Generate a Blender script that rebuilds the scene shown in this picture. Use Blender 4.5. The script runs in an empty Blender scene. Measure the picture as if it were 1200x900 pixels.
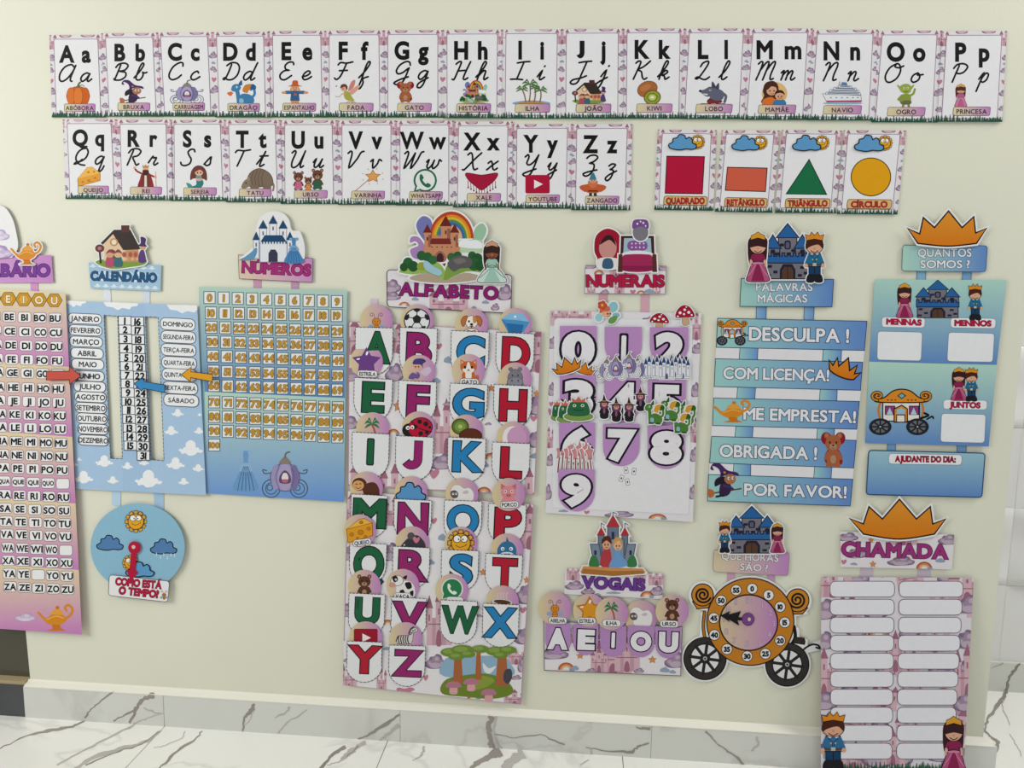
import bpy, math, random
from mathutils import Vector, Matrix

# ------------------------------------------------------------------ camera, light, exposure
S = bpy.context.scene
COL = S.collection
FOC = 900.0                       # focal length for a 1200 x 900 frame
M = ((0.99626303, -0.01512089, 0.08503727),      # camera axes in wall axes (right, down, into the wall)
     (0.02608994, 0.9912491, -0.12940069),
     (-0.08233647, 0.13113574, 0.98793933))
DIST = 900 / 475.0
CAM = Vector((-M[2][0] * DIST, -M[2][2] * DIST, 0.875 + M[2][1] * DIST))
cd = bpy.data.cameras.new('camera')
cam = bpy.data.objects.new('camera', cd)
COL.objects.link(cam)
cd.sensor_width = 36
cd.lens = FOC / 1200 * 36
cd.clip_start = 0.01
w = lambda r: Vector((r[0], r[2], -r[1]))
R_, D_, F_ = w(M[0]), w(M[1]), w(M[2])
mw = Matrix.Identity(4)
for i in range(3):
    mw[i][0], mw[i][1], mw[i][2], mw[i][3] = R_[i], -D_[i], -F_[i], CAM[i]
cam.matrix_world = mw
S.camera = cam
S.view_settings.view_transform = 'Standard'
S.view_settings.look = 'None'
S.view_settings.gamma = 1
S.view_settings.use_curve_mapping = False
S.view_settings.exposure = -0.02

world = bpy.data.worlds.new('daylit_room')
S.world = world
world.use_nodes = True
world.node_tree.nodes['Background'].inputs[0].default_value = (0.95, 0.98, 1.0, 1)
world.node_tree.nodes['Background'].inputs[1].default_value = 0.30


def area(name, loc, aim, size, size_y, power, col):
    l = bpy.data.lights.new(name, 'AREA')
    l.shape = 'RECTANGLE'
    l.size, l.size_y, l.energy, l.color = size, size_y, power, col
    o = bpy.data.objects.new(name, l)
    COL.objects.link(o)
    o.location = loc
    o.rotation_euler = (Vector(aim) - Vector(loc)).to_track_quat('-Z', 'Y').to_euler()
    return o


area('window_daylight', (-2.7, -1.8, 1.8), (0.0, 0, 0.8), 1.6, 1.6, 52, (1.0, 0.99, 0.945))
area('ceiling_lamp', (0.5, -1.5, 3.0), (0.3, 0, 1.0), 1.4, 1.2, 12, (1.0, 0.985, 0.935))  # unseen fill light, added to lift the top of the wall
area('hall_lamp', (2.6, -0.6, 2.9), (1.9, 1.0, 0.4), 0.8, 0.8, 45, (1.0, 0.99, 0.97))  # fill light added to brighten the hall, not a fitting of the place

random.seed(4)


# ------------------------------------------------------------------ geometry of the place
def ray(x, y):
    c = ((x - 600) / FOC, (y - 450) / FOC, 1.0)
    d = [sum(M[k][i] * c[k] for k in range(3)) for i in range(3)]
    return Vector((d[0], d[2], -d[1]))


def wall_pt(x, y, off=0.0):
    d = ray(x, y)
    return CAM + d * ((-off - CAM.y) / d.y)


def flat_pt(x, y, z):
    d = ray(x, y)
    return CAM + d * ((z - CAM.z) / d.z)


# ------------------------------------------------------------------ colour and materials
TINT = 0.98


def lin(h):
    out = []
    for i in (0, 2, 4):
        v = int(h[i:i + 2], 16) / 255
        v = v / 12.92 if v <= .04045 else ((v + .055) / 1.055) ** 2.4
        out.append(max(.003, min(.93, v * TINT - .011)))
    return out


def nt(name):
    m = bpy.data.materials.new(name)
    m.use_nodes = True
    n = m.node_tree
    return m, n, n.nodes['Principled BSDF']


def ink(name, rough, spec=.35):
    m, n, b = nt(name)
    a = n.nodes.new('ShaderNodeAttribute')
    a.attribute_name = 'ink'
    tc = n.nodes.new('ShaderNodeTexCoord')
    nz = n.nodes.new('ShaderNodeTexNoise')
    nz.inputs['Scale'].default_value = 90
    n.links.new(tc.outputs['Object'], nz.inputs['Vector'])
    mr = n.nodes.new('ShaderNodeMapRange')
    mr.inputs['To Min'].default_value = .96
    mr.inputs['To Max'].default_value = 1.03
    n.links.new(nz.outputs['Fac'], mr.inputs['Value'])
    mx = n.nodes.new('ShaderNodeVectorMath')
    mx.operation = 'SCALE'
    n.links.new(a.outputs['Color'], mx.inputs[0])
    n.links.new(mr.outputs['Result'], mx.inputs['Scale'])
    n.links.new(mx.outputs['Vector'], b.inputs['Base Color'])
    b.inputs['Roughness'].default_value = rough
    b.inputs['Specular IOR Level'].default_value = spec
    return m


PRINT = ink('printed_paper', .6, .2)
CARD = ink('printed_card', .6, .18)
GLOSS = ink('laminated_print', .45, .28)
ROUND = ink('printed_disc_card', .5, .22)
CUT = ink('printed_cutout', .55, .2)


def paint(name, rgb, rough, bump, scale, mottled=.03):
    m, n, b = nt(name)
    tc = n.nodes.new('ShaderNodeTexCoord')
    nz = n.nodes.new('ShaderNodeTexNoise')
    nz.inputs['Scale'].default_value = scale
    nz.inputs['Detail'].default_value = 6
    n.links.new(tc.outputs['Object'], nz.inputs['Vector'])
    n2 = n.nodes.new('ShaderNodeTexNoise')
    n2.inputs['Scale'].default_value = 3.0
    n2.inputs['Detail'].default_value = 4
    n.links.new(tc.outputs['Object'], n2.inputs['Vector'])
    cr = n.nodes.new('ShaderNodeValToRGB')
    cr.color_ramp.elements[0].position, cr.color_ramp.elements[1].position = .3, .7
    cr.color_ramp.elements[0].color = [c * (1 - mottled) for c in rgb] + [1]
    cr.color_ramp.elements[1].color = [c * (1 + mottled) for c in rgb] + [1]
    n.links.new(n2.outputs['Fac'], cr.inputs['Fac'])
    n.links.new(cr.outputs['Color'], b.inputs['Base Color'])
    bp = n.nodes.new('ShaderNodeBump')
    bp.inputs['Strength'].default_value = bump
    bp.inputs['Distance'].default_value = .002
    n.links.new(nz.outputs['Fac'], bp.inputs['Height'])
    n.links.new(bp.outputs['Normal'], b.inputs['Normal'])
    b.inputs['Roughness'].default_value = rough
    return m


def marble(name, rgb, vein, rough, scale=1.6, amount=.5):
    m, n, b = nt(name)
    tc = n.nodes.new('ShaderNodeTexCoord')
    nz = n.nodes.new('ShaderNodeTexNoise')
    nz.inputs['Scale'].default_value = scale
    nz.inputs['Detail'].default_value = 8
    nz.inputs['Distortion'].default_value = 1.2
    n.links.new(tc.outputs['Object'], nz.inputs['Vector'])
    cr = n.nodes.new('ShaderNodeValToRGB')
    e = cr.color_ramp.elements
    e[0].position, e[0].color = .485, list(rgb) + [1]
    e[1].position, e[1].color = .515, list(rgb) + [1]
    k = e.new(.5)
    k.color = [rgb[i] * (1 - amount) + vein[i] * amount for i in range(3)] + [1]
    n.links.new(nz.outputs['Fac'], cr.inputs['Fac'])
    n.links.new(cr.outputs['Color'], b.inputs['Base Color'])
    b.inputs['Roughness'].default_value = rough
    return m


# ------------------------------------------------------------------ 2D drawing kit
def smooth(pts, n=5):
    out = []
    m = len(pts)
    if m < 3:
        return list(pts)
    for i in range(m - 1):
        p0 = pts[i - 1] if i else pts[0]
        p1, p2 = pts[i], pts[i + 1]
        p3 = pts[i + 2] if i + 2 < m else pts[-1]
        for k in range(n):
            t = k / n
            out.append(tuple(.5 * (2 * p1[j] + (p2[j] - p0[j]) * t + (2 * p0[j] - 5 * p1[j] + 4 * p2[j] - p3[j]) * t * t
                                   + (3 * p1[j] - p0[j] - 3 * p2[j] + p3[j]) * t ** 3) for j in (0, 1)))
    out.append(pts[-1])
    return out


def ribbon(pts, wd, closed=False, cap=True):
    q = [pts[0]]
    for p in pts[1:]:
        if abs(p[0] - q[-1][0]) + abs(p[1] - q[-1][1]) > 1e-6:
            q.append(p)
    if closed and len(q) > 2 and abs(q[0][0] - q[-1][0]) + abs(q[0][1] - q[-1][1]) < 1e-6:
        q.pop()
    n = len(q)
    if n < 2:
        return []
    h = wd / 2
    L, R = [], []
    for i in range(n):
        a = q[i - 1] if (i or closed) else None
        b = q[(i + 1) % n] if (i < n - 1 or closed) else None
        p = q[i]
        ns = []
        for (s, t) in ((a, p), (p, b)):
            if s is None or t is None:
                continue
            dx, dy = t[0] - s[0], t[1] - s[1]
            l = math.hypot(dx, dy) or 1e-9
            ns.append((-dy / l, dx / l))
        if len(ns) == 1:
            nx, ny = ns[0]
            k = 1
        else:
            nx, ny = ns[0][0] + ns[1][0], ns[0][1] + ns[1][1]
            l = math.hypot(nx, ny)
            if l < .2:
                nx, ny = ns[0]
                k = 1
            else:
                nx, ny = nx / l, ny / l
                k = min(2.0, 1 / max(.35, nx * ns[0][0] + ny * ns[0][1]))
        L.append((p[0] + nx * h * k, p[1] + ny * h * k))
        R.append((p[0] - nx * h * k, p[1] - ny * h * k))
    out = []
    for i in range(n if closed else n - 1):
        j = (i + 1) % n
        out.append([L[i], L[j], R[j], R[i]])
    if cap and not closed:
        for p in (q[0], q[-1]):
            out.append([(p[0] + h * math.cos(a * math.pi / 4), p[1] + h * math.sin(a * math.pi / 4)) for a in range(8)])
    return out


def clip(poly, cp):
    area_ = sum(cp[i - 1][0] * cp[i][1] - cp[i][0] * cp[i - 1][1] for i in range(len(cp)))
    sg = 1 if area_ > 0 else -1
    out = poly
    for i in range(len(cp)):
        a, b = cp[i - 1], cp[i]
        f = lambda p: sg * ((b[0] - a[0]) * (p[1] - a[1]) - (b[1] - a[1]) * (p[0] - a[0]))
        src, out = out, []
        for k in range(len(src)):
            p, q = src[k - 1], src[k]
            fp, fq = f(p), f(q)
            if (fp >= 0) != (fq >= 0):
                t = fp / (fp - fq)
                out.append((p[0] + (q[0] - p[0]) * t, p[1] + (q[1] - p[1]) * t))
            if fq >= 0:
                out.append(q)
        if len(out) < 3:
            return []
    return out


def lerp(a, b, t):
    return (a[0] + (b[0] - a[0]) * t, a[1] + (b[1] - a[1]) * t)


def quad_at(q, u, v):
    return lerp(lerp(q[0], q[1], u), lerp(q[3], q[2], u), v)


def inset(q, l, t, r=None, b=None):
    r = l if r is None else r
    b = t if b is None else b
    W = math.dist(q[0], q[1])
    H = math.dist(q[0], q[3])
    return [quad_at(q, l / W, t / H), quad_at(q, 1 - r / W, t / H), quad_at(q, 1 - r / W, 1 - b / H), quad_at(q, l / W, 1 - b / H)]


def rquad(q, rad, n=4):
    """corners of a quad rounded by rad"""
    out = []
    for i in range(4):
        p, a, b = q[i], q[i - 1], q[(i + 1) % 4]
        s, t = lerp(p, a, min(.5, rad / math.dist(p, a))), lerp(p, b, min(.5, rad / math.dist(p, b)))
        for k in range(n + 1):
            u = k / n
            out.append(lerp(lerp(s, p, u), lerp(p, t, u), u))
    return out


def box(x0, y0, x1, y1):
    return [(x0, y0), (x1, y0), (x1, y1), (x0, y1)]


def ell(cx, cy, rx, ry=None, n=20, rot=0, a0=0, a1=360):
    ry = rx if ry is None else ry
    c, s = math.cos(rot), math.sin(rot)
    out = []
    full = a1 - a0 >= 360
    for i in range(n if full else n + 1):
        a = math.radians(a0 + (a1 - a0) * i / n)
        x, y = rx * math.cos(a), ry * math.sin(a)
        out.append((cx + x * c - y * s, cy + x * s + y * c))
    return out


class Pic:
    """a drawing: polygons and strokes, painted in order (x to the right, y down)"""

    def __init__(s):
        s.it = []

    def p(s, c, *pts, o=None, w=2.5):
        pts = list(pts[0]) if len(pts) == 1 else list(pts)
        s.it.append(('p', [pts], c))
        if o:
            s.it.append(('l', pts, w, o, True))
        return s

    def e(s, cx, cy, rx, ry, c, rot=0, o=None, w=2.5, n=20):
        return s.p(c, ell(cx, cy, rx, ry, n, math.radians(rot)), o=o, w=w)

    def r(s, x0, y0, x1, y1, c, rad=0, o=None, w=2.5):
        q = box(x0, y0, x1, y1)
        return s.p(c, rquad(q, rad) if rad else q, o=o, w=w)

    def l(s, w, c, *pts, sm=True, closed=False):
        pts = list(pts[0]) if len(pts) == 1 else list(pts)
        s.it.append(('l', smooth(pts) if sm else pts, w, c, closed))
        return s

    def b(s, c, *pts, o=None, w=2.5):
        """a blob: closed smooth outline"""
        pts = list(pts)
        m = len(pts)
        q = smooth(pts[-2:] + pts + pts[:2], 4)
        q = q[8:8 + 4 * m]
        return s.p(c, q, o=o, w=w)

    def tri(s, polys, c):
        s.it.append(('p', polys, c))
        return s


# glyphs of the built-in font as triangles
_tc = bpy.data.curves.new('type', 'FONT')
_to = bpy.data.objects.new('type', _tc)
_to_linked = []
GL = {}


def weld(vs, faces):
    seen = {}
    m = [seen.setdefault((round(v[0], 4), round(v[1], 4)), i) for i, v in enumerate(vs)]
    return [[m[i] for i in f] for f in faces]


def glyph(ch, off):
    k = (ch, round(off, 3))
    if k not in GL:
        if not _to_linked:
            COL.objects.link(_to)
            _to_linked.append(1)
        _tc.body, _tc.size, _tc.resolution_u = ch, 1, 5
        bpy.context.view_layer.update()
        me = _to.evaluated_get(bpy.context.evaluated_depsgraph_get()).to_mesh()
        vs = [(v.co.x, v.co.y) for v in me.vertices]
        me_faces = weld(vs, [list(f.vertices) for f in me.polygons])
        ps = [[vs[i] for i in f] for f in me_faces]
        _to.evaluated_get(bpy.context.evaluated_depsgraph_get()).to_mesh_clear()
        xs = [v[0] for v in vs] or [0, .28]
        if off > 0:
            # bolder: every outline of the letter gets a rim of its own
            cnt = {}
            for f in me_faces:
                for i in range(len(f)):
                    a, b = f[i - 1], f[i]
                    cnt[(min(a, b), max(a, b))] = cnt.get((min(a, b), max(a, b)), 0) + 1
            nb = {}
            for (a, b), n in cnt.items():
                if n == 1:
                    nb.setdefault(a, []).append(b)
                    nb.setdefault(b, []).append(a)
            seen = set()
            for s0 in list(nb):
                if s0 in seen:
                    continue
                loop, cur, prev = [s0], s0, None
                seen.add(s0)
                while True:
                    nxt = [v for v in nb[cur] if v != prev and v not in seen]
                    if not nxt:
                        break
                    prev, cur = cur, nxt[0]
                    seen.add(cur)
                    loop.append(cur)
                if len(loop) > 2:
                    ps = ps + ribbon([vs[i] for i in loop], 2 * off, True)
        GL[k] = (ps, min(xs), max(xs))
    return GL[k]


CAPH = .729


def run(s, off, gap=.1):
    """polygons of a line of type, from x = 0, and its width"""
    x = 0
    out = []
    for ch in s:
        if ch == ' ':
            x += .3
            continue
        ps, a, b = glyph(ch, off)
        _, a0, b0 = glyph(ch, 0.0)
        out += [[(px - a0 + x, py) for px, py in f] for f in ps]
        x += b0 - a0 + gap
    return out, x - gap


def type_polys(s, p0, p1, h, off, gap=.1):
    ps, W = run(s, off, gap)
    dx, dy = p1[0] - p0[0], p1[1] - p0[1]
    L = math.hypot(dx, dy)
    kx, ky = L / max(W, .05), h / CAPH
    ux, uy = dx / L, dy / L
    return [[(p0[0] + ux * x * kx + uy * y * ky, p0[1] + uy * x * kx - ux * y * ky) for x, y in f] for f in ps]


def text(part, s, p0, p1, h, c, bold=.035, oc=None, ow=.04, gap=.1):
    if s in ('I', '1') and math.dist(p0, p1) > .18 * h:
        up = ((p1[1] - p0[1]) / math.dist(p0, p1), -1.0)
        k = ow * h * 1.6
        a, b = lerp(p0, p1, .04), lerp(p0, p1, .96)
        bar = [(a[0] + up[0] * h, a[1] + up[1] * h), (b[0] + up[0] * h, b[1] + up[1] * h), b, a]
        part.p(oc or c, rquad(bar, h * .08))
        if oc:
            part.p(c, rquad(inset(bar, k, k), h * .06))
        return
    if s == 'J':
        L = math.dist(p0, p1)
        ux, uy = (p1[0] - p0[0]) / L, (p1[1] - p0[1]) / L
        T = lambda u, v: (p0[0] + ux * u * L + uy * v * h, p0[1] + uy * u * L - ux * v * h)
        pth = [T(.76, .97), T(.76, .6), T(.76, .34)] + [T(.4 + .36 * math.cos(math.radians(a)), .34 - .21 * math.sin(math.radians(a))) for a in (15, 35, 55, 75, 95, 115, 135)] + [T(.1, .22)]
        if oc:
            part.tri(ribbon([T(.76, 1.0)] + pth[1:-1] + [T(.06, .25)], h * (.27 + 1.6 * ow), cap=False), oc)
        part.tri(ribbon(pth, h * .27, cap=False), c)
        return
    if oc:
        part.tri(type_polys(s, p0, p1, h, bold + ow, gap), oc)
    part.tri(type_polys(s, p0, p1, h, bold, gap), c)


def text_c(part, s, cx, cy, h, c, wmax=1e9, asp=1.0, slope=0.0, **kw):
    """centred on (cx, cy), cy is the middle of the capitals"""
    gap = kw.get('gap', .1)
    W = run(s, 0.0, gap)[1] * h / CAPH * asp
    W = min(W, wmax)
    y = cy + h / 2
    text(part, s, (cx - W / 2, y - slope * W / 2), (cx + W / 2, y + slope * W / 2), h, c, **kw)


# ------------------------------------------------------------------ things on the wall
EPS = .00006
THINGS = []


class Part(Pic):
    def __init__(s, th, name, plane=None, parent=None, own=False, mat=None, label=None):
        super().__init__()
        s.th, s.name, s.parent, s.label = th, name, parent, label
        s.plane = plane or th.plane
        s.stack = [] if (own or plane) else th.stack
        s.mat = mat or th.mat
        s.out = []
        s.solids = []
        s.done = 0

    def flush(s):
        for it in s.it[s.done:]:
            s.put(it)
        s.done = len(s.it)

    def put(s, it, ext=0):
        polys = it[1] if it[0] == 'p' else ribbon(it[1], it[2], it[4])
        c = it[2] if it[0] == 'p' else it[3]
        polys = [f for f in polys if len(f) > 2]
        if not polys:
            return
        xs = [p[0] for f in polys for p in f]
        ys = [p[1] for f in polys for p in f]
        bb = (min(xs), min(ys), max(xs), max(ys))
        lay = 0
        for (b, k) in s.stack:
            if k >= lay and b[0] < bb[2] and bb[0] < b[2] and b[1] < bb[3] and bb[1] < b[3]:
                lay = k + 1
        s.stack.append((bb, lay))
        s.out.append((polys, c, lay, bb, ext))

    # every drawing call lands at once, so that parts of a thing stack in the order they are drawn
    def p(s, *a, **k):
        super().p(*a, **k)
        s.flush()
        return s

    def l(s, *a, **k):
        super().l(*a, **k)
        s.flush()
        return s

    def tri(s, *a, **k):
        super().tri(*a, **k)
        s.flush()
        return s

    def sheet(s, poly, c, thick=.0006):
        s.put(('p', [list(poly)], c), thick)
        return s

    def draw(s, pic, x, y, sx, sy=None, rot=0, sticker=0, within=None, shear=0):
        sy = sx if sy is None else sy
        a, b = math.cos(math.radians(rot)), math.sin(math.radians(rot))
        k = math.sqrt(abs(sx * sy)) / 100

        def T(q):
            u, v = q[0] * sx / 100 + shear * q[1], q[1] * sy / 100
            return (x + u * a - v * b, y + u * b + v * a)
        items = []
        for it in pic.it:
            if it[0] == 'p':
                items.append(('p', [[T(q) for q in f] for f in it[1]], it[2]))
            else:
                items.append(('l', [T(q) for q in it[1]], it[2] * k, it[3], it[4]))
        if sticker:
            polys = []
            for it in items:
                if it[0] == 'p':
                    for f in it[1]:
                        polys.append(f)
                        polys += ribbon(f, 2 * sticker, True)
                else:
                    polys += ribbon(it[1], it[2] + 2 * sticker, it[4])
            s.put(('p', polys, 'e9e9ea'), .0005)
        for it in items:
            if within:
                fs = it[1] if it[0] == 'p' else ribbon(it[1], it[2], it[4])
                fs = [g for g in (clip(f, within) for f in fs) if g]
                it = ('p', fs, it[2] if it[0] == 'p' else it[3])
            s.put(it)
        return s


class Thing:
    def __init__(s, name, label, cat, at, group=None, off=.002, gx=0, gy=0, mat=None):
        s.name, s.label, s.cat, s.group, s.at, s.mat = name, label, cat, group, at, mat or PRINT
        s.plane = tilt(off, gx, gy, at)
        s.stack = []
        s.parts = []
        THINGS.append(s)

    def part(s, name, **k):
        p = Part(s, name, **k)
        s.parts.append(p)
        return p


def tilt(off, gx=0, gy=0, at=(0, 0)):
    """distance from the wall (m) at a point, growing by gx, gy metres per unit"""
    return lambda x, y: max(.0008, off + gx * (x - at[0]) + gy * (y - at[1]))


def over(base, off, gx=0, gy=0, at=(0, 0)):
    """the same, counted from another sheet's plane"""
    return lambda x, y: base(x, y) + max(.0004, off + gx * (x - at[0]) + gy * (y - at[1]))


def build(th):
    base = wall_pt(th.at[0], th.at[1], 0)
    root = bpy.data.objects.new(th.name, None)
    COL.objects.link(root)
    root.empty_display_size = .02
    root.location = base
    root['label'], root['category'] = th.label, th.cat
    if th.group:
        root['group'] = th.group
    for p in th.parts:
        vs, fs, cs = [], [], []
        for polys, c, lay, bb, ext in p.out:
            if isinstance(c, tuple):
                c0, c1, ax = lin(c[0]), lin(c[1]), c[2]
                x0, y0, x1, y1 = bb
            else:
                c0 = lin(c)
                ax = None
            for fi, f in enumerate(polys):
                st = len(vs)
                fine = lay * EPS + (fi * .618 % 1) * 3e-5 * (len(polys) > 1)
                for (x, y) in f:
                    vs.append(wall_pt(x, y, p.plane(x, y) + fine) - base)
                    if ax is None:
                        cs.append(c0)
                    else:
                        t = (x - x0) / max(1e-6, x1 - x0) if ax == 'x' else (y - y0) / max(1e-6, y1 - y0)
                        if ax == 'd':
                            t = ((x - x0) / max(1e-6, x1 - x0) + (y - y0) / max(1e-6, y1 - y0)) / 2
                        cs.append([c0[i] + (c1[i] - c0[i]) * t for i in range(3)])
                n = len(f)
                # face the room (-Y)
                ar = sum(f[i - 1][0] * f[i][1] - f[i][0] * f[i - 1][1] for i in range(n))
                idx = list(range(st, st + n))
                fs.append(idx[::-1] if ar > 0 else idx)
                if ext:
                    sb = len(vs)
                    for i, (x, y) in enumerate(f):
                        vs.append(wall_pt(x, y, max(.0003, p.plane(x, y) + lay * EPS - ext)) - base)
                        cs.append(cs[st + i])
                    for i in range(n):
                        j = (i + 1) % n
                        fs.append([st + i, st + j, sb + j, sb + i])
                    fs.append(list(range(sb, sb + n)))
        if not vs:
            continue
        me = bpy.data.meshes.new(p.name)
        me.from_pydata(vs, [], fs)
        at = me.color_attributes.new('ink', 'FLOAT_COLOR', 'POINT')
        at.data.foreach_set('color', [k for c in cs for k in (c[0], c[1], c[2], 1.0)])
        me.materials.append(p.mat)
        me.update()
        o = bpy.data.objects.new(p.name, me)
        COL.objects.link(o)
        p.ob = o
        o.parent = p.parent.ob if p.parent else root
        if p.label:
            o['label'] = p.label
    return root


def zf(x0, y0, s):
    """a survey detail: local readings -> wall survey coordinates"""
    def f(a, b=None):
        if b is None:
            return [(x0 + p[0] * s, y0 + p[1] * s) for p in a]
        return (x0 + a * s, y0 + b * s)
    f.s = s
    return f
# ------------------------------------------------------------------ the setting
def struct(name, vs, fs, mat, **kw):
    me = bpy.data.meshes.new(name)
    me.from_pydata([tuple(v) for v in vs], [], fs)
    me.materials.append(mat)
    me.update()
    o = bpy.data.objects.new(name, me)
    COL.objects.link(o)
    o['kind'] = 'structure'
    return o


def slab(x0, x1, y0, y1, z0, z1):
    return ([(x0, y0, z0), (x1, y0, z0), (x1, y1, z0), (x0, y1, z0), (x0, y0, z1), (x1, y0, z1), (x1, y1, z1), (x0, y1, z1)],
            [(3, 2, 1, 0), (4, 5, 6, 7), (0, 1, 5, 4), (1, 2, 6, 5), (2, 3, 7, 6), (3, 0, 4, 7)])


def join(*parts):
    vs, fs = [], []
    for v, f in parts:
        n = len(vs)
        vs += list(v)
        fs += [tuple(i + n for i in g) for g in f]
    return vs, fs


BY = .02                                   # how far the baseboard stands out
FLOOR = sum(wall_pt(x, y, BY).z for x, y in ((40, 838), (192, 851.8), (469, 872.5))) / 3
TOP = sum(wall_pt(x, y, BY).z for x, y in ((40, 801), (192, 815), (469, 837))) / 3
XL = wall_pt(35, 770).x
XR = (wall_pt(1195, 427).x + wall_pt(1152, 860).x) / 2
JX = [wall_pt(x, y, BY).x for x, y in ((192, 833), (469, 854), (763, 874))]

wallm = paint('cream_wall_paint', (.735, .735, .61), .6, .12, 160, .012)
ledgem = paint('cream_plaster_lit_edge', (.82, .80, .70), .6, .3, 60, .02)  # paler than the wall: light caught from above is put into the colour
tile_m = marble('white_marble_floor_tile', (.90, .90, .84), (.42, .40, .38), .16, 1.1, .28)
base_m = marble('grey_white_marble_tile', (.68, .685, .64), (.36, .34, .32), .25, 1.3, .25)
grout = paint('grey_grout', (.34, .31, .28), .8, .1, 80)
vein_d = paint('brown_marble_vein', (.30, .27, .24), .22, 0, 40, .25)
vein_l = paint('pale_marble_vein', (.5, .48, .45), .2, 0, 40, .12)
granite = paint('black_granite', (.05, .055, .06), .35, .2, 400, .5)
pale_grout = paint('pale_grout', (.7, .7, .68), .8, .1, 80)
relief = paint('white_relief_tile', (.80, .80, .78), .28, .05, 30, .01)


def vein(pts, ws, on, rng, h=0):
    """a vein lying flush on a tile face: a crooked ribbon of changing width"""
    q, wd = [], []
    for i in range(len(pts) - 1):
        n = 5
        for k in range(n):
            t = k / n
            p = lerp(pts[i], pts[i + 1], t)
            if k:
                p = (p[0] + rng.uniform(-1.3, 1.3), p[1] + rng.uniform(-.7, .7))
            q.append(p)
            wd.append((ws[i] + (ws[i + 1] - ws[i]) * t) * rng.uniform(.7, 1.3))
    q.append(pts[-1])
    wd.append(ws[-1])
    vs, fs = [], []
    for i, p in enumerate(q):
        a, b = q[max(0, i - 1)], q[min(len(q) - 1, i + 1)]
        dx, dy = b[0] - a[0], b[1] - a[1]
        l = math.hypot(dx, dy) or 1
        nx, ny = -dy / l * wd[i] / 2, dx / l * wd[i] / 2
        vs += [on(p[0] + nx, p[1] + ny, h), on(p[0] - nx, p[1] - ny, h)]
        if i:
            fs.append((2 * i - 2, 2 * i - 1, 2 * i + 1, 2 * i))
    return vs, fs


def with_veins(o, veins, on, mats):
    """veins as faces of the tile's own mesh"""
    me = o.data
    rng = random.Random(9)
    vs = [tuple(v.co) for v in me.vertices]
    fs = [tuple(p.vertices) for p in me.polygons]
    mi = [p.material_index for p in me.polygons]
    for j, (pts, ws, k) in enumerate(veins):
        v, f = vein(pts, ws, on, rng, j * .00004)
        n = len(vs)
        vs += [tuple(a) for a in v]
        fs += [tuple(i + n for i in g) for g in f]
        mi += [k] * len(f)
    m2 = bpy.data.meshes.new(me.name)
    m2.from_pydata(vs, [], fs)
    for m in mats:
        m2.materials.append(m)
    m2.polygons.foreach_set('material_index', mi)
    m2.update()
    o.data = m2
    return o


# the wall that carries the posters, 16 cm thick, and the plaster edge above its baseboard
ed = []
for (xa, ya), (xb, yb) in (((33, 770), (-40, 0)), ((1195, 427), (1151, 875))):
    A_, B_ = wall_pt(xa, ya), wall_pt(xb, yb)
    for z in (FLOOR, FLOOR + 2.7):
        ed.append((A_.x + (B_.x - A_.x) * (z - A_.z) / (B_.z - A_.z), z))
wv, wf = slab(XL, XR, 0, .16, FLOOR, FLOOR + 2.7)
wv = [(ed[(2 if v[0] == XR else 0) + (1 if v[2] > FLOOR + 1 else 0)][0], v[1], v[2]) for v in wv]
struct('wall_back', wv, wf, wallm)
prof = [(0, TOP + .0125), (-.005, TOP + .009), (-BY + .005, TOP + .005), (-BY - .001, TOP + .0015), (-BY - .001, TOP), (0, TOP)]
xs = [XL - .008, XR + .02]
struct('trim_1', [(x, y, z) for x in xs for y, z in prof],
       [tuple(range(5, -1, -1)), tuple(range(6, 12))] + [(i, (i + 1) % 6, 6 + (i + 1) % 6, 6 + i) for i in range(6)], ledgem)
zA = zf(0, 680, 1 / 3)
zB = zf(400, 750, 1 / 3)
zC = zf(800, 700, 1 / 3)
edges = [XL - .01] + JX + [XR + .028]
bb = struct('baseboard_back', *join(*[slab(edges[i] + (.001 if i else 0), edges[i + 1] - .001, -BY, .0, FLOOR, TOP) for i in range(len(edges) - 1)],
                                    slab(XL - .008, XR + .025, -BY + .0015, -.001, FLOOR + .001, TOP - .001)), base_m)
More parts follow.
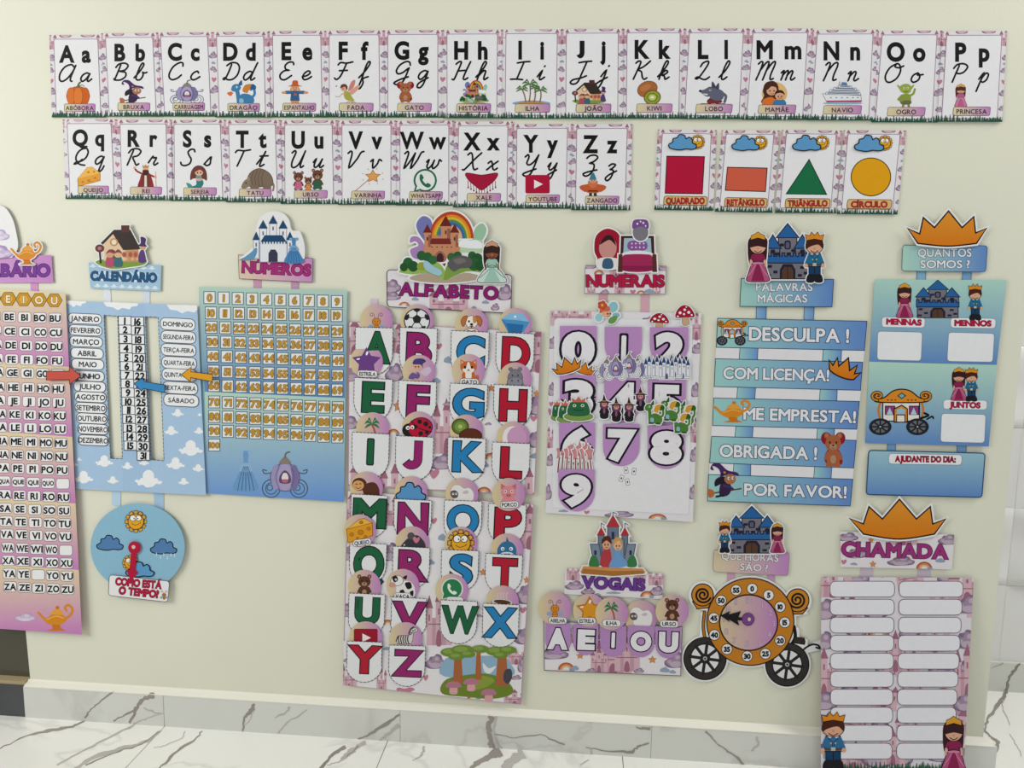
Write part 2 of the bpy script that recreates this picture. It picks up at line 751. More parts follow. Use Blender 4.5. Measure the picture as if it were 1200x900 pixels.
bbv = [(zA([(400, 392), (350, 430), (318, 455), (298, 484)]), (2, 1.6, 1.5, 2.5), 1),
       (zA([(542, 404), (505, 418), (478, 450), (455, 502)]), (7, 4, 5, 3), 1), (zA([(478, 452), (430, 480), (398, 494)]), (3, 1.5, 2), 1),
       (zA([(505, 447), (540, 463), (574, 470)]), (1.5, 2.5, .8), 2), (zA([(574, 468), (520, 484), (470, 506)]), (1, 1.5, 2), 2),
       (zA([(895, 435), (880, 462), (858, 486), (852, 530)]), (3.5, 4, 2.5, 2), 1), (zA([(897, 450), (880, 490), (858, 512)]), (1, 1, 1), 2),
       (zA([(1020, 446), (1000, 470), (966, 484)]), (2.5, 2, 1.5), 2), (zA([(1080, 455), (1010, 500), (978, 538)]), (1, 1.2, 1.8), 2),
       (zB([(205, 262), (150, 300), (90, 338), (45, 356)]), (2.5, 4, 2, 1.5), 1), (zB([(203, 300), (165, 330), (130, 358)]), (5, 3, 2), 2),
       (zB([(530, 268), (518, 300), (520, 330), (528, 384)]), (8, 5, 5, 7), 1), (zB([(545, 268), (535, 320), (545, 360), (565, 384)]), (2, 3, 3, 2), 2),
       (zB([(540, 332), (610, 345), (700, 332), (785, 368)]), (1, 1, 1.2, 1.6), 1),
       (zB([(1086, 312), (1050, 312), (1035, 306)]), (3, 2, 1), 1), (zB([(1082, 362), (1040, 376), (1025, 394), (940, 392), (860, 378)]), (1.2, 2, 3, 1.2, 1), 1),
       (zB([(872, 378), (880, 395), (876, 412)]), (1.2, 1.2, .6), 2),
       (zC([(80, 472), (120, 515), (170, 548), (205, 580), (225, 602)]), (2, 1.2, 2, 3, 2.5), 1), (zC([(262, 490), (265, 520), (240, 540)]), (2, 2, 1), 2)]
with_veins(bb, bbv, lambda x, y, h: wall_pt(x, y, BY + .0002 + h), [base_m, vein_d, vein_l])

# floor of 60 cm tiles
g = .0025
FX = [flat_pt(x, y, FLOOR).x for x, y in ((192, 852), (467, 873), (730, 893))]
step = (FX[2] - FX[0]) / 2
cols = [FX[0] + step * i for i in range(-6, 8)]
rows = [-BY - .6 * i + .02 for i in range(6, -3, -1)]
tiles = [slab(cols[i] + g / 2, cols[i + 1] - g / 2, rows[j] + g / 2, rows[j + 1] - g / 2, FLOOR - .01, FLOOR) for i in range(len(cols) - 1) for j in range(len(rows) - 1)]
fl = struct('floor', *join(*tiles), tile_m)
nf = len(fl.data.polygons)
struct('floor', *slab(cols[0], cols[-1], rows[0], rows[-1], FLOOR - .04, FLOOR - .0012), grout).name = 'floor_grout'
flv = [(zA([(312, 490), (255, 515), (165, 530), (90, 548), (0, 592)]), (1, 2.5, 4, 1.2, 1.2), 1), (zA([(568, 528), (520, 565), (420, 592), (330, 622), (262, 664)]), (2.5, 3.5, 4, 4.5, 4), 2),
       (zA([(560, 532), (500, 575), (400, 608), (300, 650)]), (1.2, 1.5, 1.2, 1.6), 1),
       (zA([(472, 508), (380, 555), (290, 600), (200, 650)]), (2, 2.4, 1.4, 2), 2), (zA([(650, 530), (640, 555), (580, 582), (540, 588)]), (1.2, 1, .8, .8), 2),
       (zA([(712, 530), (680, 565), (610, 610), (560, 662)]), (1.2, 2, 3, 1.5), 1), (zA([(1215, 585), (1170, 612), (1125, 662)]), (4, 4, 3), 1), (zA([(1250, 600), (1190, 640), (1150, 650)]), (2, 1.4, 1), 2),
       (zB([(85, 360), (40, 385), (0, 420)]), (4, 5, 4), 2), (zB([(60, 372), (20, 410)]), (1.6, 1.2), 1), (zB([(292, 374), (285, 400), (250, 424)]), (2, 2.5, .8), 2),
       (zB([(560, 390), (520, 410), (470, 436), (450, 455)]), (10, 8, 5, 4), 1), (zB([(640, 396), (600, 425), (570, 455)]), (12, 12, 10), 2),
       (zB([(870, 420), (840, 440)]), (1.5, 1), 2), (zC([(1140, 330), (1112, 372), (1070, 430), (1062, 470), (1110, 510), (1100, 545), (1068, 580), (1062, 605)]), (3.5, 5, 3, 2, 4, 3, 2, 2), 1),
       (zC([(1125, 360), (1128, 400), (1150, 450)]), (1, 1.2, 1), 2), (zC([(1150, 480), (1175, 520), (1190, 560)]), (.8, 1, 1), 2)]
with_veins(fl, flv, lambda x, y, h: flat_pt(x, y, FLOOR + .0003 + h), [tile_m, vein_d, vein_l])

# doorway beside the wall: granite sill, dark glass door with a brass strip
zs = wall_pt(16, 803.5, BY).z
struct('trim_2', *slab(XL - 2.6, XL - .0085, -BY + .002, .3, FLOOR, zs), granite)
brass = paint('dull_brass', (.42, .33, .18), .4, .05, 50)
db = .12
zt = flat_pt(16, 801.5, zs)
struct('trim_3', *slab(XL - 2.6, XL - .009, -BY + .006, .3, zs, wall_pt(16, 798, BY - .006).z), brass)
gm, gn, gb = nt('dark_glass')
gb.inputs['Base Color'].default_value = (.062, .058, .036, 1)
gb.inputs['Roughness'].default_value = .12
gb.inputs['Specular IOR Level'].default_value = .5
struct('door_1', *slab(XL - 2.6, XL - .001, .012, .022, zs + .006, FLOOR + 2.5), gm)

# hall beyond the far end of the wall: marble skirting and white relief tiles
YB = flat_pt(1180, 811, FLOOR).y
ZB = wall_pt(1180, 777, -YB).z
x0, x1 = XR - .6, XR + 2.2
sb = struct('baseboard_hall', *slab(x0, x1, YB, YB + .05, FLOOR, ZB), base_m)
with_veins(sb, [(zC([(1188, 233), (1172, 252), (1148, 280), (1136, 330)]), (1.5, 3.5, 3, 3.5), 1), (zC([(1128, 232), (1112, 240), (1085, 248)]), (2, 1.4, .8), 2)],
           lambda x, y, h: wall_pt(x, y, -YB + .0004 + h), [base_m, vein_d, vein_l])
vs, fs = [], []
tz = wall_pt(1185, 688, -YB).z - ZB
tx = wall_pt(1181, 700, -YB).x
nseg = 16
for a in range(-1, 4):
    for b in range(0, 8):
        ox, oz = tx + a * .6, ZB + b * tz
        n0 = len(vs)
        for j in range(nseg + 1):
            for i in range(nseg + 1):
                u, v = i / nseg, j / nseg
                ed = min(u, v, 1 - u, 1 - v)
                d = math.hypot(u - (0 if (a + b) % 2 else 1), v - .5)
                hgt = .022 * (.5 - .5 * math.cos(min(1, d / .95) * 2 * math.pi)) * min(1, ed * 10)
                vs.append((ox + .0003 + u * .5994, YB + .012 - hgt, oz + .0003 + v * (tz - .0006)))
        for j in range(nseg):
            for i in range(nseg):
                k = n0 + j * (nseg + 1) + i
                fs.append((k, k + 1, k + nseg + 2, k + nseg + 1))
hw = struct('wall_hall', vs, fs, relief)
for p in hw.data.polygons:
    p.use_smooth = True
struct('wall_hall_core', *slab(x0, x1 + .6, YB + .013, YB + .1, FLOOR, ZB + 8 * tz), pale_grout).name = 'wall_hall_backing'
# ------------------------------------------------------------------ printed motifs, each in a 100-unit box
K = '1c1c21'


def sun(face=True):
    p = Pic()
    for i in range(12):
        a = i * math.pi / 6
        c, s = math.cos(a), math.sin(a)
        q = [(c * 34 - s * 9, s * 34 + c * 9), (c * 50 - s * 8, s * 50 + c * 8), (c * 50 + s * 8, s * 50 - c * 8), (c * 34 + s * 9, s * 34 - c * 9)]
        p.p('d9a441', q, o='4a3a2a', w=2.5)
    p.e(0, 0, 36, 36, 'e3a62c', o='4a3a2a', w=3)
    if face:
        p.e(-14, -16, 14, 14, 'f3f1ea', o='4a3a2a', w=2.5).e(13, -16, 13, 13, 'f3f1ea', o='4a3a2a', w=2.5)
        p.e(-8, -14, 3, 3, K).e(8, -14, 3, 3, K).l(2.5, '6a4a20', (-20, 8), (-4, 16), (16, 10), (22, 4))
    return p


def cloud(c='5b95c8', o=K, w=4):
    return Pic().b(c, (-46, 20), (-50, 6), (-36, -4), (-34, -18), (-20, -22), (-12, -34), (6, -32), (12, -18), (24, -24), (34, -14), (36, 0), (49, 8), (46, 22),
                   (30, 26), (12, 24), (-8, 28), (-28, 26), o=o, w=w)


def white_cloud(c='eef0f2'):
    return Pic().p(c, *(smooth([(-50, 8), (-42, 0), (-34, 4), (-26, -6), (-20, -4)], 4) + smooth([(-20, -8), (-18, -26), (0, -38), (18, -26), (20, -8)], 5) + smooth([(22, -4), (32, -4), (36, 6), (44, 6), (50, 12), (40, 20), (28, 18), (14, 30), (-8, 32), (-20, 22), (-36, 24), (-40, 14)], 4)))


def crown(o=K, c='d98a2c', w=4):
    return Pic().p((c, 'd2741f', 'y'), *([(-50, -6), (-34, 10), (-30, -30), (-17, 3), (0, -48), (17, 3), (32, -32), (34, 9), (50, -7)]
                                        + smooth([(38, 34), (22, 42), (0, 45), (-22, 42), (-38, 34)], 4)), o=o, w=w)


def lamp():
    return (Pic().b('d68a2b', (-50, -12), (-44, -14), (-26, 4), (-10, -8), (10, -10), (24, -2), (28, 10), (14, 22), (-4, 26), (-22, 20), (-36, 6))
            .l(7, 'd68a2b', (22, 6), (38, -4), (44, -22), (34, -34), (24, -28), (28, -18))
            .b('c9771d', (-10, 24), (10, 24), (14, 34), (24, 40), (-22, 40), (-8, 34)).b('e2a044', (-14, -8), (-8, -18), (4, -24), (14, -18), (20, -6))
            .e(4, -27, 5, 5, 'c9771d').l(3, 'e8b060', (-24, 8), (0, -2), (20, 4)))


def girl(dress='b4557f', dark='8c2a52', skin='d9a88c', hair='3b2529', top='d79a33', trim='d08aa8', wide=1.0):
    W = wide
    p = Pic().b(hair, (-18, -38), (18, -38), (21, -18), (18, 8), (10, -4), (-10, -4), (-19, 12), (-23, -12))
    p.p(dark, (-11, -8), (11, -8), (12, 14), (-12, 14), o=K, w=1.5)
    p.b(dress, (-11, 10), (11, 10), (22 * W, 32), (25 * W, 46), (0, 48), (-25 * W, 46), (-22 * W, 32), o=K, w=1.5)
    p.p(dark, (-3, 13), (3, 13), (15 * W, 46), (-15 * W, 46)).l(1.5, trim, (-4, 14), (-16 * W, 30), (-22 * W, 36)).l(1.5, trim, (4, 14), (16 * W, 30), (22 * W, 36))
    p.r(-12, 10, 12, 13, trim)
    p.l(5, dark, (-11, -4), (-16, 6)).l(4, skin, (-16, 6), (-17, 16)).l(5, dark, (11, -4), (16, 6)).l(4, skin, (16, 6), (17, 16))
    p.e(0, -23, 19, 16, skin, o=K, w=1.2)
    p.b(hair, (-20, -25), (-16, -38), (0, -41), (16, -38), (20, -25), (19, -19), (0, -22), (-19, -19))
    p.p(top, (-17, -34), (-15, -43), (-7, -46), (0, -50), (7, -46), (15, -43), (17, -34), (0, -38), o=K, w=1)
    p.e(0, -17, 2, 1.6, 'c08a74').l(1.6, K, (-8, -13), (0, -9.5), (8, -13))
    return p


def boy(coat='2a6d94', dark='1d4266', skin='d9a88c', hair='4a2a22', top='d98a2c', boots='26262b'):
    p = Pic().p(dark, (-13, 14), (13, 14), (13, 38), (-13, 38), o=K, w=1.5).l(1.5, K, (0, 18), (0, 40), sm=False)
    p.b(boots, (-15, 34), (-1, 34), (-1, 48), (-18, 48)).b(boots, (1, 34), (15, 34), (18, 48), (1, 48))
    p.p(coat, (-13, -8), (13, -8), (16, 18), (-16, 18), o=K, w=1.5)
    p.r(-16, 12, 16, 16, '5a4a3a').r(-4, 11, 4, 17, 'b8b8b0').l(1.2, dark, (-9, -4), (-2, 2), (-2, 10)).l(1.2, dark, (9, -4), (2, 2), (2, 10)).e(-4, 4, 1.6, 1.6, 'd0b050').e(4, 4, 1.6, 1.6, 'd0b050')
    p.l(6, coat, (-12, -4), (-19, 12)).e(-19, 16, 4, 4, skin).l(6, coat, (12, -4), (19, 12)).e(19, 16, 4, 4, skin)
    p.b('e8e8ea', (-10, -11), (10, -11), (6, -5), (0, -8), (-6, -5))
    p.e(0, -23, 20, 16, skin, o=K, w=1.2)
    p.b(hair, (-20, -24), (-16, -37), (0, -40), (16, -37), (20, -24), (18, -17), (8, -25), (-10, -21), (-19, -16))
    p.p(top, (-18, -33), (-21, -45), (-11, -42), (-7, -50), (0, -43), (7, -50), (11, -42), (21, -45), (18, -33), (0, -36), o=K, w=1)
    p.e(0, -17, 2, 1.6, 'c08a74').l(1.6, K, (-8, -13), (0, -9), (8, -13))
    return p


def castle(st='77757f', rf='2f64a0', dk='2a2b3c', door='5a4030'):
    p = Pic().r(-20, -26, 20, 12, st, o=dk, w=2).p(rf, (-25, -25), (0, -50), (25, -25), o=dk, w=2)
    for s in (-1, 1):
        p.r(s * 32 - 15, -6, s * 32 + 15, 12, st, o=dk, w=2).p(rf, (s * 32 - 18, -6), (s * 32, -30), (s * 32 + 18, -6), o=dk, w=2)
        p.r(s * 32 - 5, -4, s * 32 + 5, 7, dk, rad=3)
    p.r(-7, -20, 7, -4, dk, rad=5).r(-4, -17, 4, -6, '5b5d78', rad=3)
    p.r(-46, 12, 46, 48, st, o=dk, w=2)
    t = [(-48, 20), (-48, 4)]
    for i in range(8):
        x = -48 + i * 12
        t += [(x, 2), (x + 6, 2), (x + 6, 8), (x + 12, 8)]
    p.p(rf, *(t + [(48, 20), (-48, 20)]), o=dk, w=2)
    for (x, y) in ((-38, 26), (-26, 36), (-40, 42), (32, 28), (40, 38), (27, 42), (-12, -12), (13, -2), (3, 4), (-22, 4)):
        p.r(x - 5, y - 2.5, x + 4, y + 2.5, dk)
    p.p(dk, (-17, 48), (-17, 32), (-10, 22), (10, 22), (17, 32), (17, 48)).p(door, (-12, 48), (-12, 33), (-7, 27), (7, 27), (12, 33), (12, 48)).l(1.5, dk, (0, 27), (0, 48), sm=False)
    return p


def wagon():
    p = Pic().p('e6e2dc', (-30, 18), (-30, -22), (28, -22), (28, 18), o=K, w=2)
    for x in (-26, 12):
        p.r(x, -14, x + 15, 4, '8e3f74', o=K, w=1.5).p('a9cfe0', (x + 7, -11), (x + 12, 4), (x + 2, 4))
    p.p('d98a2c', (-12, 20), (-12, -8), (0, -16), (9, -8), (9, 20), o=K, w=2).p('8fc3dc', (-8, 2), (-8, -6), (-1, -10), (5, -6), (5, 2)).r(-8, 5, 5, 20, 'e6e2dc', o=K, w=1.5)
    p.l(4, 'c67a22', (-34, 14), (-37, -6), (-33, -24)).l(4, 'c67a22', (31, 14), (34, -6), (31, -24))
    p.b('d98a2c', (-43, -27), (-28, -32), (-14, -46), (0, -50), (14, -46), (28, -32), (42, -27), (30, -22), (-32, -22), o=K, w=2.2)
    for s, x in ((1, -38), (-1, 37)):
        p.l(6, K, [(x + s * (10 - i * .7) * math.cos(i * .75 + 1.6), -36 + (10 - i * .7) * math.sin(i * .75 + 1.6)) for i in range(13)])
        p.l(3, 'd98a2c', [(x + s * (10 - i * .7) * math.cos(i * .75 + 1.6), -36 + (10 - i * .7) * math.sin(i * .75 + 1.6)) for i in range(13)])
    p.p('6fb2cc', (-6, -36), (0, -42), (6, -36), (0, -30), o=K, w=1.5)
    for x in (-22, -16, -10, 10, 16, 22):
        p.e(x, -27, 1.6, 1.6, '7a4a1a')
    p.l(4, K, (30, 12), (42, 6), (36, 1)).l(3, K, (40, 14), (48, 8), (50, 12))
    for x in (-34, 25):
        p.e(x, 30, 18, 18, '2b2c33').e(x, 30, 13, 13, '6d7076')
        for i in range(4):
            a = i * math.pi / 4
            p.l(3, '2b2c33', (x - 14 * math.cos(a), 30 - 14 * math.sin(a)), (x + 14 * math.cos(a), 30 + 14 * math.sin(a)))
        p.e(x, 30, 4, 4, '2b2c33').e(x, 30, 1.5, 1.5, 'c8c8c8')
    return p


def carriage(c='8d84ad', dk='5c5680', wh='5b6878'):
    p = Pic()
    for x in (-30, 30):
        p.l(2.5, wh, ell(x, 30, 19, 19), closed=True).l(2, wh, ell(x, 30, 12, 12), closed=True).l(2, wh, ell(x - 3, 28, 6, 6), closed=True)
    p.l(2.5, wh, (-28, -4), (-44, -2), (-48, -10), (-40, -8)).l(2.5, wh, (28, -4), (44, -2), (48, -10), (40, -8))
    p.e(0, 6, 32, 30, c, o=dk, w=2)
    p.e(-20, 6, 10, 27, '9d95bb').e(20, 6, 10, 27, '7d749f').e(0, 6, 15, 29, 'a79fc4')
    p.l(1.5, dk, (-12, -20), (-20, 6), (-12, 32)).l(1.5, dk, (12, -20), (20, 6), (12, 32))
    p.b('6a4a6a', (-11, 18), (-11, 2), (0, -9), (11, 2), (11, 18)).b('e4dbe0', (-7, 10), (-4, -2), (4, -2), (7, 10)).e(0, 14, 7, 4, 'b06a80')
    p.b('8a8078', (-12, -23), (-8, -32), (0, -38), (8, -32), (12, -23)).l(3, '6d675f', (0, -36), (2, -45), (10, -48))
    return p


def pumpkin():
    p = Pic().e(0, 10, 46, 38, 'cf6a24', o='8a3f14', w=2)
    p.e(-28, 10, 17, 34, 'd87330', o='a8531c', w=1.5).e(28, 10, 17, 34, 'c9611f', o='a8531c', w=1.5).e(0, 11, 18, 37, 'dd7a34', o='a8531c', w=1.5)
    return p.b('5d6b35', (-5, -24), (-1, -38), (8, -48), (12, -44), (5, -36), (6, -24)).l(2.5, '4d6b35', (5, -30), (16, -34), (24, -28))


def witch():
    p = Pic().l(4, '6a4a2a', (-46, 34), (46, 20), sm=False).b('b86a3a', (-50, 22), (-34, 26), (-34, 40), (-48, 44))
    p.b('3b2a4a', (-14, 8), (10, 4), (18, 20), (8, 38), (-16, 40)).l(7, '4a3560', (-4, 12), (14, 16), (22, 22)).l(6, '2a2530', (-6, 38), (-26, 42))
    p.b('2b2430', (-30, -2), (-16, -12), (10, -10), (4, 4), (-14, 8), (-30, 14)).e(14, -6, 17, 14, 'a87050').e(10, -8, 3.5, 4.5, 'f0ece4').e(22, -9, 3.5, 4.5, 'f0ece4').e(11, -8, 1.8, 2.4, K).e(23, -9, 1.8, 2.4, K)
    p.b('4a2f63', (-26, -4), (-14, -16), (-20, -34), (-38, -42), (-34, -30), (-44, -34), (-36, -48), (-16, -48), (6, -30), (34, -24), (38, -14), (10, -20))
    return p.l(4, '2f2040', (-12, -18), (4, -26)).e(-2, -24, 4, 3, 'b8892c')


def dragon(c='3f7fae', d='2a5f8c', wing='c9803a', fire=True):
    p = Pic()
    if fire:
        p.b('d8703a', (-50, 2), (-36, -4), (-30, 2), (-38, 14))
    p.b(wing, (2, -6), (10, -30), (34, -34), (28, -20), (34, -14), (22, -8), (18, 2)).l(9, c, (30, 22), (42, 6), (38, -18), (30, -12))
    p.b(d, (28, -16), (34, -34), (46, -26), (44, -12)).b(c, (-10, 14), (4, 4), (26, 8), (40, 24), (34, 44), (-8, 46), (-18, 34))
    p.l(14, c, (-12, 26), (-14, 4), (-18, -14)).b(c, (-36, -12), (-30, -30), (-14, -34), (-4, -22), (-10, -8), (-26, -4))
    p.b(d, (-12, -32), (-2, -50), (0, -30)).e(-18, -22, 3.5, 4, 'f0f0ea').e(-19, -22, 1.8, 2.2, K).b('8fb8cc', (-8, 24), (4, 26), (4, 42), (-8, 42))
    return p.b(d, (-14, 42), (2, 42), (4, 49), (-16, 49)).b(d, (16, 42), (32, 42), (34, 49), (14, 49))


def scarecrow():
    p = Pic().l(5, 'a87848', (0, 10), (0, 48), sm=False).b('d9935a', (-14, 34), (14, 34), (10, 50), (-8, 50))
    p.l(13, '3f6a94', (-34, 0), (34, 0), sm=False).e(-42, 1, 9, 5, 'd9935a').e(42, 1, 9, 5, 'd9935a').p('39608a', (-14, -6), (14, -6), (18, 34), (-18, 34)).r(-4, 4, 6, 12, 'c05a4a')
    p.e(0, -20, 15, 14, 'd9a878').b('c05f3a', (-26, -24), (-12, -30), (-8, -46), (10, -46), (13, -30), (26, -24)).e(-5, -18, 2, 2, K).e(5, -18, 2, 2, K).l(2, '8a3a2a', (-6, -12), (0, -9), (6, -12))
    return p.b('d9935a', (-16, -18), (-20, -4), (-12, -10)).b('d9935a', (16, -18), (20, -4), (12, -10))


def fairy():
    p = Pic().b('c9857a', (2, -4), (14, -40), (30, -48), (24, -20)).b('d9a08c', (6, 0), (40, -28), (46, -18), (20, 8))
    p.l(3, 'c8a878', (-48, 16), (-34, 18), (-22, 8)).b('a8a84a', (-14, -2), (4, -2), (18, 20), (26, 34), (4, 34), (-12, 22)).l(6, 'd9a88c', (10, 32), (22, 44))
    p.l(4, 'd9a88c', (-10, 4), (-24, 8)).e(-14, -16, 13, 12, 'd9a88c').b('6a3a34', (-28, -16), (-24, -30), (-8, -32), (0, -20), (-4, -8), (-10, -22)).e(-18, -14, 2, 2.5, K)
    return p.l(3, 'b9b06a', (-4, 40), (22, 36), (34, 46)).e(-44, -24, 4, 4, 'c9a0a8')


def bear(c='5a3a2c', d='3f281f', coat=None, cape=None):
    p = Pic()
    if cape:
        p.b(cape, (-20, 0), (20, 0), (30, 40), (-26, 36))
    p.e(-15, 42, 10, 8, c).e(15, 42, 10, 8, c).b(coat or c, (-17, 2), (17, 2), (22, 28), (16, 44), (-16, 44), (-22, 28))
    p.l(10, c, (-18, 8), (-26, 24)).l(10, c, (18, 8), (26, 24)).e(0, 26, 10, 12, 'b08a70' if not coat else coat)
    for s in (-1, 1):
        p.e(s * 22, -42, 9, 9, c).e(s * 22, -42, 5, 5, 'a8776a')
    p.e(0, -20, 27, 24, c).e(0, -10, 12, 9, 'b08a70').e(0, -14, 4, 3, d).e(-11, -22, 3, 3.6, K).e(11, -22, 3, 3.6, K).l(1.6, d, (-5, -7), (0, -4), (5, -7))
    return p


def critter():
    p = bear('a8623f', '5a2a1a', cape='8e2430')
    p.it.insert(0, ('p', [ell(-24, -34, 18, 18)], '8e2430'))
    p.it.insert(0, ('p', [ell(24, -34, 18, 18)], '8e2430'))
    return p


def story_book():
    p = Pic().b('7478b0', (-16, -4), (-25, -18), (-28, -32), (-22, -43), (-14, -38), (-12, -20)).b('9ac0a4', (26, -6), (29, -26), (36, -33), (40, -24), (37, -12), (30, -2))
    p.b('a883b8', (-30, 16), (-34, 4), (-26, -2), (-29, -8), (-34, -6), (-33, -14), (-26, -14), (-20, -2), (-18, 14))
    for r, c in ((21.5, 'b5452c'), (19, 'dd8a2c'), (17, 'd9b23a'), (15, '4f8a5a'), (13, '3f6aa8'), (10.5, 'd9b08c')):
        p.p(c, ell(6, -12, r, r * 1.75, 20, 0, 180, 360))
    p.r(13, -10, 36, 8, 'b9cfae').b('e9ecee', (13, -6), (18, -11), (24, -9), (30, -10), (36, -4), (34, 2), (15, 0))
    cs, sh = 'c48a68', '9c6048'
    p.r(-15, -6, 13, 16, cs)
    for i in range(6):
        p.r(-13 + i * 2.2, -17, -11.8 + i * 2.2, -14, cs)
    p.r(-13, -15, 0, -6, cs).p('7a2f2c', (-16, -4), (-13, -12), (4, -12), (7, -4))
    for x, t, wd, rh, base in ((-17.3, -20, 2.9, 12, 10), (.5, -29, 4.6, 15, -12), (9, -20, 3.3, 12, 12)):
        p.r(x - wd, t, x + wd, base, cs).r(x + wd * .3, t, x + wd, base, sh).r(x - wd - .8, t, x + wd + .8, t + 3, cs).p('6f2a2a', (x - wd - 1.4, t), (x, t - rh), (x + wd + 1.4, t)).r(x - .8, t + 6, x + .8, t + 11, '5a3a34')
    p.r(-21, 0, -12, 12, cs).r(9, 0, 14, 14, cs)
    for x in (-13, -8, -3, 2, 6):
        p.e(x, 0, .7, .9, '5a3a34')
    p.b('9c6a5a', (-10, 20), (-10, 11), (-5, 5), (0, 11), (0, 20)).b('4a2a30', (-8, 20), (-8, 12), (-5, 8), (-2, 12), (-2, 20))
    p.b('93b45c', (-45, 34), (-32, 26), (-10, 20), (0, 34), (0, 46), (-16, 36), (-32, 38)).b('7d9c48', (0, 34), (4, 24), (26, 20), (44, 30), (40, 36), (20, 34), (0, 46))
    for (x, y, r, c) in ((-36, 22, 5, '2f6038'), (-31, 27, 5, '2a5633'), (-40, 28, 4, '2a5633'), (-23, 12, 4.5, '2f5f3a'), (-17, 14, 4.5, '2f6038'), (-12, 18, 4, '35683f'), (6, 14, 4, '35683f'), (12, 12, 4, '2f6038'), (26, 12, 4, '2f5f3a'), (31, 16, 5, '2a5633'), (28, 24, 6, '2f6038'), (34, 26, 5, '2a5633')):
        p.e(x, y, r, r * 1.5, c)
    p.b('5f5c5e', (2, 24), (8, 14), (18, 12), (26, 18), (24, 28), (14, 30), (8, 34)).b('77716e', (8, 18), (16, 15), (20, 20), (12, 24)).e(-23, 27, 4.5, 6, '93a03c')
    p.b('9fc4d4', (-21, 20), (-17, 20), (-12, 26), (-3, 34), (-6, 40), (-14, 36), (-20, 30))
    p.b('b0a08c', (-34, 42), (-16, 36), (0, 46), (18, 36), (34, 41), (28, 46), (0, 50), (-28, 47))
    return p


def palm_leafs(p, x, y, s, c='4f7a3a'):
    for a in (200, 235, 270, 305, 340, 160, 20):
        t = math.radians(a)
        ex, ey = x + s * math.cos(t), y + s * .8 * math.sin(t) + s * .25
        mx, my = x + s * .6 * math.cos(t), y + s * .75 * math.sin(t) - s * .12
        p.b(c, (x, y), (mx, my - s * .14), (ex, ey), (mx, my + s * .2))


def island():
    p = Pic().b('7fa8cc', (-50, 38), (0, 30), (50, 38), (40, 48), (-40, 48)).b('b98a52', (-34, 38), (0, 32), (34, 38), (26, 44), (-26, 44))
    for x, y, b, s in ((-4, -34, -6, 24), (26, -10, 24, 20), (-26, -14, -16, 18), (10, -20, 8, 16)):
        p.l(4, '8a6a3f', (x, y), ((x + b) / 2 + 2, (y + 36) / 2), (b, 36))
        palm_leafs(p, x, y, s)
    return p


def palm_tree():
    p = Pic().b('8fc0d6', (-50, 44), (0, 34), (50, 44), (30, 50), (-30, 50)).b('d9a860', (-26, 42), (4, 32), (34, 42))
    p.l(7, 'a85a3a', (-2, -16), (8, 8), (12, 40))
    palm_leafs(p, -2, -18, 32, '2f7a4a')
    return p


def house():
    p = Pic().b('7a9a42', (-50, 34), (-30, 26), (20, 28), (48, 26), (46, 38), (20, 44), (-20, 48))
    p.r(-2, 4, 34, 32, 'c4906a').p('e0c4a4', (-34, 30), (-34, -10), (-14, -36), (8, -8), (8, 30)).p('3b3230', (-14, -40), (18, -40), (38, 4), (4, 6), (-16, -30), (-36, -6), (-40, -10))
    p.r(0, -50, 16, -34, '5a3430').e(-14, -12, 8, 9, 'b98a5a').e(-14, -12, 5, 6, 'e9dcc0')
    for x in (6, 18, 28):
        p.e(x, 16, 4, 6, 'a85a4a').e(x + 4, 26, 3, 3, 'e0b080')
    p.b('7a4a34', (-26, 32), (-26, 12), (-18, 4), (-10, 12), (-10, 32)).l(4, '3b2a2a', (-42, 8), (-40, 34)).e(-42, 2, 9, 9, '6a3a3a').e(-42, 2, 4, 4, 'b07a7a')
    p.b('5a3f7a', (36, 10), (44, 6), (48, 32), (34, 32)).e(42, 0, 6, 6, 'd0a080').b('4a3468', (32, -4), (38, -10), (38, -24), (48, -20), (47, -8), (50, -2))
    for x, c, d in ((-22, 'b0506a', 'd0a080'), (-6, '3f6a74', 'd8b088')):
        p.b(c, (x - 6, 22), (x + 6, 22), (x + 8, 42), (x - 8, 42)).e(x, 15, 8, 8, d).b('8a3f4a', (x - 8, 14), (x, 4), (x + 8, 14), (x, 11))
    return p


def kiwi_fruit():
    return (Pic().e(-6, -14, 42, 32, 'a8693c', rot=-20, o='7a4522', w=2).e(-14, -20, 24, 12, 'b97a4a', rot=-25)
            .e(14, 20, 34, 29, '8a5a2a', rot=-10, o='6a4522', w=2).e(14, 20, 31, 26, '8f9f3a', rot=-10).e(14, 20, 16, 13, 'b9c26a').e(14, 20, 8, 6, 'e6e6c0')
            .l(2, '4a5a20', [(14 + 21 * math.cos(i), 20 + 17 * math.sin(i)) for i in range(7)], sm=False, closed=True))


def wolf(c='62657a', d='44465a'):
    p = Pic().b('7a3434', (-22, 30), (-4, 16), (18, 20), (30, 36), (14, 42), (-18, 42)).l(10, c, (26, 0), (42, 12), (38, 36))
    p.b(c, (-10, -14), (16, -16), (36, 0), (30, 26), (4, 30), (-14, 14)).b(c, (-46, -6), (-30, -14), (-14, -24), (6, -20), (12, -2), (-6, 12), (-26, 14))
    p.b(d, (-6, -22), (-4, -46), (8, -22)).b(d, (6, -20), (18, -40), (18, -14)).b('2b2b36', (-50, -10), (-42, -12), (-42, -4), (-48, -3)).e(-12, -10, 4, 3, 'e6d27a').e(-12, -10, 1.6, 2, K)
    return p.b('d9d5d0', (-40, 4), (-20, 4), (-24, 10)).r(-44, 42, -8, 49, '4a3a30').r(8, 42, 40, 49, '4a3a30')


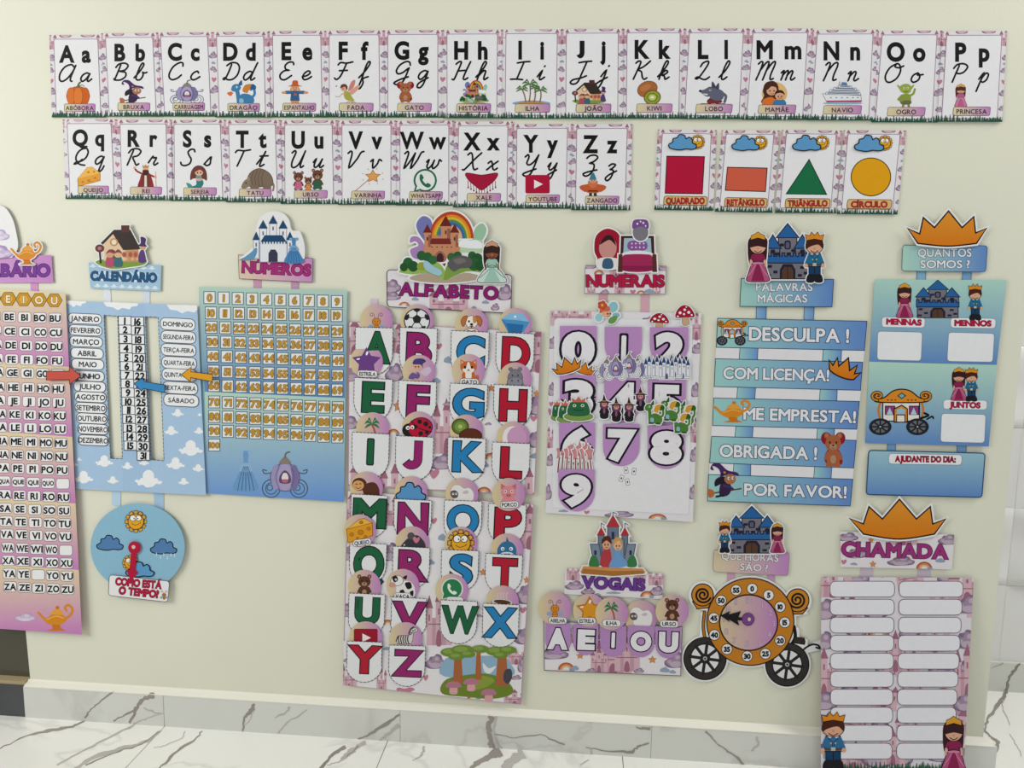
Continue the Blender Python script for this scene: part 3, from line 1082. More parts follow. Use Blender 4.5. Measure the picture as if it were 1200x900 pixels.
def mother_child():
    p = Pic().e(6, 0, 44, 46, 'e0b878')
    p.b('4a2f28', (-34, -10), (-26, -40), (-2, -50), (14, -40), (20, -20), (18, 14), (-10, 40), (-40, 36), (-30, 10))
    p.b('d9722f', (-34, 26), (-8, 14), (10, 26), (14, 48), (-32, 48)).e(-4, -12, 18, 20, 'dba480').b('4a2f28', (-24, -14), (-16, -38), (4, -40), (14, -24), (-4, -28), (-16, -16))
    p.b('3f7aa8', (4, 30), (28, 22), (44, 32), (42, 48), (4, 48)).e(24, 10, 16, 16, 'dba480').b('3b2724', (6, 8), (12, -10), (32, -12), (42, 6), (30, -2), (14, 0))
    for x, y in ((-10, -10), (4, -10), (19, 12), (30, 12)):
        p.e(x, y, 2.4, 3, K)
    return p.l(1.8, '8a3a34', (-8, 0), (-2, 3), (4, 0)).l(1.8, '8a3a34', (20, 18), (25, 20), (30, 18))


def ship():
    p = Pic().p('e6e7ea', (-50, -2), (48, 6), (50, 30), (-38, 32), o='7d8496', w=1.5).p('a8506a', (-40, 26), (50, 24), (48, 32), (-37, 34)).b('8fb4cf', (-44, 34), (0, 32), (48, 34), (40, 40), (-36, 40))
    for i, (x0, x1, y) in enumerate(((-40, 46, -8), (-30, 42, -18), (-20, 36, -27), (-8, 24, -35))):
        p.p('eceef0', (x0, y), (x1, y + 3), (x1 + 2, y + 12), (x0 - 2, y + 9), o='6d7488', w=1.5).l(2.5, '4f6a94', (x0 + 4, y + 4), (x1 - 3, y + 7), sm=False)
    p.p('5b84b4', (0, -48), (12, -46), (14, -34), (-2, -35)).l(2, '6d7488', (-6, -50), (-6, -36), sm=False)
    for x in (-28, -14, 0, 14, 28, 40):
        p.e(x, 14, 2, 2, '4f5f80')
    return p


def goblin():
    p = Pic().l(9, '7f8f3c', (-9, 24), (-11, 46)).l(9, '7f8f3c', (9, 24), (11, 46)).b('8a9a42', (-18, -4), (14, -6), (20, 16), (14, 30), (-18, 30), (-24, 14)).b('6d6a4a', (-18, 20), (18, 20), (16, 34), (-16, 34))
    p.l(8, '8a9a42', (14, 0), (28, -8), (34, -26)).l(8, '8a9a42', (-16, 2), (-28, 14), (-14, 20)).b('97a84a', (-20, -18), (-24, -34), (-10, -46), (10, -46), (20, -34), (18, -16), (0, -8))
    return p.b('97a84a', (-22, -36), (-34, -44), (-24, -26)).b('97a84a', (18, -36), (32, -44), (22, -26)).e(-7, -30, 4, 4, 'e8e4c8').e(7, -30, 4, 4, 'e8e4c8').e(-7, -30, 2, 2, K).e(7, -30, 2, 2, K).l(2, '4a5020', (-8, -17), (0, -15), (8, -18))


def cheese(c='e0a03c', d='c4812a'):
    p = Pic().p(c, (-48, 12), (-8, -36), (14, -38), (48, -12), (48, 20), (-46, 44), o='9a6420', w=2).p('ebb65a', (-48, 12), (-8, -36), (14, -38), (48, -12))
    for x, y, r in ((-26, 26, 6), (0, 20, 8), (26, 8, 6), (14, 26, 4), (-2, -16, 6), (22, -18, 5), (36, 16, 3)):
        p.e(x, y, r, r * .8, d)
    return p


def cheese_block():
    p = Pic().p('dd9a2c', (-50, -6), (48, -30), (50, 18), (-44, 46), o='8a5a1c', w=2.5).p('e9b24a', (-50, -6), (0, -44), (20, -46), (48, -30), o='8a5a1c', w=2)
    for x, y, r in ((-30, 14, 8), (4, 6, 11), (34, -8, 7), (-8, 28, 5), (22, 22, 5), (6, -32, 7)):
        p.e(x, y, r, r * .85, 'c07f22', o='8a5a1c', w=1.5)
    return p


def king():
    p = Pic().b('8e2f34', (-12, -16), (14, -16), (30, 30), (26, 46), (-28, 44), (-22, 10)).b('6a3f2a', (-9, -14), (10, -14), (12, 46), (-10, 46)).l(7, '8e2f34', (-12, -12), (-32, -22), (-40, -32)).e(-42, -36, 5, 5, 'd9a88c')
    p.l(3, 'd0a890', (38, -20), (40, 46), sm=False).l(7, '8e2f34', (12, -10), (34, 0)).e(37, 0, 5, 5, 'd9a88c').e(0, -28, 11, 12, 'd9a88c').b('4a2a22', (-11, -26), (11, -26), (8, -8), (0, -4), (-8, -8))
    return p.p('c9863a', (-11, -36), (-12, -48), (-5, -42), (0, -50), (5, -42), (12, -48), (11, -36)).p('e0d6cc', (-4, -6), (4, -6), (5, 40), (-5, 40))


def mermaid():
    p = Pic().b('6f3f3a', (-34, 10), (-30, -26), (-10, -48), (16, -46), (32, -24), (34, 12), (20, 6), (-20, 4)).b('2f7f80', (-8, 8), (14, 8), (20, 26), (6, 44), (-22, 48), (-32, 38), (-10, 30))
    p.b('3f9a94', (-50, 22), (-34, 26), (-24, 40), (-36, 48), (-44, 38)).b('d9a88c', (-8, -8), (10, -8), (12, 12), (-9, 12)).b('4a9aa0', (-9, -6), (11, -6), (10, 2), (-8, 2)).e(2, -22, 17, 15, 'dfae92')
    return p.b('6f3f3a', (-18, -22), (-8, -42), (12, -42), (22, -20), (6, -32)).e(-4, -20, 2.5, 3.4, K).e(9, -20, 2.5, 3.4, K)


def armadillo():
    p = Pic().l(6, '8a7a6a', (36, 8), (46, 26), (44, 48)).b('7d6c5c', (-34, 16), (-24, -22), (4, -40), (34, -20), (44, 14), (36, 30), (-22, 32), o='5a4c40', w=2)
    for x in (-14, -4, 6, 16):
        p.l(2, '5f5044', (x - 2, 30), (x - 6, -2), (x + 2, -34))
    p.b('8a7a68', (-50, 34), (-42, 10), (-30, 2), (-22, 14), (-26, 30), (-40, 40)).b('9a8a76', (-34, 6), (-30, -8), (-24, 4)).e(-36, 18, 2.5, 2.5, K)
    for x in (-16, -4, 22, 32):
        p.b('7a6a5a', (x - 5, 26), (x + 5, 26), (x + 5, 42), (x - 7, 42))
    return p


def bears():
    p = Pic()
    for x, y, s, coat in ((-32, 4, .56, 'c46a8a'), (30, -2, .62, '35604a'), (0, 16, .42, 'd08a4a')):
        for it in bear('6a4536', '3f281f', coat=coat).it:
            if it[0] == 'p':
                p.it.append(('p', [[(x + q[0] * s, y + q[1] * s * 1.35) for q in f] for f in it[1]], it[2]))
            else:
                p.it.append(('l', [(x + q[0] * s, y + q[1] * s * 1.35) for q in it[1]], it[2] * s, it[3], it[4]))
    return p


def star_pts(cx, cy, r, k=.45, n=5, rot=-90):
    return [(cx + (r if i % 2 == 0 else r * k) * math.cos(math.radians(rot + i * 180 / n)), cy + (r if i % 2 == 0 else r * k) * math.sin(math.radians(rot + i * 180 / n))) for i in range(2 * n)]


def star(c='6d4488', d=None):
    p = Pic().p(c, star_pts(0, 2, 50, .52), o=d or c, w=5)
    return p.e(2, -30, 4, 8, 'f4eef4', rot=20).e(-30, -9, 7, 3, 'f4eef4', rot=-10)


def wand():
    p = Pic().l(3, 'b87a70', (-46, 50), (12, -10), sm=False).p('dba05a', star_pts(20, -16, 26, .5), o='b5703a', w=2)
    for a in range(0, 360, 45):
        t = math.radians(a + 20)
        p.e(20 + 36 * math.cos(t), -16 + 32 * math.sin(t), 2.2, 2.2, 'c9a06a')
    return p


def phone_bubble(disc='e4e8e4', ring='2f6a55', hand='2f6a55', solid=False):
    p = Pic().p(ring, (-46, 48), (-36, 12), (-8, 36)).e(2, -2, 48, 48, ring)
    if not solid:
        p.e(2, -2, 40, 40, disc).p(disc, (-36, 38), (-30, 18), (-14, 30))
    return p.b(hand, (-20, -24), (-12, -27), (-4, -12), (-9, -4), (4, 12), (12, 8), (25, 16), (22, 24), (10, 27), (-8, 16), (-20, -4))


def shawl(c='a5203f'):
    p = Pic()
    for i in range(11):
        x = -44 + i * 8.8
        y = 2 + 36 * (1 - abs(x) / 50)
        p.l(2.2, '8a1f38', (x, y - 12), (x + 1, y + 12), sm=False).e(x + 1, y + 13, 2.6, 4, '8a1f38')
    return p.b(c, (-50, -38), (0, -30), (50, -38), (44, -12), (20, 14), (0, 30), (-20, 14), (-44, -12), o='7a1830', w=2)


def play_button(c='b0203f'):
    return Pic().r(-50, -38, 50, 38, c, rad=8).p('efe6e6', (-14, -18), (22, 0), (-14, 18))


def gnome():
    p = Pic().r(-14, 26, -3, 44, '2f3a34').r(3, 26, 14, 44, '2f3a34').b('2b2b2b', (-20, 42), (-2, 42), (-2, 50), (-20, 50)).b('2b2b2b', (2, 42), (20, 42), (20, 50), (2, 50))
    p.b('c4603a', (-22, -4), (22, -4), (28, 20), (16, 30), (-16, 30), (-28, 20)).l(13, 'c4603a', (-20, 2), (-42, 8), (-28, 20)).l(13, 'c4603a', (20, 2), (42, 8), (28, 20)).r(-18, 20, 18, 25, '4a3a2a')
    p.b('d0764a', (-16, -18), (16, -18), (14, 2), (0, 12), (-14, 2)).e(0, -18, 12, 9, 'd9a88c').e(-4, -19, 1.8, 1.8, K).e(5, -19, 1.8, 1.8, K).e(0, -14, 4, 3, 'c98a70').p('3f7f96', (-14, -22), (-4, -50), (4, -50), (14, -22))
    return p


def bee(c='d98a2c'):
    p = Pic().b('8fa8bf', (-16, 20), (-36, 20), (-38, 36), (-20, 40)).b('8fa8bf', (16, 20), (36, 20), (38, 36), (20, 40)).e(0, 34, 14, 15, c, o='7a4a1a', w=2).l(3, '7a4a1a', (-12, 32), (12, 32), sm=False)
    for s in (-1, 1):
        p.l(2.6, '7a4f4a', (s * 7, -10), (s * 10, -24), (s * 14, -34), (s * 26, -38), (s * 30, -28), (s * 22, -22), (s * 18, -30))
    return p.e(0, 4, 20, 17, c, o='7a4a1a', w=2.5).e(-7, 1, 2.5, 3, K).e(7, 1, 2.5, 3, K).l(2, '7a3a1a', (-6, 9), (0, 13), (6, 9))


def ball():
    p = Pic().e(0, 0, 48, 46, 'e4e5e6', o=K, w=4)
    p.p('2b2c30', star_pts(0, -6, 18, .82)[::1])
    for a in range(-90, 270, 72):
        t = math.radians(a)
        c, s = math.cos(t), math.sin(t)
        p.l(3, K, (15 * c, -6 + 15 * s), (32 * c, -4 + 30 * s), sm=False)
        p.p('2b2c30', (36 * c - 13 * s, 36 * s - 3 + 13 * c), (46 * c - 9 * s, 44 * s + 9 * c), (46 * c + 9 * s, 44 * s - 9 * c), (36 * c + 13 * s, 36 * s - 3 - 13 * c), (30 * c, 29 * s - 3))
    return p


def dog():
    p = Pic().b('ece6de', (-22, 20), (22, 20), (28, 50), (-28, 50), o='6a4a3a', w=2).e(0, -12, 27, 27, 'efe9e2', o='6a4a3a', w=2)
    for s in (-1, 1):
        p.b('b9713a', (s * 18, -36), (s * 36, -34), (s * 46, -14), (s * 38, 8), (s * 28, -4), o='6a4028', w=2).e(s * 11, -14, 4, 5, K)
    return p.b('c9884f', (6, -36), (20, -30), (20, -10), (8, -8)).e(0, -1, 7, 5, K).l(2.4, K, (-9, 8), (0, 6), (9, 8)).b('8a4a3a', (-5, 8), (5, 8), (0, 14)).l(4, '7a5a34', (-18, 24), (0, 29), (18, 24)).e(0, 31, 4, 4, 'd0a83a')


def gem():
    p = Pic().p('4f94c8', (-48, -18), (-18, -40), (26, -38), (50, -8), (18, 46), (-14, 46)).p('86bde0', (-48, -18), (-18, -40), (26, -38), (50, -8), (8, -14)).p('2f70a8', (-30, -4), (30, 2), (18, 46), (-14, 46)).p('3f84bb', (-48, -18), (-30, -4), (-14, 46))
    return p.e(0, -26, 4, 4, 'f0f4f8').l(3, 'f0f4f8', (16, 36), (28, 30), sm=False)


def kitten():
    p = Pic().b('c4683a', (22, 30), (38, 20), (46, 30), (40, 46), (20, 48)).b('c4683a', (-22, 8), (22, 8), (28, 30), (24, 48), (-24, 48), (-28, 30)).b('efe6dc', (-12, 8), (12, 8), (10, 40), (-10, 40))
    for s in (-1, 1):
        p.p('c4683a', (s * 12, -36), (s * 34, -48), (s * 36, -18)).p('e6b0a0', (s * 18, -34), (s * 31, -42), (s * 32, -24))
    p.e(0, -14, 36, 26, 'c4683a').b('efe6dc', (-4, -34), (4, -34), (10, -14), (26, -4), (14, 10), (-14, 10), (-26, -4), (-10, -14))
    return p.e(-15, -13, 5, 6, K).e(15, -13, 5, 6, K).e(0, -3, 3.5, 2.5, '8a3f3a').l(2, '6a3a34', (-6, 3), (0, 0), (6, 3)).e(-12, 47, 8, 5, 'efe6dc').e(12, 47, 8, 5, 'efe6dc')


def hippo(c='7d7c88', d='5a5966'):
    p = Pic().b(c, (-30, 16), (30, 16), (40, 50), (-40, 50), o=d, w=2).e(-20, -44, 9, 8, c, o=d, w=2).e(22, -44, 9, 8, c, o=d, w=2).b(c, (-26, -26), (0, -44), (28, -26), (32, 2), (0, 14), (-32, 2), o=d, w=2)
    return p.e(0, 14, 36, 22, '8c8b98', o=d, w=2).e(-12, -16, 3, 4, K).e(13, -16, 3, 4, K).e(-14, 8, 4, 5, d).e(14, 8, 4, 5, d)


def ladybug():
    p = Pic().e(-34, 8, 24, 24, '26262b').e(6, 0, 44, 36, 'b81f3a', rot=-12, o='26262b', w=3).l(3, '26262b', (-26, -24), (4, 2), (46, 14))
    for x, y, r in ((4, -22, 8), (26, -14, 9), (8, 20, 8), (30, 16, 7), (40, -2, 5), (-12, -4, 8)):
        p.e(x, y, r, r, '26262b')
    p.e(-38, 0, 7, 7, 'f0eee8').e(-22, -2, 7, 7, 'f0eee8').e(-37, 1, 3, 3, K).e(-22, -1, 3, 3, K)
    for x in (-20, 6, 30):
        p.l(3, '26262b', (x, 30), (x - 4, 44))
    return p


def kiwi_half():
    return Pic().e(-22, -16, 30, 28, '5f7a34', o='4a3a24', w=4).e(-22, -16, 20, 18, '7a964a').e(-22, -16, 8, 7, 'b9c26a').e(16, 18, 42, 27, '5f3426', o='3f2218', w=2)


def moon():
    return Pic().e(-2, 0, 40, 46, 'e9e4e6').e(14, -2, 38, 42, 'c99cc0')


def monkey():
    p = Pic().b('5a3428', (-12, -8), (24, -22), (44, -4), (44, 26), (-4, 28)).l(7, '5a3428', (40, 14), (48, 30), (40, 44))
    for x in (-4, 10, 26, 38):
        p.l(9, '5a3428', (x, 16), (x, 40), sm=False).e(x - 2, 43, 6, 4, 'd09a6a')
    return p.e(-26, -14, 27, 24, '5a3428').e(-30, -10, 21, 18, 'd9a06a').l(2, '5a3428', (-40, -4), (-30, 2), (-20, -4)).l(2.5, K, (-40, -14), (-36, -16), (-33, -13)).l(2.5, K, (-26, -15), (-22, -17), (-19, -14))


def sheep():
    p = Pic().b('e6e2e2', (-44, -16), (-30, -36), (-8, -36), (8, -24), (30, -26), (46, -6), (44, 24), (30, 44), (-4, 44), (-28, 34), (-34, 10), o='b5a8ac', w=2)
    return p.b('c8bcbc', (2, -8), (20, -16), (26, -6), (12, -2)).b('5f5458', (-42, -12), (-26, -16), (-14, -4), (-18, 12), (-34, 14), (-44, 2)).e(-34, -2, 4, 4.5, 'f0eee8').e(-22, -2, 4, 4.5, 'f0eee8').e(-34, -2, 2, 2, K).e(-22, -2, 2, 2, K)


def pig():
    p = Pic().b('d98a90', (-22, 14), (22, 14), (30, 48), (-30, 48))
    for s in (-1, 1):
        p.p('c46a74', (s * 10, -32), (s * 32, -46), (s * 32, -20))
    p.e(0, -8, 32, 28, 'd98a90').e(-14, -12, 6, 7, 'f2ecea').e(14, -12, 6, 7, 'f2ecea').e(-14, -12, 3, 4, K).e(14, -12, 3, 4, K)
    return p.e(0, 4, 12, 8, 'c8727c').e(-4, 4, 2, 3, '8a3f4a').e(4, 4, 2, 3, '8a3f4a')


def mouse():
    p = Pic().l(4, 'b07a80', (38, 26), (48, 12), (40, -8)).b('3f3d44', (-46, 22), (-30, -2), (-8, -20), (20, -26), (44, 0), (46, 32), (20, 42), (-24, 40), (-46, 34))
    p.e(-4, -24, 13, 13, '55535a').b('c87a8a', (2, -14), (10, -22), (16, -16), (24, -20), (26, -10), (14, 2)).e(-28, 8, 3, 3, 'f0eee8').e(-28, 8, 1.5, 1.5, K).e(-47, 26, 4, 4, 'c87a8a')
    return p.l(1.6, '26262b', (-40, 26), (-50, 36)).l(6, 'b58a8a', (-20, 42), (4, 44))


def shark():
    p = Pic().p('2f6a94', (-4, -28), (0, -50), (10, -28)).b('35729c', (-36, -2), (-20, -26), (0, -32), (22, -26), (36, -2), (30, 26), (0, 34), (-30, 26)).b('35729c', (-30, 14), (-50, 36), (-26, 28)).b('35729c', (30, 14), (50, 38), (26, 28))
    return p.b('d9e4ea', (-24, 14), (0, 8), (24, 14), (18, 32), (-18, 32)).e(-16, -4, 7, 7, 'f0f0f0').e(16, -4, 7, 7, 'f0f0f0').e(-15, -3, 3, 3, K).e(15, -3, 3, 3, K).b('8a3040', (-14, 16), (0, 14), (14, 16), (0, 26))


def cow():
    p = Pic().b('e6e3e2', (-20, -8), (24, -16), (44, 8), (40, 44), (-18, 46)).b('26262b', (8, -8), (28, -12), (34, 8), (18, 14)).b('26262b', (-12, 22), (2, 16), (8, 32), (-6, 40)).b('26262b', (26, 26), (40, 20), (38, 42))
    p.e(-22, -18, 24, 20, 'eae6e4', o='6a6466', w=2).b('26262b', (-40, -30), (-24, -36), (-18, -20), (-32, -12)).b('26262b', (0, -30), (16, -38), (12, -22)).e(-40, -2, 13, 10, 'c99a8c').e(-26, -22, 4, 4, 'f2f2f2').e(-26, -22, 2, 2, K)
    return p.e(8, 44, 14, 7, 'd09a9a')


def cup():
    p = Pic()
    for x in (-16, -4, 8, 20):
        p.l(4, 'd8c4cc', (x, -14), (x - 4, -28), (x + 2, -40))
    return p.l(5, 'c4bcbc', (-34, -2), (-48, -6), (-46, 14), (-30, 18)).b('cfc9c8', (-40, -6), (40, 4), (32, 30), (10, 40), (-20, 36), (-36, 16), o='7d7876', w=2).e(0, 0, 42, 12, 'd9d4d2', rot=6).e(0, 0, 36, 9, '5a3a2c', rot=6)


def zebra():
    p = Pic().b('d9d2d0', (-30, -10), (10, -14), (22, -36), (40, -42), (46, -30), (30, -20), (22, 16), (-30, 18), o='6a6466', w=2)
    for x in (-27, -14, 8, 18):
        p.l(8, 'd9d2d0', (x, 12), (x - 1, 46), sm=False)
        for y in (20, 30, 40):
            p.l(3, '3b393c', (x - 5, y), (x + 4, y + 2), sm=False)
    for x in (-26, -17, -8, 1, 10):
        p.l(4, '3b393c', (x, -11), (x - 3, 2), (x + 1, 17))
    for t in (0, 1, 2):
        p.l(3, '3b393c', (14 + t * 6, -14 - t * 9), (24 + t * 6, -20 - t * 6), sm=False)
    return p.l(4, '3b393c', (12, -20), (20, -38), (32, -46)).e(38, -36, 2, 2, K).l(3, '3b393c', (-31, -6), (-38, 10))


def pixie():
    p = Pic().b('cdbcd4', (6, 2), (34, -16), (46, -2), (26, 18)).b('6d5a94', (-26, 6), (-2, 4), (4, 20), (-10, 30), (-38, 26)).l(5, 'dba88c', (-14, 28), (6, 40), (18, 48)).l(4, 'dba88c', (-8, 8), (-34, -2))
    return p.e(-6, -18, 15, 13, 'dba88c').b('4a3f7a', (-22, -26), (-14, -44), (14, -46), (26, -36), (14, -26), (16, -12), (6, -24)).e(-12, -16, 2.4, 3, K).e(-1, -16, 2.4, 3, K)


def flower_fairy():
    p = Pic().e(24, -24, 20, 24, '8fc0cc', rot=20, o='dfeaea', w=2).e(-34, 20, 16, 18, '9cc8d2', o='dfeaea', w=2).e(36, 10, 16, 12, '86b8c8', o='dfeaea', w=2)
    p.b('6a9a54', (4, 40), (12, 20), (40, 12), (36, 34), (20, 46)).e(-4, 2, 20, 18, 'e0ac8c').b('cf6a4a', (-30, 2), (-28, -20), (-10, -34), (10, -22), (8, -8), (-14, -6))
    for a in range(0, 360, 72):
        t = math.radians(a)
        p.e(-20 + 11 * math.cos(t), -32 + 11 * math.sin(t), 9, 9, 'c4503a')
    return p.e(-20, -32, 6, 6, 'e0b04a').e(2, 4, 3, 4, K).e(12, 4, 3, 4, K).l(2, '8a3f34', (0, 14), (6, 16), (12, 13))


def mushroom():
    p = Pic().b('c9a888', (-14, 4), (14, 4), (18, 44), (-16, 46), o='8a6a54', w=2).b('a52038', (-48, 8), (-40, -22), (-8, -44), (26, -36), (48, -4), (46, 14), (0, 10), o='6a1424', w=2)
    for x, y, r in ((-24, -12, 8), (2, -24, 7), (22, -10, 8), (-4, -4, 6), (36, 4, 5), (-38, 4, 5), (12, -36, 4)):
        p.e(x, y, r, r * .85, 'f0e8e8')
    return p


def frog_pad():
    p = Pic().e(0, 32, 50, 17, '7d9a52', o='55743a', w=2).b('2f6a45', (-34, 24), (-30, -20), (-14, -26), (14, -26), (30, -20), (34, 24), o='234f34', w=2)
    return p.p('c86a5a', (-22, -26), (-24, -44), (-10, -34), (0, -50), (10, -34), (24, -44), (22, -26)).e(-14, -12, 6, 6, 'd9e0c8').e(14, -12, 6, 6, 'd9e0c8').e(-14, -12, 3, 3, K).e(14, -12, 3, 3, K).l(3, '1f4a2f', (-16, 4), (0, 8), (16, 4))


def standing_witch():
    p = Pic().b('2b2830', (-16, 0), (16, 0), (24, 48), (-24, 48)).l(8, '2b2830', (-14, 6), (-26, 26)).l(8, '2b2830', (14, 6), (26, 26)).b('6a4060', (-22, -18), (22, -18), (22, 8), (-22, 8)).e(0, -10, 15, 13, 'c9968c')
    return p.b('332e38', (-42, -16), (-12, -24), (-2, -50), (12, -24), (42, -16), (0, -14)).p('b5703a', (-13, -24), (13, -24), (14, -19), (-14, -19)).e(-5, -9, 2.4, 3, K).e(5, -9, 2.4, 3, K).e(0, 20, 7, 12, '8a5a70')


def star_wand():
    return Pic().l(7, '8a5048', (0, 0), (0, 50), sm=False).p('d08a90', star_pts(0, -20, 30, .5), o='b56a74', w=3)


def small_castle(st='e4e6ec', rf='2f4a7a'):
    p = Pic().r(-40, 0, 40, 48, st, o='8a8fa8', w=2)
    for x, t, wd in ((-36, -8, 9), (-16, -18, 9), (8, -12, 9), (32, -6, 9)):
        p.r(x - wd, t, x + wd, 40, st, o='8a8fa8', w=2).p(rf, (x - wd - 3, t), (x, t - 26), (x + wd + 3, t)).r(x - 2, t + 8, x + 2, t + 16, '5a5f80')
    return p.p('5a5f80', (-8, 48), (-8, 32), (0, 24), (8, 32), (8, 48))


def white_castle():
    p = Pic()
    for x, t, wd in ((-44, 2, 7), (-26, -22, 9), (0, -32, 9), (26, -22, 9), (44, 2, 7)):
        p.r(x - wd, t, x + wd, 40, 'e6e8ec', o='9a9fb0', w=1.5).p('23496e', (x - wd - 3, t), (x, t - 18), (x + wd + 3, t)).r(x - 2, t + 6, x + 2, t + 14, '6a7090')
    p.p('23496e', (-36, 10), (-22, -8), (24, -8), (38, 10)).r(-34, 10, 36, 48, 'e2e4ea', o='9a9fb0', w=1.5)
    for i in range(9):
        p.r(-33 + i * 7.6, 6, -29 + i * 7.6, 12, 'e2e4ea')
    return p.p('3b3d52', (-12, 48), (-12, 30), (-6, 22), (6, 22), (12, 30), (12, 48))


def gown(c='4f86b8', d='3a6a9c', t='7aa8d0'):
    p = Pic().b(c, (-7, -16), (7, -16), (20, 8), (38, 40), (20, 48), (-20, 48), (-38, 40), (-20, 8)).b(t, (-8, -14), (8, -14), (20, 2), (0, 6), (-20, 2)).p(c, (-9, -40), (9, -40), (6, -14), (-6, -14)).e(-12, -36, 6, 5, t).e(12, -36, 6, 5, t)
    for x in (-24, -12, 0, 12, 24):
        p.l(1.5, d, (x * .25, -6), (x * .7, 20), (x, 46))
    return p


def red_cape():
    return (Pic().b('9c2236', (-46, 4), (-40, -32), (-4, -50), (34, -38), (46, -4), (40, 30), (24, 46), (-28, 46), (-36, 24)).b('c98f88', (-30, 4), (-24, -18), (0, -28), (24, -18), (28, 4), (14, 22), (-16, 22))
            .b('e4e0e0', (-36, 28), (-14, 22), (14, 22), (34, 28), (26, 48), (-28, 48)).b('3f5f7a', (-14, 26), (12, 26), (16, 48), (-18, 48)).b('3b2426', (-28, -10), (-8, -32), (14, -30), (26, -8), (4, -22)))


def bed():
    p = Pic().p('4a2a28', (-44, 20), (-42, -44), (42, -44), (44, 20)).p('9fbccc', (-36, 0), (-34, -38), (34, -38), (36, 0))
    p.b('8a5a9a', (-24, -10), (-20, -30), (20, -30), (24, -10), (0, -4))
    for x in (-14, -4, 6, 16):
        for y in (-24, -14):
            p.e(x, y, 2, 2, 'e4dcea')
    p.b('e0e4e8', (-36, 0), (0, -6), (36, 0), (36, 12), (-36, 12)).b('a2305a', (-40, 46), (-38, 10), (-20, 4), (20, 4), (38, 10), (40, 46)).r(-42, 34, 42, 46, '8a2650')
    return p.p('5a3430', (-50, 50), (-48, 4), (-38, 4), (-38, 50)).p('5a3430', (50, 50), (48, 4), (38, 4), (38, 50))


def forest():
    p = Pic().b('8fb0c8', (-44, 8), (-46, -20), (-30, -30), (30, -30), (46, -16), (44, 8)).b('6f8430', (-50, 30), (-40, 12), (-10, 4), (10, 2), (34, 10), (48, 28), (46, 42), (20, 50), (-16, 46), (-44, 42))
    p.b('8a9a40', (-4, 20), (6, 6), (24, 14), (12, 28), (-8, 34))
    for x, t, b, wd in ((-26, -44, 20, 7), (2, -40, 14, 4.5), (34, -40, 26, 9)):
        p.p('a8643c', (x - wd * .6, t), (x + wd * .6, t), (x + wd, b), (x - wd, b))
    for x, y, rx in ((-36, -38, 14), (-20, -42, 16), (-12, -34, 10), (4, -44, 12), (26, -40, 14), (42, -42, 12), (-28, -30, 11), (32, -32, 10)):
        p.e(x, y, rx, rx * .62, '6f8a3a').e(x - 2, y - 2, rx * .6, rx * .32, '869f4c')
    for x, y in ((-32, 26), (-8, 20), (16, 40)):
        p.b('d9a0a8', (x - 4, y), (x + 4, y), (x + 5, y + 14), (x - 5, y + 14)).b('b5788c', (x - 10, y + 2), (x - 6, y - 8), (x + 6, y - 8), (x + 10, y + 2))
    return p.b('4a4650', (36, 14), (38, -4), (46, -6), (48, 8), (42, 22)).b('e0e4e4', (8, -18), (16, -8), (26, -12), (18, 2), (10, -2))


def cat_kid():
    return critter()


# the fairground wallpaper of the borders: motifs scattered without touching
def puff(c='a08aa2', l='bcaabb', d='82708a'):
    return (Pic().b(d, (-48, 20), (-50, 2), (-34, -8), (-24, -26), (-4, -28), (6, -40), (28, -34), (36, -14), (50, -2), (46, 20), (24, 30), (-24, 32))
            .e(-26, 4, 18, 16, c).e(4, -12, 22, 20, c).e(30, 4, 16, 16, c).e(0, 16, 28, 14, l).e(8, -16, 11, 10, l).e(-28, 4, 8, 8, l).e(32, 6, 7, 7, l))


def pink_castle(c='c199a7', d='a06a80', l='d2b0bb'):
    return (Pic().r(-40, -4, 40, 48, c).r(-48, -22, -26, 48, l).r(28, -22, 50, 48, l).r(-12, -34, 12, 40, l).p(d, (-52, -22), (-37, -48), (-22, -22)).p(d, (24, -22), (39, -46), (54, -22)).p(d, (-15, -34), (0, -58), (15, -34))
            .b(d, (-9, 48), (-9, 28), (0, 18), (9, 28), (9, 48)).r(-40, -10, -34, 2, d).r(36, -8, 42, 4, d).r(-3, -22, 3, -10, d).l(3, d, (-40, 8), (40, 8), sm=False))


def rainbow():
    p = Pic()
    for r, c in ((48, 'b5583f'), (38, 'cf8a62'), (28, 'd9b88c'), (18, 'e4dcdc')):
        p.p(c, ell(0, 20, r, r, 16, 0, 180, 360))
    return p.b('8fa0b5', (20, 28), (22, 10), (36, 6), (50, 16), (46, 30))


def wisp():
    return Pic().b('93a3b8', (-46, 16), (-40, -8), (-14, -20), (8, -26), (30, -10), (48, 4), (40, 24), (0, 26))


def rose():
    return Pic().b('bf7f98', (-4, 40), (-40, -4), (-30, -34), (-4, -20), (24, -36), (42, -6))


def orange_star():
    return Pic().p('cf8f5c', star_pts(0, 0, 46, .5), o='b5703f', w=4)


MOT = None


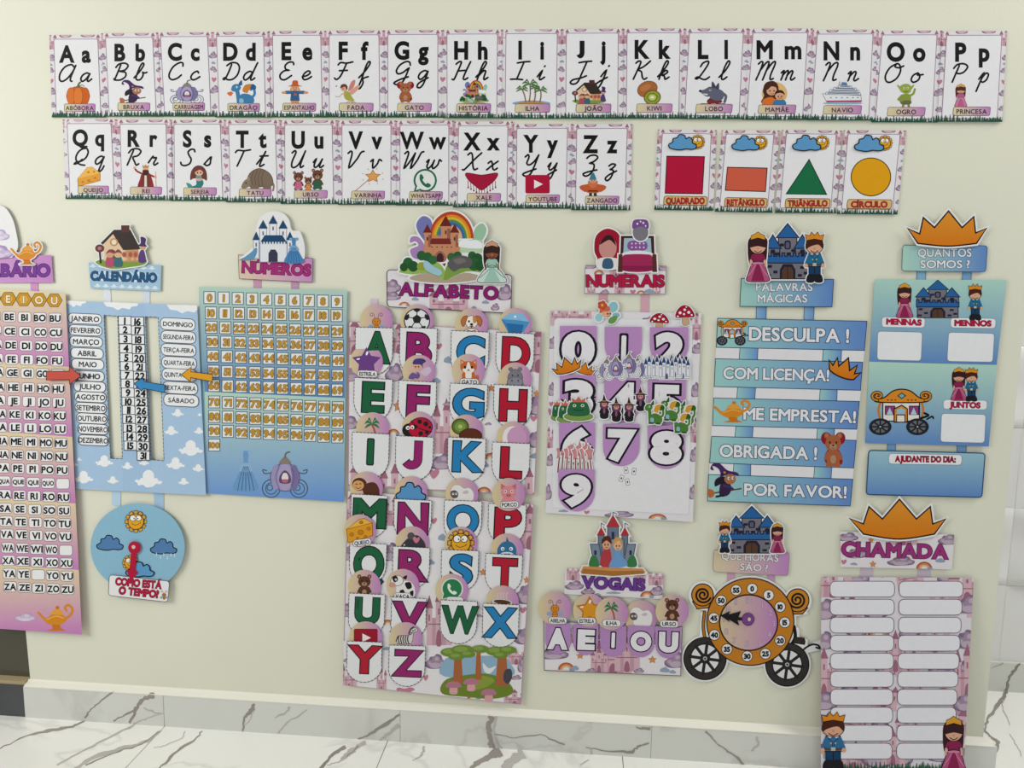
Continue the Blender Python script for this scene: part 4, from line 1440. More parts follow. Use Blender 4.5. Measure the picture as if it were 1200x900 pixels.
def wallpaper(part, q, size, kinds=None, jit=.25, skip=None, seed=1, dens=1.0):
    global MOT
    if MOT is None:
        MOT = dict(puff=puff(), castle=pink_castle(), rainbow=rainbow(), wisp=wisp(), rose=rose(), star=orange_star())
    rnd = random.Random(seed)
    bag = kinds or ['puff', 'castle', 'puff', 'rose', 'wisp', 'puff', 'castle', 'star', 'rainbow', 'puff']
    W, H = math.dist(q[0], q[1]), math.dist(q[0], q[3])
    nx, ny = max(1, round(W / size)), max(1, round(H / size))
    k = seed
    for j in range(ny + 1):
        for i in range(nx + 1):
            u = (i + rnd.uniform(-jit, jit)) / nx
            v = (j + rnd.uniform(-jit, jit)) / ny
            m = bag[k % len(bag)]
            k += 1 + rnd.randint(0, 2)
            if rnd.random() > dens or (skip and skip(u, v)):
                continue
            x, y = quad_at(q, u, v)
            s = size * rnd.uniform(.75, 1.05) * (.55 if m in ('wisp', 'star', 'rose') else 1)
            part.draw(MOT[m], x, y, s, s, rot=rnd.uniform(-12, 12), within=q)
# ------------------------------------------------------------------ handwriting
CUR = {
    'A': [[(7, 8.5), (5, 10), (2, 8.5), (.5, 4.5), (1.2, 1), (3, 0), (5.3, 2), (7, 6), (7.6, 9.5)], [(7.6, 9.5), (6.8, 3), (7, .6), (8, 0)]],
    'B': [[(2.5, 9), (2, 4), (1.5, 0)], [(.3, 7.5), (1.5, 9.5), (4.5, 10), (6.5, 8.5), (5.5, 6), (3, 5.2), (6, 4.6), (6.8, 2.3), (5, .3), (2.5, 0), (1, .8)]],
    'C': [[(6.5, 8), (6, 9.7), (4.3, 10), (1.8, 8), (.6, 4.5), (1, 1.5), (3, 0), (5.5, 1), (7, 2.8)]],
    'D': [[(2.8, 9), (2.3, 4), (1.5, .5), (.6, .6), (1.4, 1.4), (3, .2), (5.5, .5), (7.3, 3), (7.3, 7), (5.5, 9.6), (2.5, 10), (.5, 8.3)]],
    'E': [[(6, 8.6), (5.2, 10), (3, 9.8), (1.8, 8), (2.6, 6), (4.3, 5.4), (2, 5), (.6, 2.8), (1.5, .5), (3.8, 0), (6.5, 2.4)]],
    'F': [[(.5, 8.3), (1.5, 9.6), (4.5, 9.3), (7.5, 10)], [(4.6, 9.4), (4, 5), (3.2, 1.5), (1.8, 0), (.6, .8)], [(2, 5), (6, 5.2)]],
    'G': [[(6.8, 8), (6, 9.7), (4, 10), (1.5, 8), (.6, 5), (1.8, 3.2), (4, 3.8), (6.2, 6.2)], [(6.6, 6.5), (6, 1), (5, -2), (3, -3), (1.2, -2), (3.5, -.2), (7.5, 1.5)]],
    'H': [[(0, 8.6), (1.2, 9.9), (2.4, 9.4), (1.8, 4), (1.2, .2), (.2, .2)], [(6.9, 10), (6, 5), (5.6, 1), (6.5, 0), (7.8, 1)], [(1.8, 4.8), (6, 5.2)]],
    'I': [[(1, 9.2), (4, 9.8), (7, 10)], [(4.2, 9.8), (3.6, 5), (3, .2)], [(0, .2), (3, .3), (6, 0)]],
    'J': [[(2, 9.2), (5, 9.8), (8, 10)], [(5.8, 9.8), (5, 4), (4.2, -1.2), (2.4, -2.6), (.6, -1.8), (1.5, -.2), (5, .8), (7.5, 2)]],
    'K': [[(.2, 8.8), (1.2, 9.9), (2.5, 9.2), (1.8, 4), (1.2, 0)], [(7, 10), (4.6, 7), (2, 5.2), (4, 4.2), (5.4, 1), (6.6, 0), (7.6, .8)]],
    'L': [[(1.2, 7), (2, 9), (4, 10), (4.6, 8.5), (3.2, 4), (1.6, .6), (.4, .6), (1.4, 1.4), (3.4, .4), (5.4, 0), (7, 1.4)]],
    'M': [[(0, 8.6), (1, 9.9), (2, 9), (1.6, 4), (1, 0)], [(1.7, 5), (3.4, 9), (4.6, 9.9), (5, 8), (4.5, 3), (4.2, 0)], [(4.7, 5), (6.4, 9), (7.7, 9.9), (8, 8), (7.4, 3), (7.8, .3), (9.2, .8)]],
    'N': [[(0, 8.6), (1, 9.9), (2, 9), (1.6, 4), (1, 0)], [(1.7, 5), (3.6, 9), (5.2, 9.9), (5.8, 8), (5.2, 3), (5.6, .3), (7, .8)]],
    'O': [[(4.5, 10), (1.8, 8), (.6, 4), (1.6, .8), (3.8, 0), (6.4, 2.2), (7.2, 6), (6, 9.2), (4.5, 10), (4, 8.4), (6, 7.8), (8, 8.8)]],
    'P': [[(2.6, 9), (2, 4), (1.5, 0)], [(.3, 7.5), (1.6, 9.6), (4.6, 10), (6.8, 8.4), (5.8, 5.6), (3.6, 4.6), (2, 5.2)]],
    'Q': [[(4.2, 10), (1.8, 8.4), (.8, 5), (1.8, 2), (4, 1.8), (6.4, 4), (6.8, 7.4), (5.4, 9.8), (4.2, 10)], [(4.6, 3), (2.6, .6), (1, .2), (2, 1.2), (4.4, -.2), (7, -.6)]],
    'R': [[(2.6, 9), (2, 4), (1.5, 0)], [(.3, 7.5), (1.6, 9.6), (4.6, 10), (6.8, 8.4), (5.8, 5.8), (3.4, 4.8), (5, 2), (6.4, 0), (7.6, .8)]],
    'S': [[(6.4, 8.4), (5.6, 9.8), (3.8, 9.8), (2.8, 8.2), (4, 6), (5.6, 3.8), (5.4, 1.2), (3.2, 0), (1.2, .6), (.4, 2)]],
    'T': [[(.4, 8.4), (1.4, 9.7), (4.6, 9.4), (8, 10)], [(4.8, 9.4), (4.2, 5), (3.4, .2)]],
    'U': [[(0, 8.6), (1.2, 9.9), (2, 8.6), (1.4, 4), (1.8, .8), (3.4, 0), (5.4, 2.4), (6.8, 9.8)], [(6.6, 8), (6.2, 2), (6.8, 0), (8, 1)]],
    'V': [[(0, 8.6), (1.2, 9.9), (2.2, 8), (2.6, .2), (5.4, 5), (6.6, 9), (8, 9.8)]],
    'W': [[(0, 8.6), (1.2, 9.9), (2, 8), (1.8, .2), (4, 4.5), (5.4, 9)], [(5.4, 9), (5.2, .2), (7.4, 4.6), (8.4, 9), (9.6, 9.8)]],
    'X': [[(.6, 8.6), (1.8, 9.8), (3, 8.4), (4.6, 3), (6, .2), (7.6, .8)], [(7.4, 9.8), (4.4, 5.6), (1.2, .4), (0, .2)]],
    'Y': [[(0, 8.6), (1.2, 9.9), (2, 8.4), (1.8, 5), (3.4, 4), (5.4, 6), (6.8, 9.8)], [(6.7, 9.4), (6, 2), (5, -1.8), (3, -2.6), (1.4, -1.4), (3.6, 0), (7.4, 1.6)]],
    'Z': [[(.6, 8.2), (1.8, 9.7), (4.5, 10), (6, 8.6), (4.6, 6.4), (2.8, 5.4), (5, 4.8), (5.6, 2), (4.4, -1), (2.4, -2), (1, -.8), (3, .4), (7.4, 1.6)]],
    'a': [[(4.2, 4.4), (2.6, 5), (.8, 3.6), (.4, 1.4), (1.6, 0), (3.2, 1.4), (4.4, 4.6)], [(4.4, 4.6), (4, 1), (4.8, 0), (6.2, 1.4)]],
    'b': [[(0, 1.4), (2, 5), (3.2, 9), (2.2, 10), (1.4, 7.5), (1, 2), (1.8, .2), (3.6, .4), (4.4, 2.8), (3.8, 4.6), (4.6, 4.2), (6, 4.6)]],
    'c': [[(3.8, 4), (2.8, 5), (1, 3.8), (.4, 1.6), (1.6, 0), (3.4, .4), (5, 1.8)]],
    'd': [[(4.2, 4.4), (2.6, 5), (.8, 3.6), (.4, 1.4), (1.6, 0), (3.2, 1.4), (4.4, 4.6)], [(5.4, 10), (4.4, 4), (4.2, .8), (5, 0), (6.2, 1.2)]],
    'e': [[(.4, 1.6), (2.6, 2.4), (3.8, 3.9), (2.6, 5), (1, 3.6), (.6, 1.4), (1.8, 0), (3.6, .5), (5, 1.8)]],
    'f': [[(0, 1), (2.2, 4.8), (3.6, 9), (2.8, 10.2), (2, 8), (1.6, 0), (1.2, -4.6), (2.2, -5), (2.9, -2), (2.2, .4), (4.6, 1.6)]],
    'g': [[(4.2, 4.4), (2.6, 5), (.8, 3.6), (.4, 1.4), (1.6, 0), (3.2, 1.4), (4.4, 4.6)], [(4.4, 4.6), (4, -2), (2.8, -4.6), (1.2, -4.2), (1.6, -2), (5.4, 1)]],
    'h': [[(0, 1.4), (2, 5), (3.2, 9), (2.2, 10), (1.4, 7), (1, 0)], [(1.2, 2.2), (2.8, 4.8), (4, 4.6), (4, 1.2), (4.6, 0), (6, 1.2)]],
    'i': [[(.2, 1.6), (1.8, 5), (1.4, 1), (2.2, 0), (3.8, 1.4)], [(2.3, 7.2), (2.5, 7.6)]],
    'j': [[(.4, 1.6), (2.2, 5), (1.6, -2), (.4, -4.8), (-1, -4.4), (-.6, -2), (3.6, 1.2)], [(2.8, 7.2), (3, 7.6)]],
    'k': [[(0, 1.4), (2, 5), (3.2, 9), (2.2, 10), (1.4, 7), (1, 0)], [(1.2, 2.4), (3, 4.8), (4.2, 4), (3, 2.6), (1.6, 2.4), (3.2, 1.6), (4, 0), (5.6, 1.2)]],
    'l': [[(0, 1.2), (2.2, 5), (3.2, 9), (2.2, 10), (1.4, 7), (1.2, 1.4), (2.2, 0), (3.8, 1.4)]],
    'm': [[(.2, 3.8), (1.2, 5), (1.2, 2), (1, 0)], [(1.2, 2.4), (2.6, 4.9), (3.4, 4.4), (3.2, 0)], [(3.3, 2.4), (4.8, 4.9), (5.6, 4.2), (5.4, 1), (6.2, 0), (7.4, 1.2)]],
    'n': [[(.2, 3.8), (1.2, 5), (1.2, 2), (1, 0)], [(1.2, 2.4), (2.8, 4.9), (3.8, 4.3), (3.6, 1), (4.4, 0), (5.8, 1.2)]],
    'o': [[(2.6, 5), (.8, 3.8), (.4, 1.4), (1.8, 0), (3.8, 1.2), (4, 3.6), (2.6, 5), (3, 3.8), (5.4, 4.2)]],
    'p': [[(.2, 1.6), (1.8, 5), (1.2, 0), (.6, -5)], [(1.4, 2), (2.8, 4.8), (4.2, 4.2), (4, 1.4), (2.6, 0), (1.4, .6)]],
    'q': [[(4.2, 4.4), (2.6, 5), (.8, 3.6), (.4, 1.4), (1.6, 0), (3.2, 1.4), (4.4, 4.6)], [(4.4, 4.6), (4, 0), (3.6, -4.8), (5.2, -3.4), (5.8, -1)]],
    'r': [[(.2, 1.4), (1.6, 5.2), (2.2, 4.4), (3.8, 4.4), (3.2, 1.2), (4, 0), (5.4, 1.2)]],
    's': [[(0, .8), (2.6, 5.2), (3, 3), (3.2, 1), (1.8, 0), (.6, .6)]],
    't': [[(0, 1.4), (2.4, 7), (2.8, 9)], [(2.8, 9), (1.8, 2), (2.2, 0), (4, 1.2)], [(.6, 6.2), (4.8, 6.4)]],
    'u': [[(.2, 3), (1.2, 5), (1, 1.4), (2, 0), (3.4, 1.6), (4.4, 5)], [(4.4, 5), (4, 1), (4.8, 0), (6, 1.2)]],
    'v': [[(.2, 3.8), (1.2, 5), (1.6, 2.6), (2.4, 0), (4, 2.4), (4.4, 5), (5.8, 4.2)]],
    'w': [[(.2, 3.8), (1.2, 5), (1, 1.4), (2, 0), (3.4, 2), (4, 4.8)], [(4, 4.8), (3.8, 1.2), (4.8, 0), (6.4, 2.2), (6.6, 5), (7.8, 4.2)]],
    'x': [[(.2, 3.8), (1.4, 5), (2.4, 3.6), (3.4, .8), (4.4, 0), (5.6, 1)], [(5, 5), (2.6, 2.6), (.4, 0)]],
    'y': [[(.2, 3), (1.2, 5), (1, 2), (2, 1), (3.4, 2.4), (4.4, 5)], [(4.4, 5), (3.8, -2), (2.6, -4.6), (1, -4.2), (1.4, -2), (5.2, 1)]],
    'z': [[(.4, 3.8), (1.8, 5), (3.6, 4.4), (2.4, 2.4), (1.6, 1.8), (3.4, 1), (3, -3), (1.6, -4.6), (.4, -3.4), (1.6, -1.4), (5, 1)]],
}


def cursive(part, ch, cx, base, h, wd=1.5, asp=.95, c='1c1c20'):
    k = h / 10
    ss = [[((x + .26 * y) * k * asp, -y * k) for x, y in s] for s in CUR[ch]]
    xs = [p[0] for s in ss for p in s]
    m = cx - (min(xs) + max(xs)) / 2
    polys = []
    for s in ss:
        polys += ribbon(smooth([(x + m, y + base) for x, y in s], 5), wd)
    part.tri(polys, c)


# ------------------------------------------------------------------ the alphabet and shape cards
def grass(part, q, h, c='2f5645', seed=0):
    rnd = random.Random(seed)
    W, H = math.dist(q[0], q[1]), math.dist(q[0], q[3])
    pts = [quad_at(q, 0, 1), quad_at(q, 0, 1 - h * .22 / H)]
    u = 0
    while u < 1:
        d = rnd.uniform(1.2, 3.4) / W
        k = rnd.uniform(.2, .8)
        t = 1 - h * rnd.uniform(.6, 1.25) / H
        pts.append(quad_at(q, min(1, u + d * max(.05, k - .12)), t))
        pts.append(quad_at(q, min(1, u + d * min(.95, k + .12)), t))
        u = min(1, u + d)
        lo_ = 1 - h * rnd.uniform(.05, .45) / H
        pts.append(quad_at(q, u, lo_))
        if rnd.random() < .45:
            u = min(1, u + rnd.uniform(.6, 1.6) / W)
            pts.append(quad_at(q, u, lo_))
    pts.append(quad_at(q, 1, 1))
    part.p(c, pts)


def bordered_card(name, label, cat, group, q, panel, off, seed):
    at = quad_at(q, .5, 1)
    th = Thing(name, label, cat, at, group, off=off, gx=random.uniform(-1, 1) * 1.2e-5, gy=random.uniform(.2, 1.6) * 1e-5, mat=CARD)
    sh = th.part('card_sheet')
    sh.sheet(q, 'e3e0e3', .0008)
    rnd = random.Random(seed)
    for u in (.0, 1.0):
        sh.draw(pink_castle(), *quad_at(q, u, .08), 16, 19, within=q)
        for v, s in ((.27, 11), (.44, 9), (.69, 12), (.86, 9)):
            sh.draw(puff(), *quad_at(q, u + rnd.uniform(-.02, .02), v + rnd.uniform(-.02, .02)), s, s, within=q)
        sh.draw(rose(), *quad_at(q, u, .56), 8, 8, within=q)
        sh.draw(wisp(), *quad_at(q, u, .36), 6, 6, within=q)
    sh.draw(puff('b995ad', 'd0b2c2', '94607e'), *quad_at(q, .3, .0), 14, 10, within=q)
    sh.draw(puff('b995ad', 'd0b2c2', '94607e'), *quad_at(q, .72, .0), 16, 9, within=q)
    pn = th.part('white_panel')
    pn.p('e9e9ec', rquad(panel, 2.2), o='8c6f8c', w=.6)
    return th


CARDS = [
    ('A', 'ABÓBORA', pumpkin, 0, 27, 'an orange pumpkin'), ('B', 'BRUXA', witch, .02, 28, 'a witch flying on a broom'), ('C', 'CARRUAGEM', lambda: carriage(), 0, 36, 'a mauve round carriage'),
    ('D', 'DRAGÃO', dragon, 0, 32, 'a blue dragon'), ('E', 'ESPANTALHO', scarecrow, -.05, 28, 'a scarecrow with outspread arms'), ('F', 'FADA', fairy, -.12, 27, 'a winged fairy'),
    ('G', 'GATO', critter, -.13, 22, 'a small brown animal in a red cape'), ('H', 'HISTÓRIA', story_book, .03, 35, 'an open pop-up book with a castle'), ('I', 'ILHA', island, 0, 38, 'palms on an island'),
    ('J', 'JOÃO', house, -.05, 36, 'a cottage on a lawn'), ('K', 'KIWI', kiwi_fruit, -.07, 26, 'a cut kiwi fruit'), ('L', 'LOBO', wolf, 0, 31, 'a grey wolf'),
    ('M', 'MAMÃE', mother_child, -.06, 31, 'a mother hugging a child'), ('N', 'NAVIO', ship, 0, 42, 'a white ship'), ('O', 'OGRO', goblin, 0, 28, 'a green goblin'),
    ('P', 'PRINCESA', lambda: girl('cf7fa8', 'b8628f', top='dba24a', hair='5a322c'), -.16, 25, 'a small princess in pink'),
    ('Q', 'QUEIJO', cheese, -.05, 25, 'a wedge of cheese'), ('R', 'REI', king, .02, 28, 'a bearded king'), ('S', 'SEREIA', mermaid, 0, 26, 'a mermaid'), ('T', 'TATU', armadillo, .08, 36, 'an armadillo'),
    ('U', 'URSO', bears, -.02, 33, 'three bears'), ('V', 'VARINHA', wand, 0, 32, 'a star wand'), ('W', 'WHATSAPP', phone_bubble, 0, 26, 'a green telephone bubble'), ('X', 'XALE', shawl, -.02, 33, 'a red shawl'),
    ('Y', 'YOUTUBE', lambda: play_button(), -.07, 26, 'a red play button'), ('Z', 'ZANGADO', gnome, -.14, 29, 'a gnome in a blue hat')]
PTL = [63, 123.7, 188, 253.7, 319.5, 385.8, 454.5, 523.8, 593, 663.8, 735, 808, 882.7, 958, 1034, 1109.5, 78.7, 140.7, 204, 268, 333.7, 400.8, 468.8, 537.5, 605.8, 676]
PTR = [114.5, 178.7, 243, 308.7, 375.7, 443.8, 513, 583, 653, 724.5, 797, 871, 946.4, 1023, 1098, 1174, 130, 194.5, 258, 322.5, 389, 458, 525.8, 595, 665, 735]
PBL = [66, 128, 193, 257, 320.5, 386, 454.5, 524, 592, 663, 734, 802.5, 875, 951, 1026, 1103.6, 82, 143, 204.5, 270, 334, 401, 468.8, 536, 605, 674.5]
PBR = [118, 183, 247, 311, 377.5, 445, 513, 582, 652, 723.8, 795.5, 866, 940.6, 1018, 1092.5, 1168.5, 134, 196, 261, 325, 391, 458, 525.8, 594, 663, 732.5]
TOPY = [41, 39, 38, 37.5, 36.5, 36, 35.5, 35, 34.5, 34, 33.5, 33.5, 33.5, 35, 36, 36.5, 140, 140.5, 140.7, 141, 141.2, 141.5, 141.7, 142.6, 145.5, 145.7]
BOTY = [137.5, 136.5, 136.5, 137.5, 137.5, 137.5, 137.7, 138.5, 139, 139, 139, 139.5, 140.5, 141, 143.3, 142.7, 233.2, 234.5, 235.5, 237, 239, 240, 240.7, 243, 244.5, 246.3]
for i, (ch, word, pic, du, ps, desc) in enumerate(CARDS):
    q = [(PTL[i] - 5.2, TOPY[i]), (PTR[i] + 6, TOPY[i] - .3), (PBR[i] + 6, BOTY[i] + .2), (PBL[i] - 5.2, BOTY[i])]
    pan = [(PTL[i], TOPY[i] + 5), (PTR[i], TOPY[i] + 4.8), (PBR[i], BOTY[i] - 4), (PBL[i], BOTY[i] - 4)]
    lo = ch.lower()
    th = bordered_card('alphabet_card', 'alphabet card with the letters %s %s above %s' % (ch, lo, desc), 'card', 'alphabet cards in two rows', q, pan, .0022 + .0012 * (i % 2), i)
    H = BOTY[i] - TOPY[i]
    W = PTR[i] - PTL[i]
    hc = .202 * H
    by = quad_at(q, .5, .327)[1]
    wide = ch in 'MW'
    for c_, u in ((ch, .31), (lo, .672)):
        ps_, a, b = glyph(c_, .0)
        wn = (b - a + .07) * hc / CAPH * (.92 if wide else .88)
        wn = min(wn, .49 * W)
        wn = max(wn, 3)
        x = quad_at(q, u if not wide else (.28 if c_ == ch else .72), .327)[0]
        lt = th.part('capital_letter' if c_ == ch else 'small_letter')
        text(lt, c_, (x - wn / 2 + 1, by), (x + wn / 2 - 1, by), hc, '1c1c20', bold=.043 if not wide else .036)
    bx, by = quad_at(q, .315, .563)
    cursive(th.part('cursive_capital'), ch, bx, by, .203 * H, 2.15, 1.12)
    bx, by = quad_at(q, .66, .563)
    cursive(th.part('cursive_small_letter'), lo, bx, by, .203 * H, 2.15, 1.12)
    pc = th.part('picture')
    x, y = quad_at(q, .5 + du, .705)
    pc.draw(pic(), x, y + .5, ps * 1.1, min(ps * 1.1, 29.5))
    lb = th.part('word_label')
    lq = [quad_at(q, .24, .835), quad_at(q, .81, .835), quad_at(q, .80, .93), quad_at(q, .235, .93)]
    lb.p(('d8cfa0', 'bd82bb', 'x'), rquad(lq, 2), o='5c4a60', w=.5)
    lx, ly = quad_at(q, .52, .885)
    text_c(th.part('lettering', parent=lb), word, lx, ly, .052 * H, '3a3340', wmax=.9 * math.dist(lq[0], lq[1]), bold=.018, gap=.13)
    grass(th.part('grass_print'), q, 7, seed=i)

Z4 = zf(850, 20, .2922)
SH = [('QUADRADO', [(771, 151.7), (840, 152.5), (836, 247), (766.5, 246)], 'red square'), ('RETÂNGULO', [(846, 152.5), (913.7, 153), (905.5, 249.4), (837.5, 248)], 'orange rectangle'),
      ('TRIÂNGULO', [(916.6, 152), (986.7, 153), (980, 250), (908, 249.5)], 'green triangle'), ('CÍRCULO', [(988.8, 152.4), (1061.8, 153), (1051.6, 251.4), (980.6, 250.8)], 'yellow circle')]
for i, (word, q, desc) in enumerate(SH):
    th = bordered_card('shape_card', 'shape card showing a %s under a blue cloud and sun' % desc, 'card', 'shape cards beside the alphabet', q, inset(q, 5.5, 4.5, 6.5, 6), .0022 + .001 * (i % 2), 50 + i)
    sc = math.dist(q[0], q[1]) / 70
    x, y = quad_at(q, .64, .15)
    th.part('sun_print').draw(sun(), x + 3, y, 17 * sc)
    th.part('cloud_print').draw(cloud('5f9ac9'), *quad_at(q, .43, .165), 33 * sc, 29 * sc)
    s = th.part('shape_print')
    if i == 0:
        s.p('b51f3f', [(781.5, 183), (825.5, 183.6), (823, 227), (779.5, 226.5)], o=K, w=1)
    elif i == 1:
        s.p('d0604a', [(852.5, 196), (899, 197), (897, 224.5), (850, 223)], o=K, w=1)
    elif i == 2:
        s.p('23704a', [Z4(336, 571), Z4(406, 711), Z4(244, 709)], o=K, w=1)
    else:
        c = Z4(584, 641)
        s.p('e0a21c', ell(c[0], c[1], 23.2, 22.2, 36), o=K, w=1)
    lb = th.part('word_label')
    lq = [quad_at(q, .16, .825), quad_at(q, .89, .825), quad_at(q, .885, .935), quad_at(q, .155, .935)]
    lb.p('dcb878', rquad(lq, 3), o='7a5a34', w=.8)
    x, y = quad_at(q, .52, .88)
    text_c(th.part('lettering', parent=lb), word, x, y, 7.2, 'b5343a', wmax=.88 * math.dist(lq[0], lq[1]), bold=.03, oc='5a1a20', ow=.035)
    grass(th.part('grass_print'), q, 6.5, seed=70 + i)
# ------------------------------------------------------------------ boards
def strap(th, quad, c, off=.0012, o=None):
    p = th.part('strap', plane=tilt(off))
    p.sheet(quad, c, .0005)
    if o:
        p.p(c, quad, o=o, w=.6)
    return p


def sign(th, quad, c, off=.004, rad=0, o=None, w=.8, mat=None):
    p = th.part('header_sign', plane=tilt(off, 6e-6, 0, quad[0]), mat=CUT)
    q = rquad(quad, rad) if rad else quad
    p.sheet(q, c, .001)
    if o:
        p.p(c, q, o=o, w=w)
    return p


def sub(p, name='lettering'):
    """a part printed on another part: same plane, same stack"""
    k = Part(p.th, name, plane=p.plane, parent=p)
    k.stack = p.stack
    p.th.parts.append(k)
    return k


# --- syllable chart
Z5, Z6, Z7 = zf(0, 230, 1 / 6), zf(0, 330, .24444), zf(0, 540, .24444)
q = [(-34, 335.5), (76.8, 344), (96, 743.5), (-12, 736)]
th = Thing('syllable_chart', 'tall pink and yellow syllable chart with hexagon vowels over the wall edge', 'poster', quad_at(q, .5, 1), off=.003, gx=.00003, gy=.00001)
sh = th.part('sheet', plane=tilt(.0058, .00005, .00002, (20, 345)))
YR = [344, 430, 512, 590, 668, 743.5]
sh.sheet(q, 'd9a0b8', .0006)
for i in range(5):
    v0, v1 = (YR[i] - 344) / 399.5, (YR[i + 1] - 344) / 399.5
    sh.p(('dfd0a4', 'c47fbd', 'y') if i else ('dfd6a8', 'c47fbd', 'y'), [quad_at(q, 0, v0), quad_at(q, 1, v0), quad_at(q, 1, v1), quad_at(q, 0, v1)])
YU = [352, 373, 389.9, 406.3, 422.9, 438.5, 455.9, 471.8, 487.6, 503, 519.4, 535.3, 551, 566.9, 582.8, 598.7, 613.8, 629, 645, 660, 675.2, 690.8]
XU = lambda y: 63.6 + (y - 352) * .0463
gr = sub(sh, 'syllable_grid_print')
hx = sub(sh, 'vowel_header_print')
CON = ['', 'B', 'C', 'D', 'F', 'G', 'H', 'J', 'K', 'L', 'M', 'N', 'P', 'QU', 'R', 'S', 'T', 'V', 'W', 'X', 'Y', 'Z']
for r, con in enumerate(CON):
    y, x = YU[r], XU(YU[r])
    pitch = 18.0 - (y - 352) * .0033
    for k, vw in enumerate('UOIEA'):
        cx, cy = x - pitch * k, y - k * (.6 + .0006 * (y - 352))
        if r == 0:
            hx.p('d29a2c', [(cx + 9.2 * math.cos(a * math.pi / 3), cy + 8.6 * math.sin(a * math.pi / 3)) for a in range(6)], o='8a6a2a', w=1)
            hx.p('d9a436', [(cx + 6.4 * math.cos(a * math.pi / 3), cy + 6.2 * math.sin(a * math.pi / 3)) for a in range(6)], o='a87f30', w=.7)
            text_c(hx, vw, cx, cy, 8.6, 'ece6d8', bold=0.022, oc='8a6a2a', ow=0.040)
            continue
        s = con + vw
        gr.p('e9e9ea', rquad(box(cx - 7.6, cy - 6, cx + 7.6, cy + 6), 3), o='7a6a78', w=.6)
        if s not in ('QUU', 'WU', 'YI'):
            text_c(gr, s, cx, cy, 7.6 if len(s) < 3 else 5.2, '1e1e24', wmax=13.2, bold=.04, gap=.12)
lp = sub(sh, 'lamp_print')
lp.draw(lamp(), *Z7(268, 748), 44, 40)
lp.draw(puff('cbb8d0', 'dccbe0', 'b69cc0'), *Z7(120, 752), 26, 14)
strap(th, Z5([(212, 600), (266, 602), (270, 690), (218, 690)]), 'd49ac8')
sg = sign(th, [(-50, 299), (60.3, 299), (62.5, 331.3), (-48, 331.5)], ('cfa0d0', 'c48ac6', 'x'))
text(sub(sg), 'SILABÁRIO', (-36, 323.5), Z5(348, 562), 14.5, '7a3f98', bold=0.038, oc='4a2266', ow=0.036)
ct = th.part('header_cutout', plane=tilt(.0075), mat=CUT)
ct.sheet(smooth([(-40, 300), (-34, 250), (-14, 240), (4, 242), (14, 255), (19, 272), (21, 290), (14, 302)], 5), 'e9e9ea', .0008)
ct.draw(puff('c3b4d2', 'd6c9e0', 'a893be'), -6, 296, 44, 22)
ct.draw(puff('cfc4dc', 'ddd3e6', 'b5a6ca'), -2, 276, 26, 18)
ct.draw(lamp(), 31, 296, 38, 35, sticker=1.2)

# --- calendar
Z8, Z9, Z10 = zf(75, 230, .2), zf(75, 350, .22222), zf(80, 530, .21111)
q = [(77, 352.2), (231, 358), (241.5, 580.5), (89, 573)]
th = Thing('calendar_board', 'pale blue cloud calendar board with month and weekday labels and a weather dial below', 'poster', quad_at(q, .5, 1), off=.003)
pl = tilt(.0035, .00002, .00001, (80, 355))
sh = th.part('sheet', plane=pl)
s1 = Z9([(210, 87), (283, 92), (308, 845), (245, 843)])
s2 = Z9([(428, 95), (497, 98), (528, 855), (460, 850)])


def between(a, b, t):
    return lerp(a, b, t)


def hx_(a, b, x):
    t = (x - a[0]) / (b[0] - a[0])
    return lerp(a, b, t)


top = lambda x: hx_(q[0], q[1], x)
bot = lambda x: hx_(q[3], q[2], x)
LB = 'a9c6e2'
# one sheet with two cut slots
out = [q[0], top(s1[0][0]), s1[0], s1[3], bot(s1[3][0]), q[3]]
sh.sheet(out, LB)
sh.sheet([top(s1[0][0]), top(s1[1][0]), s1[1], s1[0]], LB)
sh.sheet([s1[3], s1[2], bot(s1[2][0]), bot(s1[3][0])], LB)
sh.sheet([top(s1[1][0]), top(s2[0][0]), s2[0], s2[3], bot(s2[3][0]), bot(s1[2][0]), s1[2], s1[1]], 'a4c2e0')
sh.sheet([top(s2[0][0]), top(s2[1][0]), s2[1], s2[0]], LB)
sh.sheet([s2[3], s2[2], bot(s2[2][0]), bot(s2[3][0])], LB)
sh.sheet([top(s2[1][0]), q[1], q[2], bot(s2[2][0]), s2[2], s2[1]], LB)
for (x, y, s) in ((300, 38, 190), (640, 55, 200), (60, 22, 120)):
    X, Y = Z9(x, y)
    cl = sub(sh, 'cloud_print')
    cl.draw(Pic().p('eef0f2', (-50, -30), (50, -26), (46, 0), (30, 6), (24, 24), (4, 14), (-8, 30), (-22, 10), (-40, 4)), X, Y, s * .2222, 17, within=q)
for (x, y, s) in ((600, 603, 66), (565, 697, 76), (712, 697, 56), (668, 790, 130), (588, 870, 100), (212, 858, 96), (335, 882, 60), (715, 612, 26), (705, 890, 50), (45, 870, 60)):
    cl = sub(sh, 'cloud_print')
    cl.draw(white_cloud(), *Z9(x, y), s * .2222, s * .2, within=q)
for (x, y, s) in ((85, 140, 110), (247, 155, 66), (445, 150, 155), (640, 163, 62), (722, 88, 66), (420, 55, 60), (60, 40, 30)):
    cl = sub(sh, 'cloud_print')
    cl.draw(white_cloud(), *Z10(x, y), s * .2111, s * .19, within=q)
for s in (s1, s2):
    sl = sub(sh, 'slot_stitch_print')
    for i in range(4):
        a, b = s[i - 1], s[i]
        n = max(2, int(math.dist(a, b) / 4.4))
        for k in range(n):
            sl.l(.8, '55606e', lerp(a, b, k / n), lerp(a, b, (k + .6) / n), sm=False)
